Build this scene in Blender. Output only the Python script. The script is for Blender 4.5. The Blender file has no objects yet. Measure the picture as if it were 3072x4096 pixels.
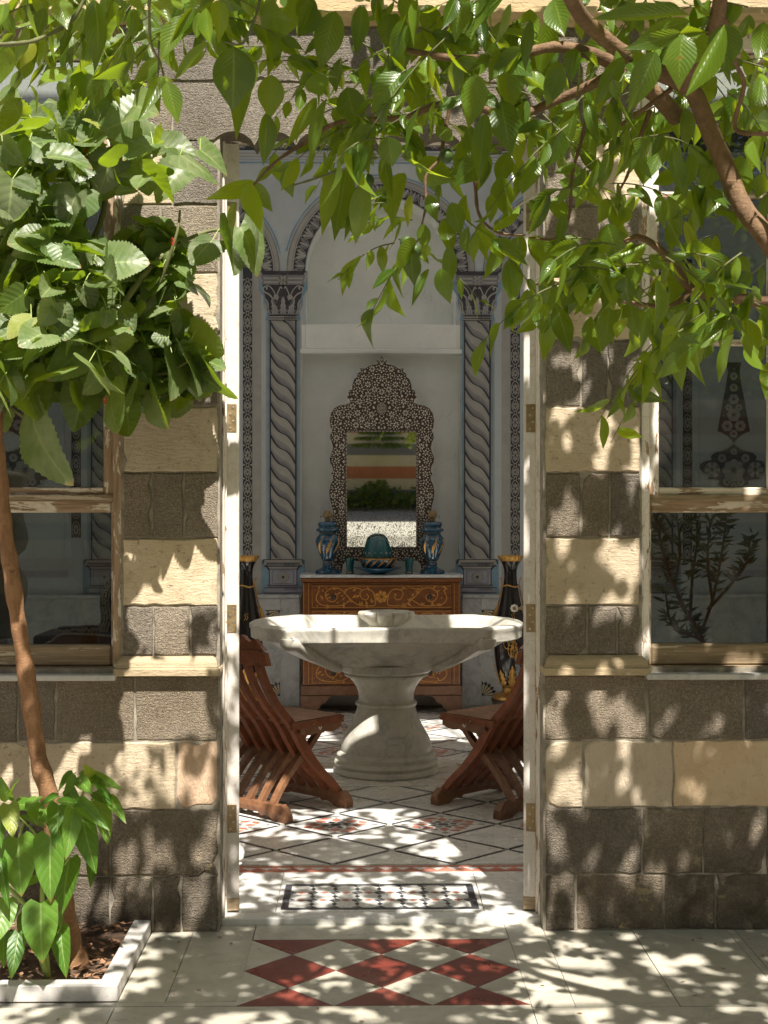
import bpy, bmesh, math, random
from mathutils import Matrix, Vector, noise
R = math.radians
random.seed(7)
scene = bpy.context.scene
# ------------------------------------------------------------------ camera, world, sun, exposure
FPX, CX, HORIZON, EYE = 5300.0, 1536.0, 2029.0, 1.55
YAW = math.atan(83 / FPX)
cam_data = bpy.data.cameras.new("camera")
cam_data.sensor_fit = 'HORIZONTAL'
cam_data.sensor_width = 24.0
cam_data.lens = FPX / 3072 * 24.0
cam_data.shift_y = -19 / 3072
cam_data.clip_start = 0.05
cam_data.clip_end = 600
cam_data.dof.use_dof = True
cam_data.dof.focus_distance = 6.0
cam_data.dof.aperture_fstop = 16.0
camera = bpy.data.objects.new("camera", cam_data)
scene.collection.objects.link(camera)
camera.location = (0, 0, EYE)
camera.rotation_euler = (R(90), 0, -YAW)
scene.camera = camera

SUN_TRAVEL = Vector((-0.11, 0.54, -0.835)).normalized()
world = bpy.data.worlds.new("World")
scene.world = world
world.use_nodes = True
wn = world.node_tree
wn.nodes.clear()
sky = wn.nodes.new('ShaderNodeTexSky')
sky.sky_type = 'NISHITA'
sky.sun_disc = False
sky.sun_elevation = math.asin(-SUN_TRAVEL.z)
sky.sun_rotation = math.atan2(-SUN_TRAVEL.x, -SUN_TRAVEL.y)
sky.dust_density = 1.6
sky.ozone_density = 0.6
bg = wn.nodes.new('ShaderNodeBackground')
bg.inputs['Strength'].default_value = 0.05
wo = wn.nodes.new('ShaderNodeOutputWorld')
wn.links.new(sky.outputs[0], bg.inputs[0])
wn.links.new(bg.outputs[0], wo.inputs[0])
sun_data = bpy.data.lights.new("sun", 'SUN')
sun_data.energy = 5.0
sun_data.angle = R(0.53)
sun_data.color = (1.0, 0.935, 0.845)
sun = bpy.data.objects.new("sun", sun_data)
scene.collection.objects.link(sun)
sun.rotation_euler = SUN_TRAVEL.to_track_quat('-Z', 'Y').to_euler()
sun.location = (2, -6, 12)

vs = scene.view_settings
vs.view_transform = 'Standard'
vs.look = 'None'
vs.gamma = 1.0
vs.use_curve_mapping = False
vs.exposure = 1.10
scene.render.engine = 'CYCLES'
cy = scene.cycles
cy.use_denoising = True
cy.max_bounces = 12
cy.diffuse_bounces = 9
cy.glossy_bounces = 4
cy.transmission_bounces = 6
cy.transparent_max_bounces = 12
cy.caustics_reflective = False
cy.caustics_refractive = False
cy.sample_clamp_indirect = 6.0

# ------------------------------------------------------------------ helpers
def at(x, y, Y):
    u = (x - CX) / FPX; v = (HORIZON - y) / FPX
    dx = math.sin(YAW) + u * math.cos(YAW); dy = math.cos(YAW) - u * math.sin(YAW)
    t = Y / dy
    return Vector((t * dx, Y, EYE + t * v))
def ax(x, Y): return at(x, 2029, Y).x
def az(y, Y): return EYE + (HORIZON - y) / FPX * Y

MW = {}
def link(o, parent=None, m=None):
    scene.collection.objects.link(o)
    m = m or Matrix.Identity(4)
    o.matrix_basis = m
    if parent is not None:
        o.parent = parent
        o.matrix_parent_inverse = MW[parent].inverted()
    MW[o] = m
    return o
def tag(o, label=None, cat=None, group=None, kind=None):
    if label: o['label'] = label
    if cat: o['category'] = cat
    if group: o['group'] = group
    if kind: o['kind'] = kind
    return o
def thing(name, loc, label, cat, group=None):
    o = bpy.data.objects.new(name, None)
    o.empty_display_size = 0.1
    link(o, None, Matrix.Translation(Vector(loc)))
    return tag(o, label, cat, group)

class MB:
    """collects geometry, builds ONE mesh object"""
    def __init__(s): s.v = []; s.f = []; s.uv = None; s.mi = []
    def add(s, vs_, fs, mi=0):
        n = len(s.v); s.v += [tuple(p) for p in vs_]
        for f in fs: s.f.append(tuple(i + n for i in f)); s.mi.append(mi)
        return s
    def box(s, x0, x1, y0, y1, z0, z1, mi=0):
        v = [(x, y, z) for z in (z0, z1) for y in (y0, y1) for x in (x0, x1)]
        return s.add(v, [(0, 2, 3, 1), (4, 5, 7, 6), (0, 1, 5, 4), (2, 6, 7, 3), (0, 4, 6, 2), (1, 3, 7, 5)], mi)
    def cbox(s, x0, x1, y0, y1, z0, z1, c=0.004, mi=0):
        """box with all edges chamfered"""
        bm = bmesh.new(); bmesh.ops.create_cube(bm, size=1)
        for v in bm.verts:
            v.co = (x0 + (v.co.x + .5) * (x1 - x0), y0 + (v.co.y + .5) * (y1 - y0), z0 + (v.co.z + .5) * (z1 - z0))
        bmesh.ops.bevel(bm, geom=bm.edges[:], offset=c, segments=1, affect='EDGES')
        bm.verts.index_update()
        s.add([v.co[:] for v in bm.verts], [[v.index for v in f.verts] for f in bm.faces], mi); bm.free(); return s
    def prism_z(s, pts, z0, z1, mi=0, cap_bottom=False):
        n = len(pts)
        a = sum(pts[i][0] * pts[(i + 1) % n][1] - pts[(i + 1) % n][0] * pts[i][1] for i in range(n))
        if a < 0: pts = pts[::-1]
        v = [(p[0], p[1], z0) for p in pts] + [(p[0], p[1], z1) for p in pts]
        f = [tuple(range(n, 2 * n))] + [(i, (i + 1) % n, n + (i + 1) % n, n + i) for i in range(n)]
        if cap_bottom: f.append(tuple(range(n - 1, -1, -1)))
        return s.add(v, f, mi)
    def prism_y(s, pts, y0, y1, mi=0):
        """polygon in the xz plane, front at y0 (towards the camera), back at y1"""
        n = len(pts)
        a = sum(pts[i][0] * pts[(i + 1) % n][1] - pts[(i + 1) % n][0] * pts[i][1] for i in range(n))
        if a < 0: pts = pts[::-1]
        v = [(p[0], y0, p[1]) for p in pts] + [(p[0], y1, p[1]) for p in pts]
        f = [tuple(range(n)), tuple(range(2 * n - 1, n - 1, -1))] + [((i + 1) % n, i, n + i, n + (i + 1) % n) for i in range(n)]
        return s.add(v, f, mi)
    def flat_y(s, pts, y, mi=0):
        n = len(pts)
        a = sum(pts[i][0] * pts[(i + 1) % n][1] - pts[(i + 1) % n][0] * pts[i][1] for i in range(n))
        if a < 0: pts = pts[::-1]
        return s.add([(p[0], y, p[1]) for p in pts], [tuple(range(n))], mi)
    def stroke(s, pts, w, y, mi=0):
        """flat painted line in the xz plane"""
        n = len(pts)
        if n < 2: return s
        ws = w if isinstance(w, (list, tuple)) else [w] * n
        v = []
        for i in range(n):
            a = pts[max(i - 1, 0)]; b = pts[min(i + 1, n - 1)]
            d = (b[0] - a[0], b[1] - a[1]); l = math.hypot(*d) or 1
            nx, nz = -d[1] / l, d[0] / l
            v += [(pts[i][0] + nx * ws[i] / 2, y, pts[i][1] + nz * ws[i] / 2), (pts[i][0] - nx * ws[i] / 2, y, pts[i][1] - nz * ws[i] / 2)]
        return s.add(v, [(2 * i, 2 * i + 1, 2 * i + 3, 2 * i + 2) for i in range(n - 1)], mi)
    def lathe(s, prof, c, n=32, mi=0, squash=1.0, wob=None):
        """prof: list of (r, z); c: (x, y, z0)"""
        m = len(prof); v = []
        for r, z in prof:
            for k in range(n):
                a = 2 * math.pi * k / n
                rr = r * (wob(a, z) if wob else 1)
                v.append((c[0] + rr * math.cos(a), c[1] + rr * math.sin(a) * squash, c[2] + z))
        f = []
        for i in range(m - 1):
            for k in range(n):
                f.append((i * n + k, i * n + (k + 1) % n, (i + 1) * n + (k + 1) % n, (i + 1) * n + k))
        f.append(tuple(range(n - 1, -1, -1))); f.append(tuple((m - 1) * n + k for k in range(n)))
        return s.add(v, f, mi)
    def tube(s, pts, r, n=8, mi=0, caps=True):
        pts = [Vector(p) for p in pts]; m = len(pts)
        rs = r if isinstance(r, (list, tuple)) else [r] * m
        v = []; prev = None
        for i in range(m):
            d = (pts[min(i + 1, m - 1)] - pts[max(i - 1, 0)]).normalized()
            if prev is None:
                up = Vector((0, 0, 1)) if abs(d.z) < .9 else Vector((1, 0, 0))
                a = d.cross(up).normalized()
            else:
                a = (prev - d * prev.dot(d)).normalized()
            prev = a; b = d.cross(a)
            for k in range(n):
                t = 2 * math.pi * k / n
                v.append(pts[i] + (a * math.cos(t) + b * math.sin(t)) * rs[i])
        f = [(i * n + k, i * n + (k + 1) % n, (i + 1) * n + (k + 1) % n, (i + 1) * n + k) for i in range(m - 1) for k in range(n)]
        if caps: f += [tuple(range(n - 1, -1, -1)), tuple((m - 1) * n + k for k in range(n))]
        return s.add(v, f, mi)
    def sweep_rect(s, pts, side, hw, ht, mi=0):
        """rectangular bar along pts; side: unit vector of its width (half hw), thickness half ht (float or list)"""
        pts = [Vector(p) for p in pts]; side = Vector(side); m = len(pts); v = []
        hts = ht if isinstance(ht, (list, tuple)) else [ht] * m
        for i in range(m):
            d = (pts[min(i + 1, m - 1)] - pts[max(i - 1, 0)]).normalized()
            nrm = d.cross(side).normalized()
            c = .25 * min(hw, hts[i])
            for (su, sn) in ((-1, -1), (1, -1), (1, 1), (-1, 1)):
                v.append(pts[i] + side * hw * su + nrm * hts[i] * sn)
        f = [(i * 4 + k, i * 4 + (k + 1) % 4, i * 4 + 4 + (k + 1) % 4, i * 4 + 4 + k) for i in range(m - 1) for k in range(4)]
        f += [(3, 2, 1, 0), tuple((m - 1) * 4 + k for k in range(4))]
        return s.add(v, f, mi)
    def build(s, name, mats, parent=None, smooth=False, m=None, fix=True):
        me = bpy.data.meshes.new(name)
        me.from_pydata(s.v, [], s.f)
        for mt in (mats if isinstance(mats, (list, tuple)) else [mats]): me.materials.append(mt)
        if any(s.mi): me.polygons.foreach_set('material_index', s.mi)
        if fix:
            bm = bmesh.new(); bm.from_mesh(me)
            bmesh.ops.recalc_face_normals(bm, faces=bm.faces[:]); bm.to_mesh(me); bm.free()
        if smooth:
            me.polygons.foreach_set('use_smooth', [True] * len(me.polygons))
            if smooth != 'all':
                me.set_sharp_from_angle(angle=R(40))
        me.update()
        return link(bpy.data.objects.new(name, me), parent, m)

def arc(cx, cz, r, a0, a1, n, rz=None):
    rz = rz or r
    return [(cx + r * math.cos(R(a0 + (a1 - a0) * i / n)), cz + rz * math.sin(R(a0 + (a1 - a0) * i / n))) for i in range(n + 1)]
def spline(pts, n=6):
    """Catmull-Rom through tuples of any dimension"""
    P = [Vector(p) for p in pts]; out = []
    for i in range(len(P) - 1):
        p0, p1, p2, p3 = P[max(i - 1, 0)], P[i], P[i + 1], P[min(i + 2, len(P) - 1)]
        for k in range(n):
            t = k / n
            out.append(.5 * ((2 * p1) + (p2 - p0) * t + (2 * p0 - 5 * p1 + 4 * p2 - p3) * t * t + (3 * p1 - p0 - 3 * p2 + p3) * t ** 3))
    out.append(P[-1]); return out

# ------------------------------------------------------------------ materials
class NT:
    def __init__(s, name):
        s.m = bpy.data.materials.new(name); s.m.use_nodes = True
        s.t = s.m.node_tree; s.t.nodes.clear()
        s.out = s.t.nodes.new('ShaderNodeOutputMaterial')
    def n(s, typ, **kw):
        nd = s.t.nodes.new('ShaderNode' + typ)
        for k, v in kw.items():
            if k.startswith('_'): setattr(nd, k[1:], v)
            else: s.set(nd.inputs[k.replace('__', ' ')], v)
        return nd
    def set(s, sock, v):
        if hasattr(v, 'is_output'): s.t.links.new(v, sock)
        elif isinstance(v, (tuple, list)) and len(v) == 3 and sock.type == 'RGBA': sock.default_value = (*v, 1)
        else: sock.default_value = v
    def pos(s, scale=(1, 1, 1)):
        g = s.n('NewGeometry'); m = s.n('Mapping'); s.t.links.new(g.outputs['Position'], m.inputs['Vector'])
        m.inputs['Scale'].default_value = scale; return m.outputs[0]
    def noise(s, vec, scale, detail=4, rough=.55, dist=0):
        nd = s.n('TexNoise', Scale=scale, Detail=detail, Roughness=rough, Distortion=dist)
        s.t.links.new(vec, nd.inputs['Vector']); return nd.outputs['Fac']
    def voro(s, vec, scale, feature='F1', rand=1.0):
        nd = s.n('TexVoronoi', _feature=feature, Scale=scale); nd.inputs['Randomness'].default_value = rand
        s.t.links.new(vec, nd.inputs['Vector']); return nd
    def ramp(s, fac, lo, hi, a=0.0, b=1.0):
        nd = s.n('MapRange'); nd.inputs['From Min'].default_value = lo; nd.inputs['From Max'].default_value = hi
        nd.inputs['To Min'].default_value = a; nd.inputs['To Max'].default_value = b
        s.t.links.new(fac, nd.inputs['Value']); return nd.outputs[0]
    def mix(s, fac, a, b, mode='MIX'):
        nd = s.n('Mix', _data_type='RGBA', _blend_type=mode)
        s.set(nd.inputs[0], fac); s.set(nd.inputs[6], a); s.set(nd.inputs[7], b); return nd.outputs[2]
    def math(s, op, a, b=0.0):
        nd = s.n('Math', _operation=op); s.set(nd.inputs[0], a); s.set(nd.inputs[1], b); return nd.outputs[0]
    def bump(s, h, strength=.3, dist=.01, normal=None):
        nd = s.n('Bump', Strength=strength, Distance=dist); s.t.links.new(h, nd.inputs['Height'])
        if normal is not None: s.t.links.new(normal, nd.inputs['Normal'])
        return nd.outputs[0]
    def rnd(s, lo, hi): return s.ramp(s.n('ObjectInfo').outputs['Random'], 0, 1, lo, hi)
    def hsv(s, col, v=1.0, sat=1.0, h=.5):
        nd = s.n('HueSaturation'); s.set(nd.inputs['Value'], v); s.set(nd.inputs['Saturation'], sat); s.set(nd.inputs['Hue'], h)
        s.set(nd.inputs['Color'], col); return nd.outputs[0]
    def pbr(s, col, rough=.6, metal=0.0, normal=None, spec=.5, **kw):
        p = s.n('BsdfPrincipled'); s.set(p.inputs['Base Color'], col); s.set(p.inputs['Roughness'], rough)
        s.set(p.inputs['Metallic'], metal); s.set(p.inputs['Specular IOR Level'], spec)
        if normal is not None: s.set(p.inputs['Normal'], normal)
        for k, v in kw.items(): s.set(p.inputs[k.replace('__', ' ')], v)
        return p.outputs[0]
    def done(s, sh): s.t.links.new(sh, s.out.inputs['Surface']); return s.m

def m_marble(name, base, vein, scale=2.2, rough=.3, rv=(.93, 1.05), dirt=.25, vamt=.8):
    t = NT(name); p = t.pos()
    obj = t.n('ObjectInfo').outputs['Random']
    off = t.n('VectorMath', _operation='ADD'); t.t.links.new(p, off.inputs[0])
    cmb = t.n('CombineXYZ'); t.set(cmb.inputs[0], t.math('MULTIPLY', obj, 31.0)); t.set(cmb.inputs[1], t.math('MULTIPLY', obj, 17.0))
    t.t.links.new(cmb.outputs[0], off.inputs[1]); p2 = off.outputs[0]
    w = t.noise(p2, scale, 7, .62, 1.6)
    v = t.math('ABSOLUTE', t.math('SUBTRACT', w, .5))
    vm = t.ramp(v, 0.0, .06, 1, 0)
    cloud = t.noise(p2, scale * 1.7, 5, .6, .4)
    col = t.mix(t.math('MULTIPLY', vm, t.ramp(cloud, .38, .7, 0.05, vamt)), base, vein)
    col = t.mix(t.ramp(cloud, .35, .75, 0, .35), col, vein)
    d = t.noise(p, 26, 6, .7)
    col = t.mix(t.ramp(d, .5, .8, 0, dirt), col, (base[0] * .55, base[1] * .5, base[2] * .4))
    sp = t.noise(p, 130, 2, .5)
    col = t.mix(t.ramp(sp, .70, .76, 0, .55), col, (.10, .09, .08))
    col = t.hsv(col, t.rnd(*rv))
    rg = t.ramp(t.noise(p, 9, 5), .3, .7, rough * .75, rough * 1.4)
    return t.done(t.pbr(col, rg, normal=t.bump(d, .12, .004)))

def m_basalt():
    t = NT('basalt'); p = t.pos()
    big = t.noise(p, 4, 6, .65); fine = t.noise(p, 95, 5, .7); pit = t.voro(p, 170).outputs['Distance']
    col = t.mix(t.ramp(big, .3, .7), (.180, .150, .116), (.300, .260, .214))
    col = t.mix(t.ramp(fine, .35, .65), t.hsv(col, .62), col)
    col = t.mix(t.ramp(t.noise(p, 210, 2, .5), .60, .66, 0, .7), col, (.42, .37, .28))
    splash = t.noise(p, 14, 7, .75)
    col = t.mix(t.ramp(splash, .66, .72, 0, .75), col, (.46, .39, .28))
    g = t.n('SeparateXYZ'); t.t.links.new(t.n('NewGeometry').outputs['Position'], g.inputs[0])
    low = t.ramp(g.outputs[2], .0, .5, 1, 0)
    mould = t.math('MULTIPLY', low, t.ramp(t.noise(p, 7, 6, .7), .42, .6))
    col = t.mix(mould, col, (.085, .07, .052))
    efflo = t.math('MULTIPLY', low, t.ramp(t.noise(p, 11, 7, .72), .60, .66))
    col = t.mix(t.math('MULTIPLY', efflo, .8), col, (.48, .41, .27))
    col = t.hsv(col, t.rnd(.78, 1.12), t.rnd(.9, 1.25))
    h = t.math('ADD', t.math('MULTIPLY', fine, 1.0), t.math('MULTIPLY', t.ramp(pit, 0, .5), .7))
    strat = t.noise(t.pos((18, 18, 150)), 1.0, 4, .6)
    h = t.math('ADD', h, t.math('MULTIPLY', strat, .8))
    return t.done(t.pbr(col, .92, normal=t.bump(h, .9, .006), spec=.25))

def m_limestone(name, base, dark, tool='h', amt=1.0):
    t = NT(name); p = t.pos()
    big = t.noise(p, 3.2, 6, .62); mid = t.noise(p, 17, 7, .72, .3)
    col = t.mix(t.ramp(big, .32, .7), base, dark)
    col = t.mix(t.ramp(mid, .52, .74, 0, .55 * amt), col, (dark[0] * .5, dark[1] * .44, dark[2] * .36))
    col = t.mix(t.ramp(t.noise(p, 70, 3), .62, .70, 0, .6 * amt), col, (.13, .10, .06))
    pos3 = t.n('SeparateXYZ'); t.t.links.new(t.n('NewGeometry').outputs['Position'], pos3.inputs[0])
    stain = t.math('MULTIPLY', t.ramp(pos3.outputs[2], .0, .75, 1, .25), t.ramp(t.noise(p, 5.5, 7, .7), .5, .68, 0, .6))
    col = t.mix(stain, col, (dark[0] * .6, dark[1] * .55, dark[2] * .46))
    col = t.hsv(col, t.rnd(.88, 1.08), t.rnd(.9, 1.08))
    if tool == 'h': h = t.noise(t.pos((26, 26, 95)), 1.0, 6, .68, .5)
    else:
        mp = t.n('Mapping'); t.t.links.new(t.n('NewGeometry').outputs['Position'], mp.inputs[0])
        mp.inputs['Rotation'].default_value = (0, R(38), 0); mp.inputs['Scale'].default_value = (150, 40, 45)
        h = t.noise(mp.outputs[0], 1.0, 3, .5, .3)
    fine = t.noise(p, 120, 4, .65)
    hh = t.math('ADD', h, t.math('MULTIPLY', fine, .35))
    return t.done(t.pbr(col, .9, normal=t.bump(hh, .85, .007), spec=.25))

def m_peel(name, paint, wood, lo=.5, streak=(9, 9, 2.2), rough=.55):
    horiz = streak[0] < streak[2]
    t = NT(name); p = t.pos(streak)
    a = t.noise(p, 3.0, 8, .68, .4); wv = t.pos()
    grain = t.noise(t.pos((5, 90, 90) if horiz else (90, 90, 5)), 1.0, 5, .6, .5)
    wc = t.mix(t.ramp(grain, .3, .7), wood, (wood[0] * .5, wood[1] * .45, wood[2] * .4))
    mask = t.ramp(a, lo, lo + .018)
    dirt = t.noise(wv, 20, 6, .7)
    pc = t.mix(t.ramp(dirt, .48, .75, 0, .5), paint, (paint[0] * .62, paint[1] * .55, paint[2] * .45))
    cr = t.voro(t.pos((12, 30, 30) if horiz else (30, 30, 12)), 1.6, 'DISTANCE_TO_EDGE').outputs['Distance']
    pc = t.mix(t.ramp(cr, .0, .03, .35, 0), pc, (.25, .2, .14))
    col = t.mix(mask, pc, wc)
    h = t.math('ADD', t.math('MULTIPLY', mask, -1.0), t.math('MULTIPLY', grain, .4))
    return t.done(t.pbr(col, t.ramp(mask, 0, 1, rough, .85), normal=t.bump(h, .6, .003)))

def m_wood(name, c1, c2, rough=.38, dirs=(3, 3, 3), sc=1.0, spec=.5):
    t = NT(name)
    tc = t.n('TexCoord').outputs['Object']; mp = t.n('Mapping'); t.t.links.new(tc, mp.inputs[0])
    mp.inputs['Scale'].default_value = dirs
    g = t.noise(mp.outputs[0], 8 * sc, 6, .6, 1.2); f = t.noise(mp.outputs[0], 40 * sc, 3, .6)
    col = t.mix(t.ramp(g, .32, .68), c1, c2)
    col = t.mix(t.ramp(f, .55, .75, 0, .5), col, (c2[0] * .4, c2[1] * .35, c2[2] * .3))
    col = t.hsv(col, t.rnd(.8, 1.15))
    return t.done(t.pbr(col, t.ramp(f, .3, .7, rough * .8, rough * 1.3), normal=t.bump(f, .12, .002), spec=spec))

def m_plain(name, col, rough=.6, metal=0.0, var=.12, sc=6, bump=.05, spec=.5):
    t = NT(name); p = t.pos(); a = t.noise(p, sc, 6, .65)
    c = t.mix(t.ramp(a, .3, .7), tuple(x * (1 - var) for x in col), tuple(min(x * (1 + var), .95) for x in col))
    c = t.mix(t.ramp(t.noise(p, sc * 14, 3), .62, .75, 0, .25), c, tuple(x * .55 for x in col))
    return t.done(t.pbr(c, t.ramp(a, .3, .7, rough * .85, min(1, rough * 1.2)), metal, normal=t.bump(t.noise(p, sc * 9, 4), bump, .003), spec=spec))

def m_leaf(name, top, under, trans, vein, nv=9, dust=0.0, dustc=(.45, .43, .33), gloss=.42, tamt=.42, sidev=.3, bmp=.4):
    t = NT(name)
    uv = t.n('UVMap').outputs[0]; sp = t.n('SeparateXYZ'); t.t.links.new(uv, sp.inputs[0])
    u = t.math('ABSOLUTE', t.math('SUBTRACT', sp.outputs[0], .5)); v = sp.outputs[1]
    ph = t.math('SUBTRACT', t.math('MULTIPLY', v, float(nv)), t.math('MULTIPLY', u, nv * .55))
    saw = t.math('ABSOLUTE', t.math('SUBTRACT', t.math('FRACT', ph), .5))
    side = t.ramp(saw, .40, .5, 0, 1); mid = t.ramp(u, .012, .035, 1, 0)
    obj = t.n('ObjectInfo').outputs['Random']
    g = t.n('NewGeometry')
    isl = g.outputs['Random Per Island']
    rr = t.math('FRACT', t.math('ADD', obj, isl))
    pn = t.noise(g.outputs['Position'], 55, 4, .6)
    c = t.hsv(top, t.ramp(rr, 0, 1, .45, 1.35), t.ramp(rr, 0, 1, 1.05, .92), t.ramp(rr, 0, 1, .515, .485))
    c = t.mix(t.ramp(pn, .35, .7, 0, .35), c, t.hsv(c, .7))
    c = t.mix(t.math('MULTIPLY', side, sidev), c, vein)
    c = t.mix(t.math('MULTIPLY', mid, .75), c, vein)
    bl = t.math('MULTIPLY', t.ramp(t.noise(g.outputs['Position'], 34, 3, .6), .66, .70), t.ramp(rr, .45, .8))
    tipb = t.math('MULTIPLY', t.ramp(t.math('ADD', v, t.math('MULTIPLY', pn, .06)), .955, .985), t.ramp(rr, .35, .5))
    c = t.mix(t.math('MULTIPLY', t.math('MAXIMUM', bl, tipb), .8), c, (.22, .12, .03))
    c = t.mix(t.ramp(rr, .982, .988, 0, .6), c, (.34, .33, .03))
    if dust:
        dm = t.math('MULTIPLY', t.ramp(t.noise(g.outputs['Position'], 9, 5, .7), .4, .62, .25, 1.0), dust)
        c = t.mix(dm, c, dustc)
    b = t.mix(t.math('MULTIPLY', t.math('MAXIMUM', mid, t.math('MULTIPLY', side, .5)), .6), t.hsv(under, t.ramp(rr, 0, 1, .75, 1.2)), vein)
    col = t.mix(g.outputs['Backfacing'], c, b)
    quilt = t.math('ADD', t.math('MULTIPLY', t.ramp(saw, 0, .5, 1, 0), .7), t.math('MULTIPLY', t.noise(g.outputs['Position'], 160, 3), .4))
    nm = t.bump(quilt, bmp, .0026)
    pb = t.pbr(col, gloss, normal=nm, spec=.45)
    tl = t.n('BsdfTranslucent', Color=t.mix(t.math('MULTIPLY', t.math('MAXIMUM', mid, t.math('MULTIPLY', side, .45)), .55), t.hsv(trans, t.ramp(rr, 0, 1, .75, 1.2), 1.0, t.ramp(rr, 0, 1, .508, .488)), t.hsv(trans, .55)))
    t.t.links.new(nm, tl.inputs['Normal'])
    ms = t.n('MixShader'); ms.inputs[0].default_value = tamt
    t.t.links.new(pb, ms.inputs[1]); t.t.links.new(tl.outputs[0], ms.inputs[2])
    return t.done(ms.outputs[0])

def m_glass_pane():
    t = NT('window_glass')
    fr = t.n('Fresnel', IOR=1.5); gl = t.n('BsdfGlossy', Roughness=.02, Color=(.9, .95, .97)); tr = t.n('BsdfTransparent', Color=(.52, .55, .54))
    df = t.n('BsdfDiffuse', Color=(.55, .52, .46))
    p = t.pos(); dm = t.ramp(t.noise(p, 5, 6, .7), .45, .8, .006, .05)
    sp = t.ramp(t.noise(p, 240, 1), .76, .80, 0, .5)
    a = t.n('MixShader'); t.set(a.inputs[0], t.math('MULTIPLY', fr.outputs[0], 1.2)); t.t.links.new(tr.outputs[0], a.inputs[1]); t.t.links.new(gl.outputs[0], a.inputs[2])
    b = t.n('MixShader'); t.set(b.inputs[0], t.math('MAXIMUM', dm, sp)); t.t.links.new(a.outputs[0], b.inputs[1]); t.t.links.new(df.outputs[0], b.inputs[2])
    return t.done(b.outputs[0])

def m_blue_glass():
    t = NT('blue_enamelled_glass'); p = t.pos()
    n1 = t.noise(p, 60, 3)
    col = t.mix(t.ramp(n1, .4, .65), (.002, .035, .085), (.004, .10, .19))
    return t.done(t.pbr(col, .07, spec=.8, Coat__Weight=.6, Coat__Roughness=.05))

M = {}
M['pave'] = m_marble('pavement_marble', (.54, .51, .42), (.33, .315, .27), 2.4, .34, (.88, 1.06), .55, .8)
M['fmarble'] = m_marble('hall_floor_marble', (.74, .73, .69), (.47, .47, .46), 2.6, .26, (.94, 1.05), .18, .6)
M['white_marble'] = m_marble('carved_white_marble', (.56, .54, .465), (.27, .27, .25), 4.2, .36, (.97, 1.03), .45, .9)
M['dado'] = m_marble('dado_marble', (.60, .63, .63), (.30, .33, .35), 4.5, .3, (.95, 1.05), .15, .9)
M['kerb'] = m_marble('kerb_marble', (.58, .56, .52), (.30, .30, .31), 3.0, .38, (.96, 1.04), .35, .9)
M['red'] = m_marble('red_marble', (.150, .026, .017), (.30, .10, .07), 3.0, .3, (.85, 1.12), .4, .35)
M['pinkred'] = m_marble('coral_marble', (.47, .16, .11), (.58, .30, .24), 4.0, .32, (.8, 1.15), .3, .35)
M['black'] = m_marble('black_marble', (.030, .032, .038), (.10, .10, .11), 6.0, .3, (.8, 1.3), .2, .5)
M['grey'] = m_marble('grey_marble', (.20, .20, .21), (.33, .33, .33), 6.0, .3, (.8, 1.2), .2, .5)
M['grout'] = m_plain('grout', (.33, .31, .27), .9, sc=20)
M['basalt'] = m_basalt()
M['lime'] = m_limestone('limestone', (.60, .505, .370), (.475, .380, .255))
M['lime2'] = m_limestone('tooled_limestone', (.62, .53, .40), (.54, .445, .325), 'd', .5)
M['pinklime'] = m_limestone('pink_limestone', (.60, .45, .33), (.52, .355, .235), 'd', .7)
M['orangelime'] = m_limestone('ochre_stained_limestone', (.62, .52, .385), (.58, .435, .285), 'd', .6)
M['sillstone'] = m_limestone('ochre_limestone', (.54, .43, .275), (.46, .345, .20), 'h', .35)
M['mortar'] = m_plain('mortar', (.27, .24, .19), .95, var=.45, sc=18, bump=.9)
M['paint'] = m_peel('peeling_white_paint', (.76, .71, .64), (.46, .31, .19), .575)
M['paint2'] = m_peel('mostly_bare_wood_paint', (.70, .62, .50), (.43, .31, .20), .46)
M['paint_h'] = m_peel('peeling_paint_on_rail', (.70, .62, .50), (.43, .31, .20), .49, (1.6, 9, 9))
M['bare'] = m_peel('weathered_bare_wood', (.50, .42, .30), (.34, .26, .16), .40, (1.2, 9, 22))
M['white'] = m_peel('cream_gloss_door_paint', (.66, .62, .575), (.42, .34, .26), .72, (5, 5, 1.5), .4)
M['brass'] = m_plain('tarnished_brass', (.30, .22, .12), .5, .85, .3, 40)
M['steel'] = m_plain('screw_steel', (.38, .35, .30), .4, .9)
def m_plaster(name, col):
    t = NT(name); p = t.pos(); a = t.noise(p, 1.7, 6, .62); b = t.noise(p, 7, 7, .7, .4)
    c = t.mix(t.ramp(a, .3, .7), tuple(x * .88 for x in col), tuple(min(.95, x * 1.06) for x in col))
    c = t.mix(t.ramp(b, .52, .75, 0, .30), c, (col[0] * .72, col[1] * .70, col[2] * .62))
    w = t.n('VectorMath', _operation='ADD'); nz = t.n('TexNoise', Scale=3.0, Detail=5.0); t.t.links.new(p, nz.inputs['Vector'])
    t.t.links.new(p, w.inputs[0]); t.t.links.new(nz.outputs['Color'], w.inputs[1])
    cr = t.voro(w.outputs[0], 1.6, 'DISTANCE_TO_EDGE').outputs['Distance']
    crack = t.math('MULTIPLY', t.ramp(cr, .0, .006, .55, 0), t.ramp(t.noise(p, 2.3, 3), .5, .62))
    c = t.mix(crack, c, tuple(x * .5 for x in col))
    c = t.mix(t.ramp(t.noise(p, 90, 2), .72, .76, 0, .35), c, tuple(x * .45 for x in col))
    return t.done(t.pbr(c, .86, normal=t.bump(t.noise(p, 14, 5, .6), .25, .006), spec=.3))
M['plaster'] = m_plaster('blue_grey_plaster', (.47, .525, .55))
M['lplaster'] = m_plaster('pale_grey_plaster', (.79, .825, .80))
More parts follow.
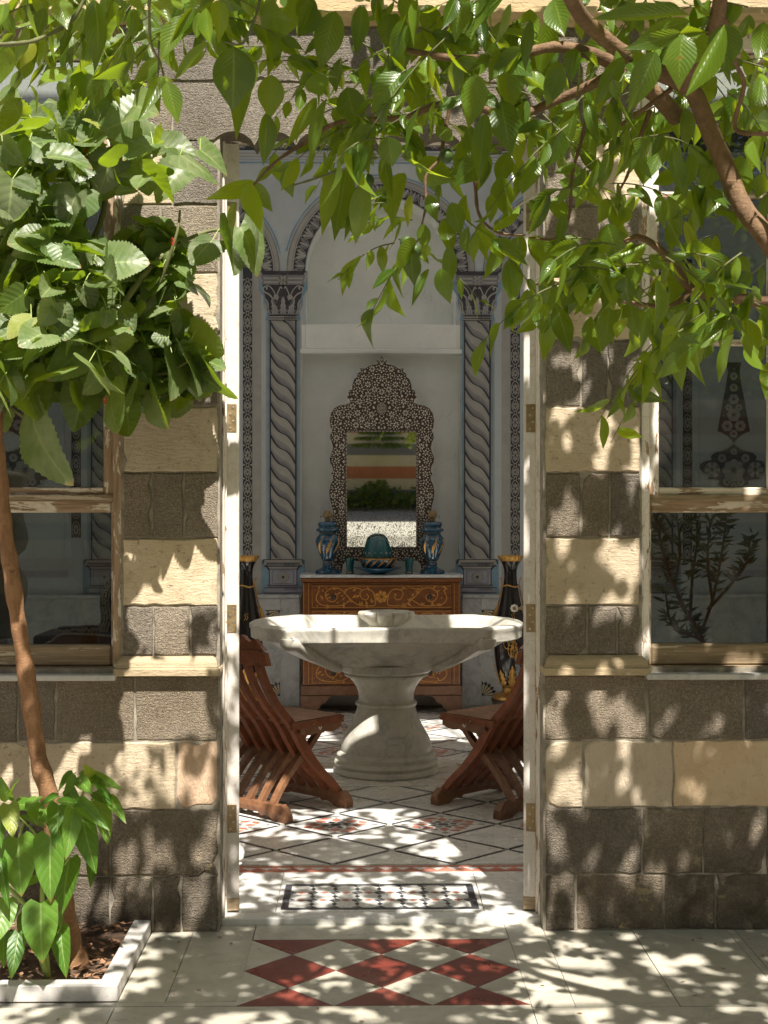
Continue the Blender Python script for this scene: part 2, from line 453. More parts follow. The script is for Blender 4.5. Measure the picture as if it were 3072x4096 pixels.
M['bounce_white'] = m_plain('bounce_whitewash', (.86, .84, .79), .9, 0, .04, 2.0, .1)  # extra white on unseen walls and ceiling, to bounce light into the hall
M['warmplaster'] = m_plain('warm_white_plaster', (.78, .75, .68), .9, 0, .08, 2.0, .1)
M['pdark'] = m_plain('painted_charcoal', (.050, .050, .058), .8, 0, .3, 12)
M['pgrey'] = m_plain('painted_mid_grey', (.20, .21, .23), .8, 0, .2, 9)
M['plight'] = m_plain('painted_pale_grey', (.36, .36, .335), .8, 0, .12, 9)
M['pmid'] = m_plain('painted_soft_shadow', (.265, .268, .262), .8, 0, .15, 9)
M['pblue'] = m_plain('painted_soft_blue', (.20, .32, .42), .8, 0, .2, 9)
M['plav'] = m_plain('painted_lavender_grey', (.33, .35, .41), .8, 0, .12, 7)
M['walnut'] = m_wood('reddish_walnut', (.28, .095, .042), (.15, .050, .024), .34, (1, 1, 1), 1.5)
M['walnut2'] = m_wood('worn_brown_wood', (.25, .125, .062), (.15, .066, .032), .46, (1, 1, 1), 1.5)
M['mahog'] = m_wood('mahogany_veneer', (.27, .105, .035), (.16, .055, .018), .3, (.6, 1, 4), 1.0)
M['inlay'] = m_plain('satinwood_inlay', (.55, .26, .055), .4, 0, .15, 30)
M['ebony'] = m_wood('dark_inlaid_walnut', (.060, .036, .024), (.030, .018, .012), .42)
M['pearl'] = m_plain('mother_of_pearl', (.66, .64, .56), .25, 0, .25, 60)
M['gold'] = m_plain('gilt_bronze', (.48, .28, .08), .42, .8, .35, 35)
M['navy'] = m_plain('brown_black_porcelain', (.013, .011, .013), .12, 0, .2, 8, .02, .6)
M['blueglass'] = m_blue_glass()
M['enamel'] = m_plain('white_enamel', (.45, .55, .60), .3)
M['teal'] = m_plain('teal_glass', (.004, .10, .12), .1, 0, .3, 80, .1, .8)
M['porcelain'] = m_plain('white_porcelain', (.78, .77, .73), .2)
M['glass'] = m_glass_pane()
M['soil'] = m_plain('dry_soil', (.085, .052, .032), .95, 0, .45, 30, .8)
M['litter'] = m_plain('dead_leaf_litter', (.26, .14, .075), .85, 0, .4, 50)
def m_bark(name, c1, c2):
    t = NT(name); p = t.pos((1, 1, .35)); q = t.pos((1, 1, 3.0))
    a = t.noise(p, 60, 6, .7, .6); b = t.noise(t.pos(), 9, 5, .65); l = t.noise(q, 55, 4, .6)
    col = t.mix(t.ramp(b, .3, .7), c1, c2)
    col = t.mix(t.ramp(a, .45, .7, 0, .6), col, tuple(x * .5 for x in c2))
    col = t.mix(t.ramp(l, .62, .72, 0, .5), col, tuple(min(1, x * 1.5) for x in c1))
    h = t.math('ADD', a, t.math('MULTIPLY', l, .7))
    return t.done(t.pbr(col, .85, normal=t.bump(h, .7, .006), spec=.25))
M['bark'] = m_bark('brown_bark', (.36, .20, .105), (.23, .12, .06))
M['cbark'] = m_bark('citrus_bark', (.26, .165, .095), (.15, .09, .055))
M['twig'] = m_plain('green_twig', (.13, .135, .05), .7, 0, .3, 30)
M['gtwig'] = m_plain('pale_green_stem', (.30, .38, .10), .55, 0, .2, 20)
M['cleaf'] = m_leaf('citrus_leaf', (.040, .105, .007), (.095, .165, .018), (.48, .64, .012), (.20, .28, .05), 11, .05, (.45, .45, .30), .27, .37, .18, .28)
M['mleaf'] = m_leaf('mulberry_leaf', (.050, .122, .012), (.12, .19, .035), (.40, .57, .018), (.26, .36, .09), 6, .34, (.43, .43, .29), .40, .32, .30, .35)
M['fleaf'] = m_leaf('four_oclock_leaf', (.085, .215, .020), (.17, .27, .06), (.32, .54, .04), (.34, .44, .15), 7, 0, (.4, .4, .3), .36, .36)
M['oleaf'] = m_leaf('olive_leaf', (.085, .12, .05), (.22, .25, .18), (.20, .26, .08), (.2, .25, .12), 6, 0, (.4, .4, .3), .5, .25)
M['fruit'] = m_plain('green_citrus_fruit', (.045, .085, .015), .5, 0, .2, 60)
M['berry'] = m_plain('red_mulberry', (.45, .06, .025), .4, 0, .5, 90)
M['terracotta'] = m_plain('terracotta', (.36, .15, .08), .85)
M['stone'] = m_marble('weathered_grey_stone', (.40, .39, .34), (.22, .22, .19), 5, .7, (.97, 1.03), .6, .6)
M['slab'] = m_plain('dull_grey_metal', (.42, .43, .45), .45, 0, .15, 10)
M['orange'] = m_plain('orange_painted_stone', (.50, .19, .09), .9, 0, .15, 3)
M['cream'] = m_plain('cream_painted_stone', (.66, .57, .38), .9, 0, .12, 3)
M['court'] = m_plain('dark_court_paving', (.20, .185, .15), .8, 0, .25, 5)  # darkened to bounce less light back into the court
M['sidewall'] = m_plain('ochre_court_render', (.34, .27, .17), .9, 0, .2, 3)  # side walls out of view, toned down to cut bounced light
M['greyst'] = m_plain('grey_painted_stone', (.22, .22, .21), .9, 0, .15, 3)
M['velvet'] = m_plain('dark_seat_leather', (.035, .022, .018), .5)
def m_mirror():
    t = NT('foxed_mirror'); p = t.pos()
    sx = t.n('SeparateXYZ'); t.t.links.new(t.n('NewGeometry').outputs['Position'], sx.inputs[0])
    lowz = t.ramp(sx.outputs[2], 1.30, 2.05, .075, -.10)
    fox = t.ramp(t.math('ADD', t.noise(t.pos((1, 1, .6)), 150, 4, .7), t.math('ADD', lowz, t.math('MULTIPLY', t.noise(p, 9, 4), .22))), .69, .73, 0, .9)
    gl = t.n('BsdfGlossy', Roughness=.015, Color=(.80, .82, .76)); df = t.n('BsdfDiffuse', Color=(.06, .045, .03))
    a = t.n('MixShader'); t.set(a.inputs[0], fox); t.t.links.new(gl.outputs[0], a.inputs[1]); t.t.links.new(df.outputs[0], a.inputs[2])
    return t.done(a.outputs[0])
M['mirror'] = m_mirror()
# ------------------------------------------------------------------ the courtyard ground and pavement
YW, YB = 4.84, 5.00          # face and back of the facing stones
AXIS = 0.065                 # axis of the doorway
tag(MB().box(-120, 120, -120, 120, -.30, -.06).build('ground', M['grout']), kind='structure')
pav = tag(MB().box(-7, 7, -9.0, 5.0, -.06, -.008).build('courtyard_pavement', M['grout']), kind='structure')
def inset(pts, g):
    cx = sum(p[0] for p in pts) / len(pts); cy_ = sum(p[1] for p in pts) / len(pts)
    out = []
    for (x, y) in pts:
        d = math.hypot(x - cx, y - cy_) or 1
        out.append((x - (x - cx) / d * g, y - (y - cy_) / d * g))
    return out
def slab(x0, x1, y0, y1, mat='pave', name='slab', parent=None, z=0.0, g=.0014):
    h = random.uniform(-.0008, .0008)
    return MB().prism_z([(x0 + g, y0 + g), (x1 - g, y0 + g), (x1 - g, y1 - g), (x0 + g, y1 - g)], z - .03, z + h).build(name, M[mat], parent or pav)
# red and white lozenge panel in front of the door
nx = [-.244, .063, .370]; ny = [4.122, 4.278, 4.436, 4.595, 4.752]; hx = .1545
PX0, PX1 = -.395, .5235
def pane(pts, mat, name, parent, z, dep=.03, g=.0024):
    return MB().prism_z(inset(pts, g), z - dep, z + random.uniform(-.0006, .0006)).build(name, M[mat], parent)
for x in nx:
    pane([(x, ny[1]), (x + hx, ny[2]), (x, ny[3]), (x - hx, ny[2])], 'red', 'lozenge', pav, 0)
    pane([(x, ny[1]), (x + hx, ny[0]), (x - hx, ny[0])], 'red', 'lozenge', pav, 0)
    pane([(x, ny[3]), (x + hx, ny[4]), (x - hx, ny[4])], 'red', 'lozenge', pav, 0)
for k in range(4):
    xm = nx[0] - hx + k * 2 * hx * .994
    if k in (0, 3):
        s_ = 1 if k == 0 else -1; e = PX0 if k == 0 else PX1
        xm = nx[0] - hx if k == 0 else nx[2] + hx
        for (a, b, c) in ((0, 1, 2), (2, 3, 4)):
            pane([(xm, ny[a]), (xm + s_ * hx, ny[b]), (xm, ny[c])] if True else [], 'pave', 'lozenge', pav, 0)
            if abs(e - xm) > .012: pass
    else:
        for (a, b, c) in ((0, 1, 2), (2, 3, 4)):
            pane([(xm, ny[a]), (xm + hx, ny[b]), (xm, ny[c]), (xm - hx, ny[b])], 'pave', 'lozenge', pav, 0)
# slabs round the panel, then rows towards the camera and to the sides
slab(PX0, PX1, 4.752, 4.925)
for (x0, x1) in ((-.62, PX0 - .002), (-.77, -.62)): slab(x0, x1, 4.16, 4.925)
for (x0, x1) in ((PX1, .66), (.66, .985), (.985, 1.33), (1.33, 1.36), (1.36, 1.8), (1.8, 2.6)): slab(x0, x1, 4.10, 4.845 if x0 > .6 else 4.925, 'pave')
slab(-.77, PX1, 3.86, 4.122); slab(-.62, -.77 + .15, 4.122, 4.16)
slab(PX1, 2.6, 3.86, 4.098)
slab(-2.6, -.77, 3.86, 4.12)
slab(-.77, -.62, 4.125, 4.16); slab(-.62, PX0, 4.125, 4.16)
for r_ in range(10):
    y1 = 3.86 - r_ * .62; y0 = y1 - .62; xx = -5.8 + (r_ % 2) * .4
    while xx < 5.8:
        w = random.choice((.5, .72, .9)); slab(xx, xx + w, y0, y1, 'pave' if r_ < 2 else 'court'); xx += w
# ------------------------------------------------------------------ the house front
house = thing('stone_house_front', (AXIS, YW, 0), 'striped stone house front of basalt and limestone with open white double door', 'building')
def block(x0, x1, z0, z1, mat, yf=None, yb=YB, g=.0035, name='stone_block'):
    rnd = random.Random(int(x0 * 1000) * 7 + int(z0 * 1000))
    yf = YW + rnd.uniform(-.003, .003) if yf is None else yf
    x0 += g; x1 -= g; z0 += g; z1 -= g
    nxs = max(3, int((x1 - x0) / .035)); nzs = max(3, int((z1 - z0) / .035))
    per = []
    for i in range(nxs): per.append((x0 + (x1 - x0) * i / nxs, z0))
    for i in range(nzs): per.append((x1, z0 + (z1 - z0) * i / nzs))
    for i in range(nxs): per.append((x1 - (x1 - x0) * i / nxs, z1))
    for i in range(nzs): per.append((x0, z1 - (z1 - z0) * i / nzs))
    j = .0032
    per = [(x + rnd.uniform(-j, j), z + rnd.uniform(-j, j)) for x, z in per]
    n = len(per); cx = (x0 + x1) / 2; cz = (z0 + z1) / 2
    def ins(p, d): return (p[0] + (d if p[0] < cx else -d) * min(1, abs(p[0] - cx) / ((x1 - x0) / 2)) ** 3, p[1] + (d if p[1] < cz else -d) * min(1, abs(p[1] - cz) / ((z1 - z0) / 2)) ** 3)
    ch = [rnd.uniform(.002, .006) + (.014 if rnd.random() < .05 else 0) for _ in per]
    v = [(p[0], yb, p[1]) for p in per] + [(p[0], yf + ch[i], p[1]) for i, p in enumerate(per)]
    v += [(ins(p, ch[i])[0], yf, ins(p, ch[i])[1]) for i, p in enumerate(per)]
    f = []
    for k in (0, 1):
        f += [(k * n + i, k * n + (i + 1) % n, (k + 1) * n + (i + 1) % n, (k + 1) * n + i) for i in range(n)]
    f.append(tuple(range(2 * n, 3 * n)))
    return MB().add(v, f).build(name, M[mat], house)
def Z(y): return az(y, YW)
def X(x): return ax(x, YW)
LE, RE = -1.9, 2.15                       # how far the front goes on to the sides
wl = X(490); dl = X(873); dr = X(2180); wr = X(2562)
rows = [(563, 822), (822, 1094), (1094, 1358), (1358, 1625), (1625, 1890), (1890, 2151), (2151, 2422), (2422, 2622)]
kinds = ['mix', 'basalt', 'lime', 'basalt', 'lime', 'basalt', 'lime', 'basalt']
split_l = {1: [640], 3: [690], 5: [607, 735], 7: [612, 762]}
split_r = {1: [2400], 3: [2327, 2432], 5: [2325, 2440], 7: [2350, 2470]}
for i, (y0, y1) in enumerate(rows):
    z1, z0 = Z(y0), Z(y1)
    if kinds[i] == 'mix':
        block(wl, X(690), z0, z1, 'lime'); block(X(690), dl, z0, z1, 'basalt')
        block(dr, X(2372), z0, z1, 'basalt'); block(X(2372), wr, z0, z1, 'lime')
        continue
    for (a, b, sp) in ((wl, dl, split_l.get(i, [])), (dr, wr, split_r.get(i, []))):
        cuts = [a] + [X(s) for s in sp] + [b]
        for c0, c1 in zip(cuts, cuts[1:]): block(c0, c1, z0, z1, kinds[i])
# courses under the windows
low = [((2700, 2964), [('basalt', LE, X(-260)), ('basalt', X(-260), X(70)), ('basalt', X(70), X(223)), ('basalt', X(223), X(540)), ('basalt', X(540), dl)],
        [('basalt', dr, X(2594)), ('basalt', X(2594), X(2976)), ('basalt', X(2976), X(3250)), ('basalt', X(3250), RE)]),
       ((2964, 3235), [('lime', LE, X(-300)), ('lime', X(-300), X(703)), ('pinklime', X(703), dl)],
        [('lime', dr, X(2335)), ('lime2', X(2335), X(2694)), ('orangelime', X(2694), X(3240)), ('lime2', X(3240), RE)]),
       ((3235, 3501), [('basalt', LE, X(-180)), ('basalt', X(-180), X(120)), ('basalt', X(120), X(440)), ('basalt', X(440), dl)],
        [('basalt', dr, X(2570)), ('basalt', X(2570), X(2814)), ('basalt', X(2814), X(3064)), ('basalt', X(3064), RE)]),
       ((3501, 3726), [('basalt', LE, X(-90)), ('basalt', X(-90), X(210)), ('basalt', X(210), X(440)), ('basalt', X(440), X(610)), ('basalt', X(610), X(725)), ('basalt', X(725), dl)],
        [('basalt', dr, X(2303)), ('basalt', X(2303), X(2658)), ('basalt', X(2658), X(2864)), ('basalt', X(2864), X(3120)), ('basalt', X(3120), RE)])]
for (y0, y1), ls, rs in low:
    for (mt, a, b) in ls + rs: block(a, b, max(Z(y1), .0), Z(y0), mt)
# courses over the door: a plain course, the carved lintel and its neighbours
block(X(490), X(1560), Z(331), Z(108), 'basalt'); block(X(1560), wr, Z(331), Z(108), 'basalt')
block(wl, X(690), Z(563), Z(331), 'basalt'); block(X(2372), wr, Z(563), Z(331), 'basalt')
lx0, lx1 = X(690), X(2372)
pts = [(lx0 + .004, Z(335)), (lx0 + .004, Z(563)), (X(842), Z(563))]
cusps = [842, 1018, 1184, 1350, 1516, 1682, 1848, 2014, 2192]
for a, b in zip(cusps, cusps[1:]):
    zc = Z(584); zt = Z(528)
    for k in range(1, 13):
        t_ = k / 12
        zz = (Z(563) if (a == 842 and k == 0) else zc) + (zt - zc) * math.sin(math.pi * t_) ** .62
        pts.append((X(a + (b - a) * t_), zz if not (b == 2192 and k == 12) else Z(563)))
pts += [(lx1 - .004, Z(563)), (lx1 - .004, Z(335))]
MB().prism_y(pts, YW - .002, YB - .03).build('carved_lintel', M['basalt'], house)
# the yellow string course over everything and the moulded blocks beside the windows
def moulding(x0, x1, z0, z1, out, name, mat, prof, yb=YB):
    """profile: list of (outward fraction, height fraction), mitred return on both ends"""
    v = []; f = []
    for (o, h) in prof:
        e = out * o; zz = z0 + (z1 - z0) * h
        v += [(x0 - e * .8, YW - e, zz), (x1 + e * .8, YW - e, zz), (x1 + e * .8, yb, zz), (x0 - e * .8, yb, zz)]
    n = len(prof)
    for i in range(n - 1):
        for k in range(4): f.append((i * 4 + k, i * 4 + (k + 1) % 4, i * 4 + 4 + (k + 1) % 4, i * 4 + 4 + k))
    f += [(3, 2, 1, 0), tuple((n - 1) * 4 + k for k in range(4))]
    return MB().add(v, f).build(name, M[mat], house, smooth=True)
sp_ = [(.95, 0), (1, .03), (1, .36), (.93, .40), (.80, .42), (.80, .50), (.72, .53), (.70, .62), (.62, .74), (.48, .84), (.30, .93), (.16, .97), (.15, 1)]
sp_ = [(.15, 1)] and sp_
moulding(wl + .004, dl - .022, Z(2699), Z(2623), .038, 'moulded_sill_block', 'sillstone', sp_)
moulding(dr + .022, wr + .0, Z(2699), Z(2623), .038, 'moulded_sill_block', 'sillstone', sp_)
moulding(LE, RE, Z(104), Z(40), .05, 'string_course', 'sillstone', [(.1, 0), (.2, .1), (.45, .16), (.5, .35), (.8, .5), (1, .62), (1, 1)])
# mortar core behind the stones, and the plain wall above with tall upper windows, part of them added for light
def wall_holes(name, x0, x1, z0, z1, y0, y1, holes, mat, parent):
    xs = sorted({x0, x1, *[h[0] for h in holes], *[h[1] for h in holes]}); zs = sorted({z0, z1, *[h[2] for h in holes], *[h[3] for h in holes]})
    xs = [x for x in xs if x0 <= x <= x1]; zs = [z for z in zs if z0 <= z <= z1]
    solid = {}
    for i in range(len(xs) - 1):
        for k in range(len(zs) - 1):
            cx, cz = (xs[i] + xs[i + 1]) / 2, (zs[k] + zs[k + 1]) / 2
            solid[i, k] = not any(h[0] < cx < h[1] and h[2] < cz < h[3] for h in holes)
    mb = MB()
    for (i, k), s_ in solid.items():
        if not s_: continue
        a, b, c, d = xs[i], xs[i + 1], zs[k], zs[k + 1]
        mb.add([(a, y0, c), (b, y0, c), (b, y0, d), (a, y0, d)], [(0, 1, 2, 3)])
        mb.add([(a, y1, c), (b, y1, c), (b, y1, d), (a, y1, d)], [(3, 2, 1, 0)])
        if not solid.get((i - 1, k)): mb.add([(a, y0, c), (a, y0, d), (a, y1, d), (a, y1, c)], [(0, 1, 2, 3)])
        if not solid.get((i + 1, k)): mb.add([(b, y0, c), (b, y1, c), (b, y1, d), (b, y0, d)], [(0, 1, 2, 3)])
        if not solid.get((i, k - 1)): mb.add([(a, y0, c), (a, y1, c), (b, y1, c), (b, y0, c)], [(0, 1, 2, 3)])
        if not solid.get((i, k + 1)): mb.add([(a, y0, d), (b, y0, d), (b, y1, d), (a, y1, d)], [(0, 1, 2, 3)])
    return mb.build(name, M[mat], parent, fix=False)
WLX0, WRX1 = wl - .60, wr + .56
zs0, zs1 = Z(2672), Z(112)
HALLX0, HALLX1, HALLZ, YBACK = -4.3, 4.5, 8.2, 10.1
upper = [(0.0, .60, 4.0, 7.2), (1.15, 1.72, 4.0, 7.2), (-1.25, -.65, 4.0, 7.2), (2.35, 2.95, 4.0, 7.2), (-3.9, -2.9, 4.0, 7.2), (-2.5, -1.6, 4.0, 7.2), (3.3, 4.2, 4.0, 7.2)]  # windows listed last are unseen, added only to brighten the hall
wall_holes('mortar_core', HALLX0, HALLX1, -.02, Z(60), YW + .006, 5.06,
           [(dl - .001 + .006, dr - .006, -.1, Z(520)), (WLX0 + .03, wl - .006, zs0, zs1), (wr + .006, WRX1 - .03, zs0, zs1)], 'mortar', house)
wall_holes('upper_wall', HALLX0, HALLX1, Z(60), HALLZ, YW + .03, 5.06, upper, 'sillstone', house)
for (a, b, c, d) in upper:
    w_ = MB()
    for k in range(1, 2): w_.box(a + (b - a) * k / 2 - .012, a + (b - a) * k / 2 + .012, 4.93, 4.96, c, d)
    for k in range(1, 5): w_.box(a, b, 4.932, 4.958, c + (d - c) * k / 5 - .012, c + (d - c) * k / 5 + .012)
    w_.build('upper_window_bars', M['paint'], house)
# window surrounds: jambs, sashes, muntins and panes
def window(xa, xb, side, sash_in):
    """xa<xb opening; side=-1 window left of the door"""
    w = MB(); yj0, yj1 = YW + .012, 4.99
    fr = .036
    w.cbox(xb - fr if side < 0 else xa, xb if side < 0 else xa + fr, yj0, yj1, zs0, zs1, .004)
    w.cbox(xa if side < 0 else xb - fr, xa + fr if side < 0 else xb, yj0, yj1, zs0, zs1, .004)
    w.cbox(xa + fr, xb - fr, yj0 + .004, yj1, zs1 - .068, zs1, .004)
    root = w.build('window', M['paint2'] if side < 0 else M['paint'], house)
    y0, y1 = YW + .045, YW + .085
    a, b = xa + fr + .001, xb - fr - .001
    st = .040
    zt0, zt1 = az(1982, 4.88), zs1 - .070
    s = MB()
    s.cbox(a, a + st, y0, y1, zt0, zt1, .004); s.cbox(b - st, b, y0, y1, zt0, zt1, .004)
    s.cbox(a + st, b - st, y0 + .002, y1, zt0, zt0 + .030, .004, 1); s.cbox(a + st, b - st, y0 + .002, y1, zt1 - .035, zt1, .004, 1)
    s.build('upper_sash', [M['paint2'] if side < 0 else M['paint'], M['paint_h']], root)
    MB().cbox(a, b, y0 - .012, y0 - .001, zt0 - .022, zt0 + .004, .003).build('drip_rail', M['bare'], root)
    for py in (772, 1366):
        zz = az(py, 4.88)
        MB().cbox(a + st, b - st, y0 + .006, y1 - .008, zz - .012, zz + .012, .004).build('muntin', M['paint_h'], root)
    cuts = [zt0 + .03, az(1366, 4.88), az(772, 4.88), zt1 - .035]
    for c0, c1 in zip(cuts, cuts[1:]):
        MB().box(a + st - .003, b - st + .003, y0 + .022, y0 + .026, c0 - .003, c1 + .003).build('pane', M['glass'], root)
    # lower sash
    zl0, zl1 = zs0 + .004, az(1996, 4.88)
    s = MB()
    s.cbox(a, a + .012, y0 + .004, y1, zl0, zl1, .003); s.cbox(b - .012, b, y0 + .004, y1, zl0, zl1, .003)
    s.cbox(a + .012, b - .012, y0 + .002, y1, zl1 - .050, zl1, .005, 1)
    s.build('lower_sash', [M['paint2'], M['paint_h']], root)
    MB().cbox(a + .012, b - .012, y0 - .004, y1, zl0, zl0 + .078, .006).build('bottom_rail', M['bare'], root)
    MB().box(a + .010, b - .010, y0 + .022, y0 + .026, zl0 + .07, zl1 - .045).build('pane', M['glass'], root)
    # marble sill slab
    MB().cbox(xa - .02 if side < 0 else xa + .014, xb - .017 if side < 0 else xb + .02, YW - .045, 4.92, zs0 - .040, zs0 - .018, .004).build('marble_sill', M['kerb'], root)
    MB().box(xa, xb, YW + .01, 5.0, zs0 - .0175, zs0 + .003).build('sub_sill', M['bare'], root)
window(WLX0, wl - .001, -1, 0); window(wr + .001, WRX1, 1, 0)
block(LE, WLX0, Z(2622), Z(108), 'basalt'); block(WRX1, RE, Z(2622), Z(108), 'basalt')
block(LE, WLX0 - .001, Z(2700), Z(2622), 'basalt'); block(WRX1 + .03, RE, Z(2700), Z(2622), 'basalt')
# threshold and door
slabm = MB().cbox(dl - .02, dr + .02, 4.925, 5.002, -.01, .023, .003).build('threshold', M['fmarble'], house)
zt = az(515, 4.97)
for s_ in (-1, 1):
    xo = dl + .004 if s_ < 0 else dr - .004          # outer edge against the stone
    xi = ax(902, 4.97) if s_ < 0 else ax(2150, 4.97)
    fr = MB()
    x0, x1 = sorted((xo, xi)); 
    fr.cbox(x0, x1, 4.93, 5.03, .024, zt, .004)
    e = -s_ * .010
    x2, x3 = sorted((xi, xi + e * .45)); fr.box(x2, x3, 4.97, 5.03, .024, zt)
    fr.build('door_frame', M['paint'], house)
MB().cbox(ax(902, 4.97), ax(2150, 4.97), 4.95, 5.03, zt - .045, zt + .02, .004).build('door_frame', M['paint'], house)
hz = [2473, 3271, 1673, 868]
for s_ in (-1, 1):
    xf0, xf1 = (ax(906, 5.0), ax(957, 5.0)) if s_ < 0 else (ax(2094, 5.0), ax(2142, 5.0))
    th = xf1 - xf0
    ang = R(8.0) if s_ < 0 else R(-9.0)
    xpiv = xf1 if s_ < 0 else xf0                     # the corner next to the opening
    Mr = Matrix.Translation((xpiv, 5.0, 0)) @ Matrix.Rotation(ang, 4, 'Z')
    d = MB(); lx = (-th, 0) if s_ < 0 else (0, th)
    d.cbox(lx[0], lx[1], 0, .56, .030, zt - .05, .003)
    leaf = d.build('door_leaf', M['white'], house, m=Mr)
    MB().cbox(lx[0] - .001, lx[1] + .001, -.0012, .05, .0295, .080, .002).build('worn_foot', M['bare'], leaf, m=Mr)
    for k, hy in enumerate(hz):
        zc = az(hy, 5.0); hh = .053
        px0, px1 = (lx[0] - .001, lx[0] + .038) if s_ < 0 else (lx[0] + .010, lx[1] + .001)
        hg = MB().cbox(px0, px1, -.0025, .004, zc - hh, zc + hh, .001).build('hinge', M['brass'], leaf, m=Mr)
        kx = lx[0] - .006 if s_ < 0 else lx[1] + .006
        MB().tube([(kx, -.001, zc - hh), (kx, -.001, zc + hh)], .0055, 8).build('hinge_pin', M['brass'], hg, m=Mr, smooth=True)
        for q in range(4):
            xx = (px0 + px1) / 2 + (.007 if q % 2 else -.004); zz = zc + hh * (-.74 + q * .49)
            MB().lathe([(.0048, 0), (.0048, .001), (.003, .0014)], (0, 0, 0), 10).build('screw', M['steel'], hg, m=Mr @ Matrix.Translation((xx, -.0024, zz)) @ Matrix.Rotation(R(90), 4, 'X'))
    if s_ > 0:
        zc = az(2434, 5.5)
        xx = -.004; yy = .50
        h = MB().tube([(xx, yy, zc + .002), (xx - .012, yy, zc + .002), (xx - .03, yy, zc), (xx - .045, yy, zc)], [.013, .010, .006, .006], 10).build('door_handle', M['brass'], leaf, smooth=True, m=Mr)
        ko = MB().lathe([(.002, -.004), (.014, -.008), (.0165, 0), (.014, .008), (.002, .012)], (0, 0, 0), 32, wob=lambda a, z: 1 + .07 * math.cos(8 * a))
        ko.build('porcelain_rosette', M['porcelain'], h, smooth='all', m=Mr @ Matrix.Translation((xx - .052, yy, zc)) @ Matrix.Rotation(R(90), 4, 'X'))
        MB().lathe([(.001, -.002), (.0075, 0), (.0075, .012), (.005, .015), (.001, .016)], (0, 0, 0), 14).build('handle_boss', M['brass'], h, smooth=True, m=Mr @ Matrix.Translation((xx - .052, yy, zc)) @ Matrix.Rotation(R(90), 4, 'X'))
    else:
        zc = .13
        MB().lathe([(.012, -.052), (.02, -.045), (.012, -.036), (.026, -.025), (.031, 0), (.026, .025), (.012, .038), (.004, .042)], (0, 0, 0), 20).build('white_door_knob', M['porcelain'], leaf, smooth=True, m=Mr @ Matrix.Translation((.014, .47, zc)))
# the planting bed
kx = ax(470, 4.177)
bed = thing('planting_bed', (-1.4, 4.5, 0), 'low marble-kerbed planting bed of brown soil at the foot of the stone wall', 'planter')
MB().cbox(-2.6, kx - .0, 4.175, 4.232, -.004, .048, .003).build('kerb_stone', M['kerb'], bed)
MB().cbox(kx - .062, kx - .0005, 4.2335, YW - .004, -.004, .0485, .003).build('kerb_stone', M['kerb'], bed)
soil = MB(); nxs, nys = 60, 26
x0, x1, y0, y1 = -2.6, kx - .055, 4.225, YW + .004
sv = []
for j in range(nys + 1):
    for i in range(nxs + 1):
        x = x0 + (x1 - x0) * i / nxs; y = y0 + (y1 - y0) * j / nys
        sv.append((x, y, .022 + .018 * noise.noise((x * 6, y * 6, 0)) + .009 * noise.noise((x * 25, y * 25, 3))))
soil.add(sv, [(j * (nxs + 1) + i, j * (nxs + 1) + i + 1, (j + 1) * (nxs + 1) + i + 1, (j + 1) * (nxs + 1) + i) for j in range(nys) for i in range(nxs)])
soil.build('soil', M['soil'], bed, smooth=True)
lit = MB()
for k in range(420):
    x = random.uniform(-1.5, x1 - .01); y = random.uniform(y0 + .02, y1 - .02); z = .03 + .018 * noise.noise((x * 6, y * 6, 0)) + random.uniform(0, .012)
    a = random.uniform(0, 6.28); s_ = random.uniform(.006, .022); t_ = random.uniform(-.6, .6)
    c, sn = math.cos(a), math.sin(a)
    q = [(-1, 0, 0), (-.2, -.45, t_ * .5), (1, 0, t_), (-.1, .5, .4)]
    lit.add([(x + s_ * (p[0] * c - p[1] * sn), y + s_ * (p[0] * sn + p[1] * c), z + s_ * p[2] * .6) for p in q], [(0, 1, 2, 3)])
tag(lit.build('leaf_litter', M['litter'], bed, fix=False), kind='stuff')

pl_ = MB(); rl = random.Random(77)
for k in range(150):
    x = rl.uniform(-1.3, 2.0); y_ = rl.uniform(3.3, 4.80)
    if rl.random() < .4: y_ = 4.80 - abs(rl.gauss(0, .05)) if x > .7 or x < -.56 else y_
    if x < kx and y_ > 4.15: continue
    a = rl.uniform(0, 6.28); s_ = rl.choice((.003, .004, .006, .011)); c, sn = math.cos(a), math.sin(a)
    q = [(-1, 0, .1), (-.2, -.4, .3), (1, 0, .5), (-.1, .45, .25)]
    pl_.add([(x + s_ * (p[0] * c - p[1] * sn), y_ + s_ * (p[0] * sn + p[1] * c), .0015 + s_ * p[2] * .5) for p in q], [(0, 1, 2, 3)])
tag(pl_.build('leaf_litter', M['litter'], pav, fix=False), kind='stuff')
# ------------------------------------------------------------------ the hall: floor, walls, ceiling
FZ = .023
hall = tag(MB().box(HALLX0, HALLX1, 5.002, 10.6, -.05, FZ - .008).build('hall_floor', M['grout']), kind='structure')
# threshold slab with the mosaic panel
slab(-.95, -.332, 5.003, 5.548, 'fmarble', parent=hall, z=FZ); slab(.459, 1.1, 5.003, 5.548, 'fmarble', parent=hall, z=FZ)
slab(-.331, .458, 5.003, 5.034, 'fmarble', parent=hall, z=FZ); slab(-.331, .458, 5.374, 5.548, 'fmarble', parent=hall, z=FZ)
mx0, mx1, my0, my1 = -.312, .440, 5.037, 5.371
bd = .026
pane([(mx0, my0), (mx1, my0), (mx1 - bd, my0 + .018), (mx0 + bd, my0 + .018)], 'black', 'border_strip', hall, FZ, g=.0008)
pane([(mx0, my1), (mx1, my1), (mx1 - bd, my1 - .018), (mx0 + bd, my1 - .018)], 'black', 'border_strip', hall, FZ, g=.0008)
pane([(mx0, my0), (mx0 + bd, my0 + .018), (mx0 + bd, my1 - .018), (mx0, my1)], 'black', 'border_strip', hall, FZ, g=.0008)
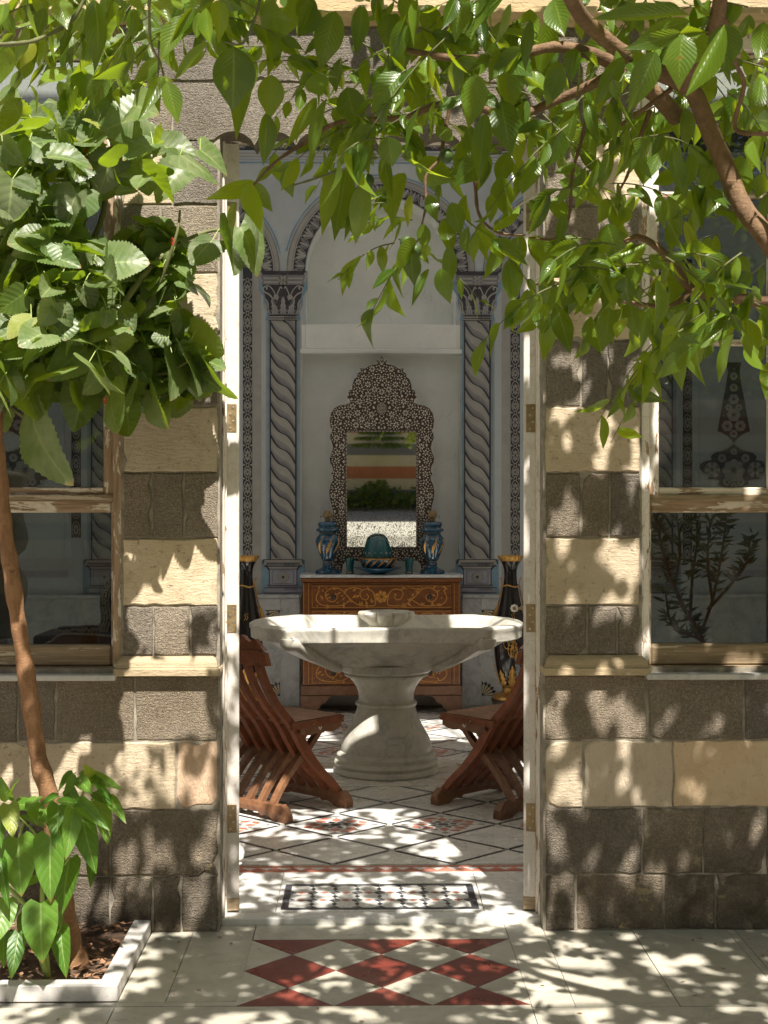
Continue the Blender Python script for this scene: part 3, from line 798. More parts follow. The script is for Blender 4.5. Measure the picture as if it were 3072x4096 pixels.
pane([(mx1, my0), (mx1 - bd, my0 + .018), (mx1 - bd, my1 - .018), (mx1, my1)], 'black', 'border_strip', hall, FZ, g=.0008)
slab(-.331, -.3125, 5.035, 5.373, 'fmarble', parent=hall, z=FZ); slab(.4405, .458, 5.035, 5.373, 'fmarble', parent=hall, z=FZ)
ix0, ix1, iy0, iy1 = mx0 + bd, mx1 - bd, my0 + .018, my1 - .018
MB().box(ix0, ix1, iy0, iy1, FZ - .02, FZ - .0012).build('mosaic_bed', M['fmarble'], hall)
ncx, ncy = 8, 3
cw, chh = (ix1 - ix0) / ncx, (iy1 - iy0) / ncy
tt = FZ + .0002
for i in range(ncx + 1):
    for j in range(ncy + 1):
        x, y = ix0 + i * cw, iy0 + j * chh
        def cl(p): return (min(max(p[0], ix0 + .001), ix1 - .001), min(max(p[1], iy0 + .001), iy1 - .001))
        sx, sy = cw * .27, chh * .27
        if 0 < i < ncx or 0 < j < ncy:
            for (dx, dy) in ((1, 1), (1, -1), (-1, 1), (-1, -1)):
                q = [cl((x, y)), cl((x + dx * sx, y)), cl((x, y + dy * sy))]
                ar = abs((q[1][0] - q[0][0]) * (q[2][1] - q[0][1]))
                if ar > 1e-5: MB().prism_z(inset(q, .0006), FZ - .006, tt).build('tessera', M['black' if dx * dy > 0 else 'grey'], hall)
            if i < ncx and 0 < j < ncy:
                q = [(x + sx * 1.08, y), (x + cw / 2, y + chh * .15), (x + cw - sx * 1.05, y), (x + cw / 2, y - chh * .15)]
                MB().prism_z(inset(q, .0006), FZ - .006, tt).build('tessera', M['pinkred'], hall)
            if j < ncy and 0 < i < ncx:
                q = [(x, y + sy * 1.05), (x + cw * .12, y + chh / 2), (x, y + chh - sy * 1.05), (x - cw * .12, y + chh / 2)]
                MB().prism_z(inset(q, .0006), FZ - .006, tt).build('tessera', M['black'], hall)
# coral and white saw-tooth border
by0, by1 = 5.551, 5.648
MB().box(HALLX0 + .3, HALLX1 - .3, by0, by1, FZ - .02, FZ - .0012).build('border_bed', M['fmarble'], hall)
xx = -1.2; tw = .072
while xx < 1.5:
    for (a, b, ya, yb_) in ((xx, xx + tw, by0 + .026, by1 - .026),):
        MB().prism_z(inset([(a, ya), (b, ya), ((a + b) / 2, yb_)], .0008), FZ - .006, FZ).build('tessera', M['pinkred'], hall)
    xx += tw
for (ya, yb_) in ((by0 + .001, by0 + .024), (by1 - .024, by1 - .001)):
    MB().box(-1.2, 1.5, ya, yb_, FZ - .006, FZ + .0002).build('border_strip', M['pinkred'], hall)
# lozenge floor
cxl, sx_, sy_, Y0 = .127, .2585, .236, 5.667
rh = [(1, 0), (0, 1), (-1, 0), (0, -1)]
def cell(i, j): return (cxl + i * sx_, Y0 + j * sy_)
strip_me = {}
def strip(p, q, w=.021):
    d = Vector((q[0] - p[0], q[1] - p[1])); l = d.length; d /= l; n = Vector((-d.y, d.x))
    a = Vector(p) + d * .026; b = Vector(q) - d * .026
    pts = [a + n * w / 2, a - n * w / 2, b - n * w / 2, b + n * w / 2]
    MB().prism_z([tuple(v) for v in pts], FZ - .015, FZ + .0001).build('black_strip', M['black'], hall)
loz_me = None
for j in range(0, 19):
    for i in range(-7, 8):
        if (i + j) % 2: continue
        x, y = cell(i, j)
        vis = abs(x - cxl) < 1.75
        if j == 0: q = [(x + sx_, y), (x, y + sy_), (x - sx_, y)]
        else: q = [(x + a * sx_, y + b * sy_) for a, b in rh]
        if not vis and j > 6: pass
        q2 = inset(q, .0165 if j else .014)
        MB().prism_z(q2, FZ - .015, FZ + random.uniform(-.0005, .0003)).build('marble_lozenge', M['fmarble'], hall)
        if vis:
            if j > 0: strip((x, y - sy_), (x + sx_, y)); strip((x, y - sy_), (x - sx_, y))
        # star mosaics
        if j in (3, 7, 11, 15) and abs(i) in (1, 3) and not (j == 7 and abs(i) == 1):
            R0 = .56
            def P(r, a): return (x + r * sx_ * .92 * math.cos(R(a)), y + r * sy_ * .92 * math.sin(R(a)))
            def pc(pts, m): MB().prism_z(inset(pts, .0009), FZ - .004, FZ + .0007).build('tessera', M[m], hall)
            pc([P(.12, a) for a in range(0, 360, 45)], 'black')
            for k in range(8):
                a = k * 45 + 22.5
                pc([P(.135, a), P(.25, a + 20), P(.34, a), P(.25, a - 20)], 'grey' if k % 2 else 'black')
                pc([P(.29, a + 22.5), P(.44, a + 37), P(.64, a + 22.5), P(.44, a + 8)], 'pinkred')
                if k % 2 == 0: pc([P(.52, a - 7), P(.60, a - 15), P(.70, a), P(.60, a + 15), P(.52, a + 7)], 'pinkred')
                else: pc([P(.40, a), P(.54, a + 10), P(.54, a - 10)], 'grey')
            for a in (0, 180): pc([P(.66, a), P(.82, a + 5), P(.86, a), P(.82, a - 5)], 'grey')
            for a in (90, 270): pc([P(.66, a), P(.78, a + 7), P(.84, a), P(.78, a - 7)], 'grey')
# round step slabs under the fountain
FC = (.133, 7.66)
for k in range(4):
    a0 = -.42 + k * .21
    MB().prism_z([(FC[0] + a0 + .001, FC[1] - .42), (FC[0] + a0 + .209, FC[1] - .42), (FC[0] + a0 + .209, FC[1] + .42), (FC[0] + a0 + .001, FC[1] + .42)], FZ - .01, FZ + .0035).build('slab', M['fmarble'], hall)
# walls
tag(MB().box(HALLX0 - .15, HALLX0, 5.06, 10.6, -.05, HALLZ).build('wall_left', M['bounce_white']), kind='structure')
tag(MB().box(HALLX1, HALLX1 + .15, 5.06, 10.6, -.05, HALLZ).build('wall_right', M['bounce_white']), kind='structure')
# ceiling with a long unseen roof lantern, added to brighten the hall
cl_ = MB(); LX0, LX1, LY0, LY1 = -4.0, 4.2, 7.70, 10.0
cl_.box(HALLX0 - .15, HALLX1 + .15, 5.06, LY0, HALLZ, HALLZ + .2); cl_.box(HALLX0 - .15, HALLX1 + .15, LY1, 10.75, HALLZ, HALLZ + .2)
cl_.box(HALLX0 - .15, LX0, LY0, LY1, HALLZ, HALLZ + .2); cl_.box(LX1, HALLX1 + .15, LY0, LY1, HALLZ, HALLZ + .2)
ceil_ = tag(cl_.build('ceiling', M['bounce_white']), kind='structure')
for k in range(8):
    xx = LX0 + (LX1 - LX0) * (k + .5) / 8; MB().box(xx - .03, xx + .03, LY0, LY1, HALLZ + .06, HALLZ + .14).build('added_lantern_bar', M['paint'], ceil_)
NX = .135                                     # axis of the niche
nw, uw, ur = .604, .570, .570
zl1 = az(1412, YBACK); zu0 = az(1300, YBACK); zsp = az(1087, YBACK)
wb = MB(); y = YBACK
def quad(x0, x1, z0, z1, yy=y, mi=0): wb.add([(x0, yy, z0), (x1, yy, z0), (x1, yy, z1), (x0, yy, z1)], [(0, 1, 2, 3)], mi)
quad(HALLX0, NX - nw, -.05, zl1); quad(NX + nw, HALLX1, -.05, zl1)
ZWH = az(603, YBACK) + .20
for (a_, b_) in ((HALLX0, NX - nw), (NX + nw, HALLX1)): quad(a_, b_, zl1, ZWH); quad(a_, b_, ZWH, HALLZ, y, 2)
# lower niche
yd = y + .16
quad(NX - nw, NX + nw, -.05, zl1, yd, 1)
wb.add([(NX - nw, y, -.05), (NX - nw, yd, -.05), (NX - nw, yd, zl1), (NX - nw, y, zl1)], [(0, 1, 2, 3)], 1)
wb.add([(NX + nw, y, -.05), (NX + nw, yd, -.05), (NX + nw, yd, zl1), (NX + nw, y, zl1)], [(3, 2, 1, 0)], 1)
wb.add([(NX - nw, y, zl1), (NX + nw, y, zl1), (NX + nw, yd, zl1), (NX - nw, yd, zl1)], [(3, 2, 1, 0)], 1)
# between the niches
quad(NX - nw, NX + nw, zl1, zu0, y, 1)
# upper niche with arch
yu = y + .30; n = 28
a_ = arc(NX, zsp, uw, 180, 0, n)
quad(NX - nw, NX - uw, zu0, zsp, y); quad(NX + uw, NX + nw, zu0, zsp, y)
top = HALLZ
for i in range(n):
    (xa, za), (xb, zb) = a_[i], a_[i + 1]
    wb.add([(xa, y, za), (xb, y, zb), (xb, y, ZWH), (xa, y, ZWH)], [(0, 1, 2, 3)]); wb.add([(xa, y, ZWH), (xb, y, ZWH), (xb, y, top), (xa, y, top)], [(0, 1, 2, 3)], 2)
    wb.add([(xa, y, za), (xb, y, zb), (xb, yu, zb), (xa, yu, za)], [(3, 2, 1, 0)], 1)
    wb.add([(xa, yu, za), (xb, yu, zb), (xb, yu, zu0), (xa, yu, zu0)], [(3, 2, 1, 0)], 1)
for (a2, b2) in ((NX - nw, NX - uw), (NX + uw, NX + nw)): quad(a2, b2, zsp, ZWH, y); quad(a2, b2, ZWH, top, y, 2)
for sx in (-1, 1):
    wb.add([(NX + sx * uw, y, zu0), (NX + sx * uw, yu, zu0), (NX + sx * uw, yu, zsp), (NX + sx * uw, y, zsp)], [(0, 1, 2, 3)], 1)
wb.add([(NX - uw, y, zu0), (NX + uw, y, zu0), (NX + uw, yu, zu0), (NX - uw, yu, zu0)], [(0, 1, 2, 3)], 1)
wback = tag(wb.build('wall_back', [M['plaster'], M['lplaster'], M['bounce_white']], fix=False), kind='structure')
tag(MB().box(HALLX0 - .1, HALLX1 + .1, 10.62, 10.75, -.05, HALLZ).build('wall_behind_niches', M['bounce_white']), kind='structure')
# shelf fascia and its lip
MB().cbox(NX - uw - .004, NX + uw + .004, y - .012, y - .001, zl1 + .03, zu0 + .002, .003).build('shelf_fascia', M['lplaster'], wback)
MB().cbox(NX - nw - .012, NX + nw + .012, y - .022, y - .001, zl1 - .005, zl1 + .029, .005).build('shelf_lip', M['lplaster'], wback)
# ------- painted decoration: thin paint layers on the wall
DZ = az(2377, YBACK)
L0, L1, L2, L3, L4 = y - .002, y - .0035, y - .005, y - .0065, y - .008
def petals(mb, cx, cz, r, n, yy, mi, w=.38, rz=None, ph=0):
    for k in range(n):
        a = 2 * math.pi * k / n + ph
        d = (math.cos(a), math.sin(a)); p = (-d[1], d[0]); q = []
        for t, ww in ((.18, .05), (.45, .5), (.75, 1), (1, .45), (1.02, 0), (1, -.45), (.75, -1), (.45, -.5)):
            wv = ww * w * r * math.pi / n * 1.2
            q.append((cx + d[0] * t * r + p[0] * wv, cz + (d[1] * t * r + p[1] * wv) * ((rz or r) / r)))
        mb.flat_y(q, yy, mi)
def ring(mb, cx, cz, r, rz, w, yy, mi, n=18):
    q = arc(cx, cz, r, 0, 360, n, rz); mb.stroke(q, w, yy, mi)
PM = [M['pdark'], M['pgrey'], M['plight'], M['pblue'], M['plav'], M['pmid']]
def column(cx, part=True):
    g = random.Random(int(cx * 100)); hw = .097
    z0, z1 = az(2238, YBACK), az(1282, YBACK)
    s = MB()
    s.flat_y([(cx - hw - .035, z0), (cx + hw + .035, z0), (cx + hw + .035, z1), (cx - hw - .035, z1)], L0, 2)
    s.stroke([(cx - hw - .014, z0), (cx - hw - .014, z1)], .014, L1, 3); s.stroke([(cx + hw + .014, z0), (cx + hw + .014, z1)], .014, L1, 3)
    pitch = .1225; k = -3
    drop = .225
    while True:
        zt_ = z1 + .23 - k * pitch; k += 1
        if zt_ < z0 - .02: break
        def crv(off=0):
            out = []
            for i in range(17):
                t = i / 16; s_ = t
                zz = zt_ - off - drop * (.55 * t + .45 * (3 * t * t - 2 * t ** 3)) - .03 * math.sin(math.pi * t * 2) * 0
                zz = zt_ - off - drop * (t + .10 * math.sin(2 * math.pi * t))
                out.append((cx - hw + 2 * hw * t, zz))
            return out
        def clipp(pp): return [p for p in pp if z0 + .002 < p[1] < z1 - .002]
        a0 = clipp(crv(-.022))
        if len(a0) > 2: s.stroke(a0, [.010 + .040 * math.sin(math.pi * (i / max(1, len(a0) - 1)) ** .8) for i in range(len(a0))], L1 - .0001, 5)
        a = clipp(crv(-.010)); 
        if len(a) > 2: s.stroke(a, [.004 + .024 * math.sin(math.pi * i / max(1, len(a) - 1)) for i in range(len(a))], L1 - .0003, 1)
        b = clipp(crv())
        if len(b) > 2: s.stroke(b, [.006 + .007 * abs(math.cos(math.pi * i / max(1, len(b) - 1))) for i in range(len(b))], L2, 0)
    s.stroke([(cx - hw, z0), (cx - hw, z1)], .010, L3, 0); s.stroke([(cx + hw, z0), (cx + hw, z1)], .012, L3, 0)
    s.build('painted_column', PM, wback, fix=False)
    # base
    b = MB(); zb0, zb1 = az(2374, YBACK), z0
    H = zb1 - zb0
    def tr(w0, w1, h0, h1, yy, mi): b.flat_y([(cx - w0, zb0 + H * h0), (cx + w0, zb0 + H * h0), (cx + w1, zb0 + H * h1), (cx - w1, zb0 + H * h1)], yy, mi)
    tr(.165, .165, 0, 1, L0, 3)
    tr(.145, .120, 0.02, .17, L1, 4); tr(.118, .118, .17, .25, L1, 1); tr(.105, .105, .25, .72, L1, 4)
    tr(.085, .085, .29, .68, L2, 1); tr(.078, .078, .31, .66, L3, 4)
    tr(.105, .125, .72, .80, L1, 2); tr(.130, .130, .80, .90, L1, 1); tr(.125, .148, .90, 1, L1, 2)
    for h in (.02, .17, .25, .72, .80, .90, 1.0):
        b.stroke([(cx - .148 + .03 * (h in (.25, .72)), zb0 + H * h), (cx + .148 - .03 * (h in (.25, .72)), zb0 + H * h)], .005, L3, 0)
    for sx in (-1, 1):
        b.stroke([(cx + sx * .145, zb0 + H), (cx + sx * .155, zb0 + H * .9), (cx + sx * .125, zb0 + H * .8), (cx + sx * .105, zb0 + H * .7)], .012, L3, 0)
        b.stroke([(cx + sx * .105, zb0 + H * .26), (cx + sx * .105, zb0 + H * .7)], .006, L3, 0)
        b.stroke([(cx + sx * .135, zb0 + H * .93), (cx + sx * .14, zb0 + H * .84)], .02, L4, 2)
    for k in range(9): b.stroke([(cx + .01 + k * .010, zb0 + H * .81), (cx + .01 + k * .010, zb0 + H * .89)], .0035, L3, 0)
    for k in range(9): b.stroke([(cx + .01 + k * .010, zb0 + H * .18), (cx + .014 + k * .012, zb0 + H * .10)], .0035, L3, 0)
    b.flat_y(arc(cx, zb0 + H * .485, .044, 0, 340, 20), L3, 0); petals(b, cx, zb0 + H * .485, .041, 8, L4, 2, .9)
    b.flat_y(arc(cx, zb0 + H * .485, .009, 0, 340, 10), L4 - .001, 0)
    b.build('painted_pedestal', PM, wback, fix=False)
    # capital
    c = MB(); zc0, zc1 = z1, az(1085, YBACK); H = zc1 - zc0
    def q(*pp): return [(cx + sx_ * p[0], zc0 + H * p[1]) for sx_ in (1,) for p in pp]
    def sym(pp, yy, mi):
        for sx in (-1, 1): c.flat_y([(cx + sx * p[0], zc0 + H * p[1]) for p in pp], yy, mi)
    def sst(pp, w, yy, mi, n=5):
        pp = [tuple(v) for v in spline(pp, n)]
        for sx in (-1, 1): c.stroke([(cx + sx * p[0], zc0 + H * p[1]) for p in pp], w, yy, mi)
    c.flat_y(q((-.135, 0), (.135, 0), (.125, .16), (.15, .3), (.15, .48), (.185, .62), (.185, 1), (-.185, 1), (-.185, .62), (-.15, .48), (-.15, .3), (-.125, .16)), L0, 3)
    c.flat_y(q((-.10, 0), (.10, 0), (.10, .1), (.12, .3), (.155, .66), (.165, .98), (-.165, .98), (-.155, .66), (-.12, .3), (-.10, .1)), L1, 0)
    c.flat_y(q((-.105, .0), (.105, .0), (.112, .05), (.105, .09), (-.105, .09), (-.112, .05)), L2, 2)
    for h in (.0, .045, .09): c.stroke(q((-.11, h), (.11, h)), .006, L3, 0)
    for k in range(9): c.stroke(q((.012 + k * .010, .01), (.012 + k * .010, .085)), .0035, L3, 0)
    # acanthus leaves
    for (dx, w, h0, h1, tone) in ((0, .032, .11, .48, 2), (-.06, .034, .11, .44, 2), (.06, .034, .11, .44, 2)):
        outl = []
        for k in range(9):
            t = k / 8; ww = w * (1 - .75 * t) * (1 + .28 * math.cos(k * math.pi))
            outl.append((dx + ww + (.022 * (1 if dx > 0 else -1 if dx < 0 else 0)) * t * t, h0 + (h1 - h0) * t))
        outl2 = []
        for k in range(9):
            t = k / 8; ww = w * (1 - .75 * t) * (1 + .28 * math.cos(k * math.pi))
            outl2.append((dx - ww + (.022 * (1 if dx > 0 else -1 if dx < 0 else 0)) * t * t, h0 + (h1 - h0) * t))
        c.flat_y(q(*(outl + outl2[::-1])), L2, 1); 
        for off in (-.5, 0, .5): c.stroke(q(*[(dx + w * off * (1 - .6 * k / 6) + (.022 * (1 if dx > 0 else -1 if dx < 0 else 0)) * (k / 6) ** 2, h0 + .02 + (h1 - h0 - .05) * k / 6) for k in range(7)]), .0075, L3, 2)
    sst([(.098, .12), (.118, .22), (.120, .34), (.135, .42)], .022, L2, 1); sst([(.098, .12), (.112, .22), (.116, .34), (.138, .43)], .007, L3, 2)
    sst([(.098, .13), (.128, .20), (.132, .28), (.142, .33)], .012, L3, 2)
    # volutes
    sst([(.058, .30), (.075, .42), (.105, .52), (.140, .57), (.152, .63), (.140, .68), (.122, .66), (.128, .62)], .011, L3, 2)
    sst([(.045, .40), (.045, .52), (.030, .62), (.018, .68), (.010, .64)], .009, L3, 2)
    sst([(.050, .42), (.070, .58), (.100, .68), (.128, .70)], .008, L3, 2)
    for sx in (-1, 1): petals(c, cx + sx * .052, zc0 + H * .47, .020, 5, L4, 2, .8)
    # abacus
    c.flat_y(q((-.160, .72), (.160, .72), (.172, .90), (.172, 1.0), (-.172, 1.0), (-.172, .90)), L2, 1)
    c.flat_y(q((-.145, .75), (.145, .75), (.145, .79), (-.145, .79)), L3, 2); c.flat_y(q((-.15, .83), (.15, .83), (.15, .87), (-.15, .87)), L3, 2)
    c.flat_y(q((-.172, .92), (.172, .92), (.172, 1), (-.172, 1)), L3, 0)
    sst([(.165, .96), (.176, .88), (.160, .78)], .016, L4, 2)
    petals(c, cx, zc0 + H * .81, .036, 6, L4 - .001, 2, 1.1); c.flat_y(arc(cx, zc0 + H * .81, .010, 0, 330, 10), L4 - .002, 1)
    c.build('painted_capital', PM, wback, fix=False)
COLX = [NX - .745, NX + .735, NX - 2.10, NX + 2.13]
for cxx in COLX: column(cxx)
def leaf_arch(cx, r0, r1, za, name, a0=180, a1=0):
    s = MB(); n = 40
    inn = arc(cx, za, r0, a0, a1, n); out = arc(cx, za, r1, a0, a1, n)
    for i in range(n): s.flat_y([inn[i], inn[i + 1], out[i + 1], out[i]], L0, 0)
    k = int(math.pi * (r0 + r1) / 2 / .085); rm = (r0 + r1) / 2; hw = (r1 - r0) / 2
    for i in range(k):
        a = R(a0 + (a1 - a0) * (i + .5) / k); c_, s_ = math.cos(a), math.sin(a)
        def P(rr, tt): return (cx + (rm + rr * hw) * c_ - tt * s_, za + (rm + rr * hw) * s_ + tt * c_)
        for sg in (-1, 1):
            s.flat_y([P(-.85, .004 * sg), P(-.5, .020 * sg), P(0, .030 * sg), P(.45, .036 * sg), P(.75, .028 * sg), P(.55, .016 * sg), P(.1, .010 * sg)], L1, 2 if (i % 2) else 1)
            s.stroke([P(-.8, .012 * sg), P(-.3, .036 * sg), P(.2, .040 * sg), P(.85, .030 * sg)], .004, L2, 2)
        s.flat_y([P(-.9, .006), P(.3, .009), P(.9, 0), P(.3, -.009), P(-.9, -.006)], L2, 2)
        s.flat_y([P(.95, .034 + .006), P(.95, .046), P(.72, .046), P(.72, .034)], L2, 2)
    o = MB()
    s.stroke(arc(cx, za, r1 + .012, a0, a1, n), .004, L1, 1); s.stroke(arc(cx, za, r1 + .047, a0, a1, n), .005, L1, 1)
    s.build(name, PM, wback, fix=False)
def white_band(cx, r0, r1, za, a0=180, a1=0):
    s = MB(); n = 40; i_, o_ = arc(cx, za, r0, a0, a1, n), arc(cx, za, r1, a0, a1, n)
    for i in range(n): s.flat_y([i_[i], i_[i + 1], o_[i + 1], o_[i]], y - .0012, 2)
    s.build('painted_band', PM, wback, fix=False)
leaf_arch(NX, .578, .668, zsp, 'painted_leaf_arch'); white_band(NX, .668, .722, zsp)
bl = MB(); bl.stroke(arc(NX, zsp, .737, 168, 12, 36), .012, L1, 3)
SB = [(COLX[0] + COLX[2]) / 2, (COLX[1] + COLX[3]) / 2]
for sb in SB:
    hwid = abs(COLX[0] - COLX[2]) / 2
    leaf_arch(sb, hwid - .165, hwid - .075, zsp, 'painted_leaf_arch'); white_band(sb, hwid - .075, hwid - .022, zsp)
    bl.stroke(arc(sb, zsp, hwid - .008, 168, 12, 36), .012, L1, 3)
    white_band(sb, hwid - .232, hwid - .166, zsp)
    st = MB()
    for sx in (-1, 1):
        x0, x1 = sorted((sb + sx * (hwid - .232), sb + sx * (hwid - .166)))
        st.flat_y([(x0, DZ), (x1, DZ), (x1, zsp), (x0, zsp)], y - .0012, 2)
        xl = sb + sx * (hwid - .345); st.stroke([(xl, DZ + .12), (xl, zsp)], .005, L0, 4)
    st.stroke(arc(sb, zsp, hwid - .345, 180, 0, 30), .005, L0, 4)
    st.build('painted_band', PM, wback, fix=False)
    # rosette border following the arch
    rb = MB(); rr = hwid - .270; hw = .036
    zend = az(2250, YBACK)
    path = [(sb - rr, zend)] + [(sb - rr, zsp)] 
    def seg(p0, p1, hw_, yy, mi):
        d = Vector((p1[0] - p0[0], p1[1] - p0[1])).normalized(); nn = Vector((-d.y, d.x)) * hw_
        rb.flat_y([(p0[0] + nn.x, p0[1] + nn.y), (p0[0] - nn.x, p0[1] - nn.y), (p1[0] - nn.x, p1[1] - nn.y), (p1[0] + nn.x, p1[1] + nn.y)], yy, mi)
    a_in, a_out = arc(sb, zsp, rr - hw, 180, 0, 30), arc(sb, zsp, rr + hw, 180, 0, 30)
    for i in range(30): rb.flat_y([a_in[i], a_in[i + 1], a_out[i + 1], a_out[i]], L0, 0)
    for sx in (-1, 1):
        seg((sb + sx * rr, zend), (sb + sx * rr, zsp), hw, L0, 0)
        zz = zend + .06; k = 0
        while zz < zsp - .03:
            big = k % 2 == 0; h_ = .062 if big else .040
            xc = sb + sx * rr
            ring(rb, xc, zz, .030 if big else .026, h_, .006, L2, 2, 14); petals(rb, xc, zz, .022, 8, L2, 2, .55, .022 * h_ / .032)
            for dx in (-.028, .028): rb.flat_y(arc(xc + dx, zz + h_ + .014, .008, 0, 300, 6), L2, 2)
            ring(rb, xc, zz + h_ + .012, .012, .014, .005, L3, 2, 8)
            zz += (.062 + .040) + .024; k += 1
    L = math.pi * rr; kk = int(L / .125)
    for i in range(kk):
        a = math.pi * (i + .5) / kk; xc, zc = sb + rr * math.cos(a), zsp + rr * math.sin(a)
        ring(rb, xc, zc, .030, .030, .006, L2, 2, 14); petals(rb, xc, zc, .022, 8, L2, 2, .55)
        for dr_ in (-.026, .026):
            a2 = math.pi * (i + 1) / kk; rb.flat_y(arc(sb + (rr + dr_) * math.cos(a2), zsp + (rr + dr_) * math.sin(a2), .008, 0, 300, 6), L2, 2)
    rb.build('painted_rosette_border', PM, wback, fix=False)
bl.build('painted_blue_line', PM, wback, fix=False)
# outer bays seen through the windows: border, panel lines and the dark arabesque
for sx in (-1, 1):
    co = COLX[2] if sx < 0 else COLX[3]
    rb = MB(); xc = co + sx * .215
    zend = az(2250, YBACK) if sx > 0 else az(2150, YBACK)
    rb.flat_y([(xc - .036, zend), (xc + .036, zend), (xc + .036, zsp + .1), (xc - .036, zsp + .1)], L0, 0)
    zz = zend + .06; k = 0
    while zz < zsp:
        h_ = .062 if k % 2 == 0 else .040
        ring(rb, xc, zz, .030, h_, .006, L2, 2, 12); petals(rb, xc, zz, .022, 8, L2, 2, .55, .022 * h_ / .032); zz += .126; k += 1
    rb.build('painted_rosette_border', PM, wback, fix=False)
    pl = MB()
    xa = xc + sx * .06; xb = xc + sx * 1.5; zb = az(2310, YBACK)
    x0, x1 = sorted((xa, xb)); pl.flat_y([(x0, zb), (x1, zb), (x1, zb + .055), (x0, zb + .055)], L0, 4)
    pl.stroke([(xa + sx * .03, zsp + .6), (xa + sx * .03, zb + .09), (xb, zb + .09)], .006, L1, 4)
    pl.build('painted_panel_line', PM, wback, fix=False)
    A = MB(); acx = NX + sx * 2.70; z0 = az(1965, YBACK); z1 = az(1780, YBACK); z2 = az(1460, YBACK)
    Hh = z1 - z0
    qt = [(0, 0), (.05, .05), (.09, .12), (.12, .16), (.11, .23), (.16, .26), (.20, .27), (.19, .34), (.235, .40), (.265, .50), (.255, .60), (.21, .66), (.17, .68), (.18, .76), (.145, .84), (.09, .87), (.05, .92), (.02, .98), (0, 1.04)]
    A.flat_y([(acx + p[0] * 1.0, z0 + p[1] * Hh) for p in qt] + [(acx - p[0], z0 + p[1] * Hh) for p in qt[-2:0:-1]], L0, 0)
    sh = [(0, 1.04), (.02, 1.12), (.05, 1.2), (.09, 1.27), (.125, 1.30), (.085, 1.95), (.06, 2.3), (.045, 2.6), (.06, 2.8)]
    A.flat_y([(acx + p[0], z0 + p[1] * Hh) for p in sh] + [(acx - p[0], z0 + p[1] * Hh) for p in sh[::-1]], L0, 0)
    petals(A, acx, z0 + .45 * Hh, .085, 8, L1, 2, .8)
    for dx in (-.165, .165): petals(A, acx + dx, z0 + .47 * Hh, .058, 6, L1, 2, 1.1); A.flat_y(arc(acx + dx, z0 + .47 * Hh, .016, 0, 330, 10), L2, 0)
    for dx in (-.09, .09): petals(A, acx + dx, z0 + .72 * Hh, .032, 7, L1, 2, 1); petals(A, acx + dx * .6, z0 + .20 * Hh, .03, 5, L1, 2, .7)
    for (dx, zz_, r_) in ((0, 1.66, .05), (-.05, 1.42, .042), (.05, 1.42, .042), (0, 2.0, .04), (0, 2.25, .032), (0, 1.25, .03), (-.04, 1.82, .026), (.04, 1.82, .026), (0, .12, .025), (0, .86, .025), (0, 2.5, .03)):
        petals(A, acx + dx, z0 + zz_ * Hh, r_, 6, L1, 2, .8)
    A.build('painted_arabesque', PM, wback, fix=False)
    A2 = MB(); A2.stroke([(acx + 1.07 * p[0] + .012, z0 + p[1] * Hh) for p in qt], .004, L0, 1); A2.stroke([(acx - 1.07 * p[0] - .012, z0 + p[1] * Hh) for p in qt], .004, L0, 1)
    A2.build('painted_outline', PM, wback, fix=False)
# frieze under the lintel line
fz = MB(); f0, f1 = az(603, YBACK), az(603, YBACK) + .17
fz.flat_y([(HALLX0, f0), (HALLX1, f0), (HALLX1, f1), (HALLX0, f1)], L0, 0)
k = -1.9
while k < 2.2:
    cx_ = NX + k
    for sg in (-1, 1):
        fz.flat_y([(cx_ + sg * .004, f0 + .01), (cx_ + sg * .025, f0 + .05), (cx_ + sg * .04, f0 + .10), (cx_ + sg * .03, f0 + .14), (cx_ + sg * .015, f0 + .09)], L1, 2 if int(k * 20) % 2 else 1)
        fz.stroke([(cx_ + sg * .012, f0 + .012), (cx_ + sg * .045, f0 + .05), (cx_ + sg * .05, f0 + .11)], .005, L2, 2)
    fz.flat_y([(cx_ - .008, f0 + .02), (cx_ + .008, f0 + .02), (cx_, f0 + .13)], L2, 2)
    k += .105
for (yy_, mi, w_) in ((615, 2, .012), (628, 2, .014), (640, 4, .006), (652, 3, .012)):
    fz.stroke([(HALLX0, az(yy_, YBACK)), (HALLX1, az(yy_, YBACK))], w_, L0, mi)
fz.build('painted_frieze', PM, wback, fix=False)
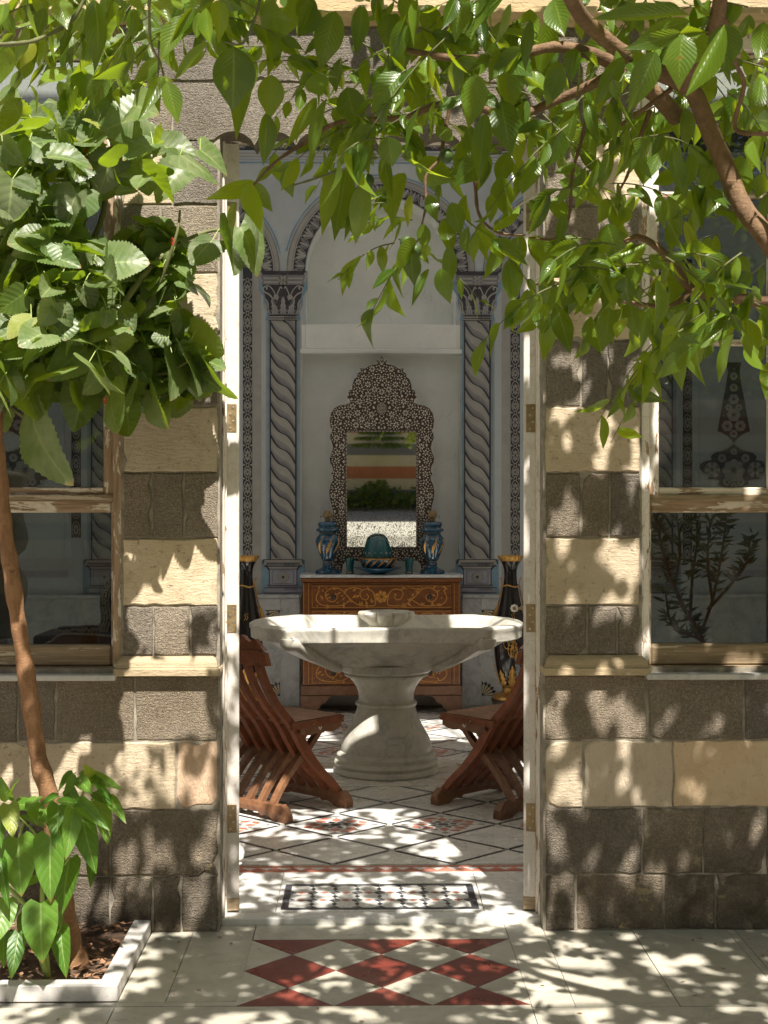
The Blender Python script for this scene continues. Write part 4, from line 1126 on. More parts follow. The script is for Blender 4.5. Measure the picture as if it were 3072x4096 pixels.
# marble dado with cap, panels and fan inlays
dd = .035
for (xa, xb) in ((HALLX0, NX - nw - .012), (NX + nw + .012, HALLX1)):
    MB().cbox(xa, xb, y - .055, y - .001, DZ - .028, DZ - .002, .006).build('dado_cap', M['dado'], wback)
    MB().box(xa, xb, y - dd, y - .001, FZ, DZ - .028).build('dado_slab', M['dado'], wback)
for sx in (-1, 1):
    xi_ = NX + sx * (nw + .012)
    x0, x1 = sorted((xi_, xi_ + sx * .145)); MB().cbox(x0, x1, y - .044, y - dd - .0005, FZ + .02, DZ - .03, .003).build('dado_stile', M['dado'], wback)
    x0, x1 = sorted((xi_ + sx * .147, xi_ + sx * 1.3)); MB().cbox(x0, x1, y - .044, y - dd - .0005, DZ - .115, DZ - .03, .003).build('dado_rail', M['dado'], wback)
    x0, x1 = sorted((xi_ + sx * .147, xi_ + sx * 1.3)); MB().cbox(x0, x1, y - .044, y - dd - .0005, FZ + .02, FZ + .09, .003).build('dado_rail', M['dado'], wback)
    for (zc, sz) in ((DZ - .118, -1), (FZ + .095, 1)):
        fx = xi_ + sx * .150
        fan = MB(); pts = [(fx, zc)]
        for k in range(11):
            a = R(k * 9); r_ = .115 if k % 2 == 0 else .093
            pts.append((fx + sx * r_ * math.cos(a), zc + sz * r_ * math.sin(a)))
        fan.flat_y(pts, y - dd - .0025, 0)
        for k in range(5):
            a0, a1 = R(4 + k * 17.5), R(4 + k * 17.5 + 11); 
            fan.flat_y([(fx + sx * .02 * math.cos(a0), zc + sz * .02 * math.sin(a0)), (fx + sx * .082 * math.cos(a0), zc + sz * .082 * math.sin(a0)), (fx + sx * .093 * math.cos((a0 + a1) / 2), zc + sz * .093 * math.sin((a0 + a1) / 2)), (fx + sx * .082 * math.cos(a1), zc + sz * .082 * math.sin(a1)), (fx + sx * .02 * math.cos(a1), zc + sz * .02 * math.sin(a1))], y - dd - .004, 1)
        fan.build('fan_inlay', [M['black'], M['cream']], wback, fix=False)
# ------------------------------------------------------------------ the marble fountain
ft = thing('marble_fountain', (FC[0], FC[1], FZ), 'white marble fountain with wide scalloped basin on a turned pedestal', 'fountain')
ZB = FZ + .004
qh = [(0, -.452), (.12, -.452), (.24, -.455), (.36, -.461), (.46, -.468), (.505, -.474), (.525, -.484), (.550, -.488), (.572, -.474), (.585, -.447), (.605, -.418), (.645, -.385), (.695, -.325), (.745, -.235), (.780, -.12), (.790, 0)]
plan = qh + [(p[0], -p[1]) for p in qh[-2::-1]]
plan = plan + [(-p[0], p[1]) for p in plan[-2:0:-1]]
npl = len(plan)
def loft(levels, name, mat, parent, closed_top=False, closed_bot=False):
    mb = MB(); v = []
    for (sx, sy, z) in levels: v += [(FC[0] + p[0] * sx, FC[1] + p[1] * sy, z) for p in plan]
    f = [(i * npl + k, i * npl + (k + 1) % npl, (i + 1) * npl + (k + 1) % npl, (i + 1) * npl + k) for i in range(len(levels) - 1) for k in range(npl)]
    if closed_bot: f.append(tuple(range(npl)))
    if closed_top: f.append(tuple((len(levels) - 1) * npl + k for k in range(npl)))
    mb.add(v, f); return mb.build(name, mat, parent, smooth=True)
T = .893
lev = [(.05, .06, .742), (.35, .40, .745), (.60, .64, .765), (.74, .76, .80), (.82, .83, .845), (.865, .87, .874), (.885, .885, T - .006), (.90, .90, T - .001), (.94, .94, T), (.985, .985, T - .002), (1, 1, T - .010), (1, 1, T - .022), (.992, .992, T - .032), (.990, .990, T - .062), (.988, .988, T - .080),
       (.970, .970, T - .088), (.935, .93, T - .091), (.895, .88, T - .098), (.845, .82, T - .118), (.785, .76, T - .146), (.715, .69, T - .176), (.645, .63, T - .202), (.580, .575, T - .224), (.525, .535, T - .239), (.475, .50, T - .246), (.30, .34, T - .246)]
loft(lev, 'basin', M['white_marble'], ft, True, True)
for sx in (-1, 1):
    for sy in (-1, 1):
        pts = []
        for (a, b, z) in lev[13:25]:
            pts.append((FC[0] + sx * .552 * a * 1.0, FC[1] + sy * .497 * b, z + .004))
        MB().tube(spline(pts, 3), [.043 - .016 * min(1, i / 30) for i in range(len(spline(pts, 3)))], 12).build('scroll_rib', M['white_marble'], ft, smooth=True)
hp = lambda yy: 1.55 - (2100 + .8137 * yy - 2029) * 7.66 / 5300
ped = [(.02, hp(1255) - .0), (.296, .030), (.306, .040), (.306, .052), (.296, .066), (.290, .070), (.296, .078), (.301, .088), (.296, .102), (.283, .110), (.285, .120), (.287, .135), (.276, .148), (.262, .154)]
ped = [(r_, z - .004) for r_, z in ped]
ped += [(.262, .165), (.258, .19), (.247, .225), (.226, .262), (.204, .30), (.186, .34), (.172, .38), (.165, .405)]
ped += [(.172, .409), (.178, .417), (.178, .424), (.170, .432), (.160, .436), (.158, .45), (.161, .48), (.172, .515), (.192, .545), (.212, .566), (.226, .575), (.240, .580), (.244, .590), (.236, .598), (.254, .604), (.266, .614), (.266, .655), (.02, .656)]
ped[0] = (.02, .0275)
MB().lathe(ped, (FC[0], FC[1], 0), 64).build('pedestal', M['white_marble'], ft, smooth=True)
fn = [(.02, .742), (.115, .742), (.108, .80), (.103, .85), (.098, .872), (.112, .885), (.136, .905), (.150, .925), (.153, .938), (.146, .948), (.120, .950), (.095, .938), (.03, .930)]
def lob(a, z):
    k = min(1, max(0, (z - .86) / .06)); return 1 + k * (.32 * abs(math.cos(4 * a + .3)) ** .45 - .24)
MB().lathe(fn, (FC[0] + .0, FC[1], 0), 96, wob=lob).build('carved_spout', M['white_marble'], ft, smooth=True)
# ------------------------------------------------------------------ folding chairs
def chair(n0, pdir, wdir, label):
    """n0: near end of the rear runner on the floor; pdir: rear to front; wdir: near end to far end"""
    P, W = Vector((*pdir, 0)).normalized(), Vector((*wdir, 0)).normalized(); O = Vector((n0[0], n0[1], FZ + .001))
    c0 = O + W * .25 + P * .17
    root = thing('folding_chair', c0, label, 'chair', 'carved folding chairs by the fountain')
    def pt(p, h, w): return O + P * p + W * w + Vector((0, 0, h - .024))
    A = [(-.215, .812), (-.195, .755), (-.155, .675), (-.085, .575), (.010, .475), (.075, .385), (.125, .315), (.21, .225), (.29, .155), (.355, .085)]
    B = [(.300, .475), (.255, .425), (.180, .352), (.125, .310), (.070, .265), (.010, .205), (-.045, .140), (-.085, .085)]
    As = spline([(p, h, 0) for p, h in A], 4); Bs = spline([(p, h, 0) for p, h in B], 4)
    nA = 6; pitch = .46 / 11
    for k in range(nA * 2):
        w = .02 + k * pitch
        crv = As if k % 2 == 0 else Bs
        n = len(crv)
        ht = [.0130 + .0065 * math.exp(-((i / (n - 1) - (.58 if k % 2 == 0 else .45)) / .14) ** 2) + (.004 if k in (0, 11) else 0) for i in range(n)]
        MB().sweep_rect([pt(c.x, c.y, w) for c in crv], W, pitch * .40, ht).build('curved_slat', M['walnut'] if k % 2 == 0 else M['walnut2'], root)
    # runners
    for (pp, nm) in ((-.082, 'rear'), (.352, 'front')):
        mb = MB(); v = []; n = 28
        for i in range(n + 1):
            w = -.055 + .59 * i / n; e = min(i, n - i) / n
            up = .076 if e > .08 else .082 * (.55 + .45 * math.sin(e / .08 * math.pi / 2))
            dn = .0 if e < .17 else (.012 + .010 * abs(math.sin((i - n * .17) * .9)) if e < .30 else .030)
            hw = .026
            for (a, b) in ((-hw, dn), (hw, dn), (hw * 1.05, (up + dn) / 2), (hw * .75, up), (-hw * .75, up), (-hw * 1.05, (up + dn) / 2)):
                v.append(pt(pp + a, .024 + b, w))
        f = [(i * 6 + k, i * 6 + (k + 1) % 6, i * 6 + 6 + (k + 1) % 6, i * 6 + 6 + k) for i in range(n) for k in range(6)] + [tuple(range(6)), tuple(n * 6 + k for k in range(6))]
        mb.add(v, f).build('foot_runner', M['walnut2'], root)
    # seat: slats across with a front rail
    for k in range(13):
        p0 = -.012 + k * .0275
        q = [pt(p0, .483, -.004), pt(p0 + .0262, .483, -.004), pt(p0 + .0262, .483, .49), pt(p0, .483, .49)]
        MB().add([tuple(v) for v in q] + [tuple(v + Vector((0, 0, .013))) for v in q], [(3, 2, 1, 0), (4, 5, 6, 7), (0, 1, 5, 4), (1, 2, 6, 5), (2, 3, 7, 6), (3, 0, 4, 7)]).build('seat_slat', M['walnut2'], root)
    for w in (-.008, .482):
        mb = MB(); mb.sweep_rect([pt(-.02, .474, w), pt(.352, .474, w)], W, .009, .016).build('seat_rail', M['walnut'], root)
        ap = []
        n = 20
        for i in range(n + 1):
            t = i / n; ap.append((.035 + .30 * t, .458 - .022 - .018 * abs(math.sin(t * math.pi * 2)) - (.012 if .4 < t < .6 else 0)))
        vv = [pt(p, h, w - .006) for p, h in ap] + [pt(p, .4585, w - .006) for p, h in ap] + [pt(p, h, w + .006) for p, h in ap] + [pt(p, .4585, w + .006) for p, h in ap]
        m_ = n + 1
        ff = [(i, i + 1, m_ + i + 1, m_ + i) for i in range(n)] + [(2 * m_ + i + 1, 2 * m_ + i, 3 * m_ + i, 3 * m_ + i + 1) for i in range(n)] + [(i + 1, i, 2 * m_ + i, 2 * m_ + i + 1) for i in range(n)]
        apr = MB().add(vv, ff).build('carved_apron', M['walnut2'], root)
        sd = -1 if w < 0 else 1
        for (dp, dz) in ((.178, .0), (.170, .011), (.186, .011)):
            b_ = pt(dp, .446 - dz * .5 + (.008 if dz else -.004), w + sd * .007)
            MB().tube([b_ - Vector((0, 0, .007)), b_, b_ + Vector((0, 0, .007))], [.001, .0042, .001], 6).build('pearl_inlay', M['pearl'], apr)
        for pp in (.13, .345):
            b_ = pt(pp, .474, w + sd * .009)
            MB().lathe([(.007, 0), (.007, .003), (.004, .007), (.001, .008)], (0, 0, 0), 10).build('brass_stud', M['brass'], root, m=Matrix.Translation(b_) @ (W * sd).to_track_quat('Z', 'Y').to_matrix().to_4x4())
    # backrest: board and shaped crest, bowed
    def board(zf0, zf1, name, extra, th=.012):
        n = 30; v = []
        for i in range(n + 1):
            t = i / n; w = -.045 + .57 * t; lean = -.018 * math.sin(math.pi * t)
            h0, h1 = zf0(t), zf1(t)
            for (dp, h) in ((-th, h0), (th, h0), (th, h1), (-th, h1)):
                v.append(pt(-.210 - (h - .81) * .32 + lean + dp, h, w))
        f = [(i * 4 + k, i * 4 + (k + 1) % 4, i * 4 + 4 + (k + 1) % 4, i * 4 + 4 + k) for i in range(n) for k in range(4)] + [(0, 1, 2, 3), tuple(n * 4 + k for k in range(4))]
        return MB().add(v, f).build(name, M['walnut'], root)
    board(lambda t: .792, lambda t: .855 + .012 * min(1, min(t, 1 - t) * 14), 'back_board', 0, .014)
    def crest(t):
        e = abs(t - .5) * 2
        return .868 + .040 * (1 if e < .86 else max(0.05, (1 - e) / .14)) + .055 * (1 - e) ** 1.2 + .012 * math.cos(e * math.pi * 7) * (e < .9)
    board(lambda t: .868, crest, 'carved_crest', 0, .012)
    return root
chair((-.345, 6.51), (.667, .744), (-.744, .667), 'reddish wooden folding chair with curved slats on the left of the fountain, beside the porcelain door knob')
chair((.640, 6.56), (-.667, .744), (.744, .667), 'brown wooden folding chair with carved apron and pearl inlay on the right of the fountain')
for o in list(scene.objects):
    if o.get('label', '').startswith('reddish wooden'): o['label'] = 'reddish wooden folding chair with sunlit curved slats to the left of the fountain'
# ------------------------------------------------------------------ chest of drawers
dx0, dx1, dy0, dy1 = NX - .585, NX + .585, 9.79, 10.245
DT = 1.052
ch_ = thing('chest_of_drawers', (NX, 10.0, FZ), 'mahogany chest of drawers with scrolling marquetry and white marble top in the niche', 'chest')
MB().cbox(dx0 - .018, dx1 + .018, dy0 - .02, dy1 + .005, DT - .022, DT, .005).build('marble_top', M['dado'], ch_)
b = MB(); zb = FZ + .21
b.cbox(dx0, dx1, dy0 + .012, dy1, zb, DT - .055, .004); b.build('carcass', M['mahog'], ch_)
MB().cbox(dx0 - .012, dx1 + .012, dy0 - .008, dy1, DT - .054, DT - .023, .008).build('cornice_moulding', M['mahog'], ch_)
MB().cbox(dx0 - .012, dx1 + .012, dy0 - .004, dy1, zb - .075, zb - .001, .007).build('plinth_rail', M['walnut2'], ch_)
for sx in (-1, 1):
    xe = (dx0 if sx < 0 else dx1) + sx * .012
    pts = [(xe, zb - .077), (xe, FZ + .002), (xe - sx * .10, FZ + .002), (xe - sx * .115, FZ + .03), (xe - sx * .14, FZ + .04), (xe - sx * .15, FZ + .07), (xe - sx * .19, FZ + .085), (xe - sx * .20, FZ + .11), (xe - sx * .23, zb - .077)]
    MB().prism_y(pts, dy0 - .003, dy0 + .03).build('bracket_foot', M['walnut2'], ch_)
    x0_, x1_ = sorted((xe, xe - sx * .04)); MB().box(x0_, x1_, dy0 + .3, dy1 - .02, FZ + .001, zb - .077).build('rear_foot', M['walnut2'], ch_)
ndr = 4; dzh = (DT - .062 - zb - .012) / ndr
rs = random.Random(3)
def scroll(mb, cx, cz, s, yy, fl):
    """one half of the foliate scroll marquetry"""
    def S(pp, w=.0065):
        pp = [tuple(v) for v in spline([(p[0], p[1], 0) for p in pp], 4)]
        mb.stroke([(cx + fl * p[0] * s, cz + p[1] * s) for p in pp], w, yy, 0)
    S([(.02, -.03), (.06, .035), (.10, .05), (.14, .03), (.13, -.01), (.10, -.02), (.085, .0), (.10, .02)])
    S([(.05, .02), (.04, -.05), (.09, -.06), (.16, -.05), (.22, .0), (.27, .05), (.33, .055), (.37, .02), (.35, -.025), (.31, -.03), (.29, .0), (.31, .02)])
    S([(.20, -.02), (.26, -.055), (.33, -.06), (.40, -.05), (.43, -.01), (.41, .04)])
    S([(.12, .045), (.18, .06), (.24, .045)])
    for k in range(34):
        px = rs.uniform(.03, .43); pz = rs.uniform(-.065, .065); a = rs.uniform(0, 6.28); l = rs.uniform(.010, .020)
        d = (math.cos(a), math.sin(a)); q = [(px + d[0] * l, pz + d[1] * l), (px - d[1] * l * .35, pz + d[0] * l * .35), (px - d[0] * l, pz - d[1] * l), (px + d[1] * l * .35, pz - d[0] * l * .35)]
        mb.flat_y([(cx + fl * p[0] * s, cz + p[1] * s) for p in q], yy, 0)
for k in range(ndr):
    z0 = zb + .010 + k * dzh; z1 = z0 + dzh - .012
    dr_ = MB().cbox(dx0 + .065, dx1 - .065, dy0 + .002, dy0 + .02, z0, z1, .003).build('drawer', M['mahog'], ch_)
    iy = MB(); e = .008
    xa, xb = dx0 + .065 + e, dx1 - .065 - e
    iy.stroke([(xa, z0 + e), (xb, z0 + e), (xb, z1 - e), (xa, z1 - e), (xa, z0 + e)], .0035, dy0 + .0005, 0)
    for fl in (-1, 1): scroll(iy, NX, (z0 + z1) / 2, (z1 - z0) / .155, dy0 + .0004, fl)
    petals(iy, NX, (z0 + z1) / 2, .045, 7, dy0 + .0003, 0, .6)
    iy.build('marquetry', M['inlay'], dr_, fix=False)
    for sx in (-1, 1):
        MB().lathe([(.008, 0), (.008, .008), (.018, .014), (.020, .022), (.014, .030), (.002, .033)], (0, 0, 0), 16).build('knob', M['ebony'], dr_, smooth=True, m=Matrix.Translation((NX + sx * .355, dy0 + .002, (z0 + z1) / 2)) @ Matrix.Rotation(R(90), 4, 'X'))
st_ = MB()
for sx in (-1, 1):
    xe = dx0 + .028 if sx < 0 else dx1 - .028
    st_.stroke([(xe - .018, zb + .005), (xe - .018, DT - .062)], .0035, dy0 + .0105, 0); st_.stroke([(xe + .018, zb + .005), (xe + .018, DT - .062)], .0035, dy0 + .0105, 0)
st_.build('stringing', M['inlay'], ch_, fix=False)
# ------------------------------------------------------------------ inlaid mirror
YM = 10.02
def mq(x, yv): return ax(1150 + .4822 * x, YM), az(1350 + .4822 * yv, YM)
mir = thing('inlaid_mirror', (NX, YM, DT), 'tall dark wood mirror inlaid with mother-of-pearl flowers standing on the chest', 'mirror')
half = [(0, 97), (12, 122), (15, 142), (44, 132), (32, 160), (50, 168), (80, 170), (108, 183), (140, 202), (178, 200), (172, 224), (203, 245), (202, 268), (226, 288), (242, 330), (246, 374), (268, 380), (276, 402), (270, 418), (288, 436), (268, 452), (262, 478), (296, 496), (348, 504), (392, 528), (418, 566), (430, 620), (424, 684), (410, 712), (424, 738), (428, 772), (412, 812), (404, 850), (414, 892), (431, 934), (427, 972), (410, 1004), (404, 1042), (418, 1070), (404, 1086), (406, 1122), (424, 1160), (434, 1212), (430, 1270), (416, 1324), (404, 1384), (410, 1440), (404, 1520), (412, 1600), (400, 1680), (405, 1760), (398, 1890), (334, 1890), (322, 1820), (300, 1790), (250, 1782), (180, 1792), (90, 1782), (0, 1788)]
cxm = 782
def wpt(dx, yv): X_, Z_ = mq(cxm + dx, yv); return X_, Z_
outer = [wpt(d, yv) for d, yv in half] + [wpt(-d, yv) for d, yv in half[-2:0:-1]]
gx0, gz1 = mq(494, 722); gx1, gz0 = mq(1066, 1672)
tilt = Matrix.Translation((0, YM, DT + .002)) @ Matrix.Rotation(R(2.45), 4, 'X') @ Matrix.Translation((0, -YM, -DT - .002))
zmin = min(p[1] for p in outer); dzm = DT + .001 - zmin
outer = [(p[0], p[1] + dzm) for p in outer]; gz0 += dzm; gz1 += dzm
# frame with opening: left, right, top, bottom pieces cut from the outline
fr = MB()
def inside(p, poly):
    c = False; n = len(poly)
    for i in range(n):
        a, b_ = poly[i], poly[(i + 1) % n]
        if (a[1] > p[1]) != (b_[1] > p[1]) and p[0] < (b_[0] - a[0]) * (p[1] - a[1]) / (b_[1] - a[1]) + a[0]: c = not c
    return c
nh = len(half)
rt = outer[:nh]; lf = [outer[0]] + outer[:nh - 1:-1] + [outer[nh - 1]]
def interp_idx(side, z):
    for i in range(len(side) - 1):
        if side[i][1] >= z >= side[i + 1][1]:
            if side[i][1] - side[i + 1][1] < 1e-6: return i, side[i]
            t = (side[i][1] - z) / (side[i][1] - side[i + 1][1]); return i, (side[i][0] + (side[i + 1][0] - side[i][0]) * t, z)
    return None
ir, pr = interp_idx(rt, gz1); il, pl_ = interp_idx(lf, gz1)
top_poly = rt[:ir + 1] + [pr, pl_] + lf[il:0:-1]
ir2, pr2 = interp_idx(rt, gz0); il2, pl2 = interp_idx(lf, gz0)
bot_poly = [pl2, pr2] + rt[ir2 + 1:] + lf[-2:il2:-1]
right_poly = [pr] + rt[ir + 1:ir2 + 1] + [pr2, (gx1, gz0), (gx1, gz1)]
left_poly = [pl_] + lf[il + 1:il2 + 1] + [pl2, (gx0, gz0), (gx0, gz1)]
for poly in (top_poly, bot_poly, right_poly, left_poly): fr.prism_y(poly, YM - .012, YM + .012)
fr.build('frame', M['ebony'], mir, m=tilt)
MB().box(gx0 - .004, gx1 + .004, YM - .002, YM + .006, gz0 - .004, gz1 + .004).build('mirror_glass', M['mirror'], mir, m=tilt)
pe = MB(); rp = random.Random(11); placed = []
hole = (gx0 - .012, gx1 + .012, gz0 - .012, gz1 + .012)
def okp(x, z, r):
    if hole[0] - r < x < hole[1] + r and hole[2] - r < z < hole[3] + r: return False
    for k in range(6):
        a = k * math.pi / 3
        if not inside((x + r * 1.05 * math.cos(a), z + r * 1.05 * math.sin(a)), outer): return False
    return all((x - p[0]) ** 2 + (z - p[1]) ** 2 > (r + p[2]) ** 2 * .9 for p in placed)
def drop(x, z, a, l, w):
    d = (math.cos(a), math.sin(a)); q = []
    for t, ww in ((-1, 0), (-.4, .55), (.2, 1), (.75, .7), (1, 0), (.75, -.7), (.2, -1), (-.4, -.55)):
        q.append((x + d[0] * t * l - d[1] * ww * w, z + d[1] * t * l + d[0] * ww * w))
    pe.flat_y(q, YM - .0135, 0)
xs_ = [p[0] for p in outer]; zs_ = [p[1] for p in outer]
# vase motif, finial, then mirrored flowers and buds
vz, vx = mq(cxm, 1000 - 470)[1] + dzm, NX
vx = (gx0 + gx1) / 2
for i in range(-3, 4):
    for j in range(-4, 5):
        if (i * 1.0 / 3.4) ** 2 + (j / 4.6) ** 2 < 1: drop(vx + i * .0105, vz + j * .0105, (i + j) * math.pi / 2 + .785, .0058, .0026)
placed.append((vx, vz, .048))
drop(vx, wpt(0, 128)[1] + dzm, math.pi / 2, .012, .005)
for s_ in (-1, 1): drop(vx + s_ * .011, wpt(0, 152)[1] + dzm, math.pi / 2 + s_ * .7, .009, .004)
tries = 0
for (nf, r) in ((9000, .026), (9000, .0185), (26000, .0088), (40000, .0062)):
    for _ in range(nf):
        x = rp.uniform(vx, max(xs_)); z = rp.uniform(min(zs_), max(zs_))
        if x - vx < r and r > .009: x = vx
        if not okp(x, z, r): continue
        if abs(x - vx) > 1e-4 and not okp(2 * vx - x, z, r): continue
        a0 = rp.uniform(0, 6.28); n_ = rp.choice((5, 6, 7))
        for mx in ((1, -1) if abs(x - vx) > 1e-4 else (1,)):
            X_ = vx + mx * (x - vx); placed.append((X_, z, r))
            if r > .02:
                for k in range(n_):
                    a = a0 + 2 * math.pi * k / n_; a = a if mx > 0 else math.pi - a
                    drop(X_ + math.cos(a) * r * .58, z + math.sin(a) * r * .58, a, r * .36, r * .20)
            elif r > .012:
                for k in range(3):
                    a = a0 + (k - 1) * .75; a = a if mx > 0 else math.pi - a
                    drop(X_ + math.cos(a) * r * .3, z + math.sin(a) * r * .3, a, r * .55, r * .24)
            else:
                a = a0 if mx > 0 else math.pi - a0; drop(X_, z, a, r * .95, r * .46)
tag(pe.build('pearl_inlay', M['pearl'], mir, m=tilt, fix=False), kind='stuff')
bd_ = MB()
for (x0, z0, x1, z1, n_) in ((gx0 - .006, gz0, gx0 - .006, gz1, 30), (gx1 + .006, gz0, gx1 + .006, gz1, 30), (gx0, gz0 - .006, gx1, gz0 - .006, 18), (gx0, gz1 + .006, gx1, gz1 + .006, 18)):
    for k in range(n_):
        t0, t1 = (k + .1) / n_, (k + .8) / n_
        bd_.stroke([(x0 + (x1 - x0) * t0, z0 + (z1 - z0) * t0), (x0 + (x1 - x0) * t1, z0 + (z1 - z0) * t1)], .004, YM - .0135, 0)
tag(bd_.build('pearl_border', M['pearl'], mir, m=tilt, fix=False), kind='stuff')
# ------------------------------------------------------------------ glass on the chest
def lamp(px, label, knob):
    cx, cy_ = ax(px, 9.90), 9.90; k = .4822 * 9.9 / 5300
    root = thing('oil_lamp', (cx, cy_, DT), label, 'oil lamp', 'blue glass oil lamps beside the mirror')
    pr = [(2, 0), (103, 0), (105, 12), (100, 30), (70, 42), (52, 52), (40, 66), (44, 78), (38, 92), (40, 106), (52, 118), (60, 140), (80, 190), (98, 240), (103, 268), (98, 296), (76, 318), (70, 330)]
    s = k
    MB().lathe([(r_ * s, z * s) for r_, z in pr], (cx, cy_, DT + .001), 40).build('foot_and_body', M['blueglass'], root, smooth=True)
    pr2 = [(70, 331), (72, 345), (94, 355), (96, 366), (90, 376), (76, 380), (74, 392), (82, 402), (80, 420), (70, 430), (30, 436), (2, 438)]
    MB().lathe([(r_ * s, z * s) for r_, z in pr2], (cx, cy_, DT + .001), 40).build('collar', M['blueglass'], root, smooth=True)
    bn = [(24, 438), (26, 452), (20, 460), (34, 470), (36, 492), (30, 505), (26, 520), (2, 524)]
    bu = MB().lathe([(r_ * s, z * s) for r_, z in bn], (cx, cy_, DT + .001), 20).build('burner', M['brass'], root, smooth=True)
    zz = DT + 478 * s
    MB().tube([(cx - 58 * s, cy_, zz), (cx + 58 * s, cy_, zz)], .0022, 6).build('wick_shaft', M['brass'], bu)
    MB().lathe([(.009, -.002), (.009, .002)], (0, 0, 0), 10).build('wick_key', M['brass'], bu, m=Matrix.Translation((cx + knob * 58 * s, cy_, zz - .006)) @ Matrix.Rotation(R(90), 4, 'Y'))
    dec = MB(); gd = MB(); rr = random.Random(px)
    def onb(a, h):
        for (r0, z0), (r1, z1) in zip(pr, pr[1:]):
            if z0 <= h <= z1 and z1 > z0: r_ = r0 + (r1 - r0) * (h - z0) / (z1 - z0); break
        return Vector((cx + (r_ * s + .0012) * math.sin(a), cy_ - (r_ * s + .0012) * math.cos(a), DT + .001 + h * s))
    for a in (-.9, -.1, .7):
        L_ = [onb(a + .42 * t, 170 + 120 * t) for t in [i / 8 for i in range(9)]]
        for i in range(8):
            w = .010 * math.sin(math.pi * (i + .5) / 8) + .002; p, q = L_[i], L_[i + 1]
            gd.add([p + Vector((-w, 0, 0)), p + Vector((w, 0, 0)), q + Vector((w, 0, 0)), q + Vector((-w, 0, 0))], [(0, 1, 2, 3)])
    for a in (-.45, .3, -1.2, 1.1):
        for h in (205, 245, 285):
            for q in range(5):
                b_ = 2 * math.pi * q / 5; p = onb(a + .12 * math.cos(b_), h + 11 * math.sin(b_)); e = .0026
                dec.add([p + Vector((-e, 0, 0)), p + Vector((0, 0, -e)), p + Vector((e, 0, 0)), p + Vector((0, 0, e))], [(0, 1, 2, 3)])
    gd.build('gilt_leaves', M['gold'], root, fix=False); tag(dec.build('enamel_flowers', M['enamel'], root, fix=False), kind='stuff')
    for h in (98, 338):
        MB().lathe([((39.5 if h < 200 else 72) * s, 0), ((41 if h < 200 else 74) * s, .002), ((39.5 if h < 200 else 72) * s, .004)], (cx, cy_, DT + h * s), 32).build('gilt_band', M['gold'], root, smooth=True)
lamp(1311, 'blue enamelled glass oil lamp standing left of the mirror', -1)
lamp(1729, 'blue enamelled glass oil lamp standing right of the mirror', 1)
k = .4822 * 9.86 / 5300
bx, by_ = ax(1511, 9.86), 9.86
pl3 = tag(MB().lathe([(.02, 0), (.06, .0), (.062, .006), (.075, .010), (.13, .030), (.178, .046), (.178, .050), (.12, .034), (.02, .018)], (bx, by_, DT + .001), 48).build('glass_plate', M['blueglass'], smooth=True), 'dark blue glass plate under the covered bowl', 'plate')
cb = thing('covered_bowl', (bx, by_, DT + .02), 'dark blue glass bowl with gilt leaves and ribbed teal lid before the mirror', 'bowl')
MB().lathe([(.02, 0), (.06, 0), (.085, .012), (.118, .040), (.134, .070), (.139, .092), (.136, .096), (.02, .094)], (bx, by_, DT + .020), 48).build('bowl', M['blueglass'], cb, smooth=True)
MB().lathe([(.141, 0), (.143, .003), (.141, .006)], (bx, by_, DT + .113), 48).build('gilt_band', M['gold'], cb, smooth=True)
MB().lathe([(.098, 0), (.100, .02), (.096, .06), (.086, .10), (.074, .135), (.055, .155), (.03, .166), (.002, .17)], (bx, by_, DT + .1165), 72, wob=lambda a, z: 1 + .035 * math.cos(16 * a)).build('ribbed_lid', M['teal'], cb, smooth='all')
gl = MB(); fl = MB()
for i in range(-3, 4):
    a = i * .42; 
    for t in range(6):
        a1, a2 = a + t * .09, a + (t + 1) * .09; h1, h2 = .02 + t * .011, .02 + (t + 1) * .011
        r1 = .128 + .012 * (t / 6); w = .007 * math.sin(math.pi * (t + .5) / 6) + .0015
        p = Vector((bx + (r1 + .004) * math.sin(a1), by_ - (r1 + .004) * math.cos(a1), DT + .02 + h1 + .02)); q = Vector((bx + (r1 + .006) * math.sin(a2), by_ - (r1 + .006) * math.cos(a2), DT + .02 + h2 + .02))
        gl.add([p + Vector((0, 0, -w)), p + Vector((0, 0, w)), q + Vector((0, 0, w)), q + Vector((0, 0, -w))], [(0, 1, 2, 3)])
    for q_ in range(5):
        b_ = 2 * math.pi * q_ / 5; aa = a - .2 + .05 * math.cos(b_); zz = DT + .16 + .006 * math.sin(b_); e = .0028
        p = Vector((bx + .106 * math.sin(aa), by_ - .106 * math.cos(aa), zz)); fl.add([p + Vector((-e, 0, 0)), p + Vector((0, 0, -e)), p + Vector((e, 0, 0)), p + Vector((0, 0, e))], [(0, 1, 2, 3)])
gl.build('gilt_leaves', M['gold'], cb, fix=False); tag(fl.build('enamel_flowers', M['enamel'], cb, fix=False), kind='stuff')
for (px, lb) in ((1400, 'small turquoise glass tumbler between the left oil lamp and the bowl'), (1636, 'small turquoise glass tumbler between the bowl and the right oil lamp')):
    cx, cy_ = ax(px, 9.88), 9.88
    g_ = thing('glass_tumbler', (cx, cy_, DT), lb, 'glass', 'turquoise tumblers on the chest')
    MB().lathe([(.004, 0), (.028, 0), (.031, .006), (.028, .016), (.024, .024), (.026, .05), (.031, .085), (.036, .115), (.034, .116), (.028, .085), (.022, .03), (.004, .026)], (cx, cy_, DT + .001), 28).build('tumbler', M['teal'], g_, smooth=True)
    MB().lathe([(.0315, 0), (.033, .003), (.0315, .006)], (cx, cy_, DT + .010), 28).build('gilt_band', M['gold'], g_, smooth=True)
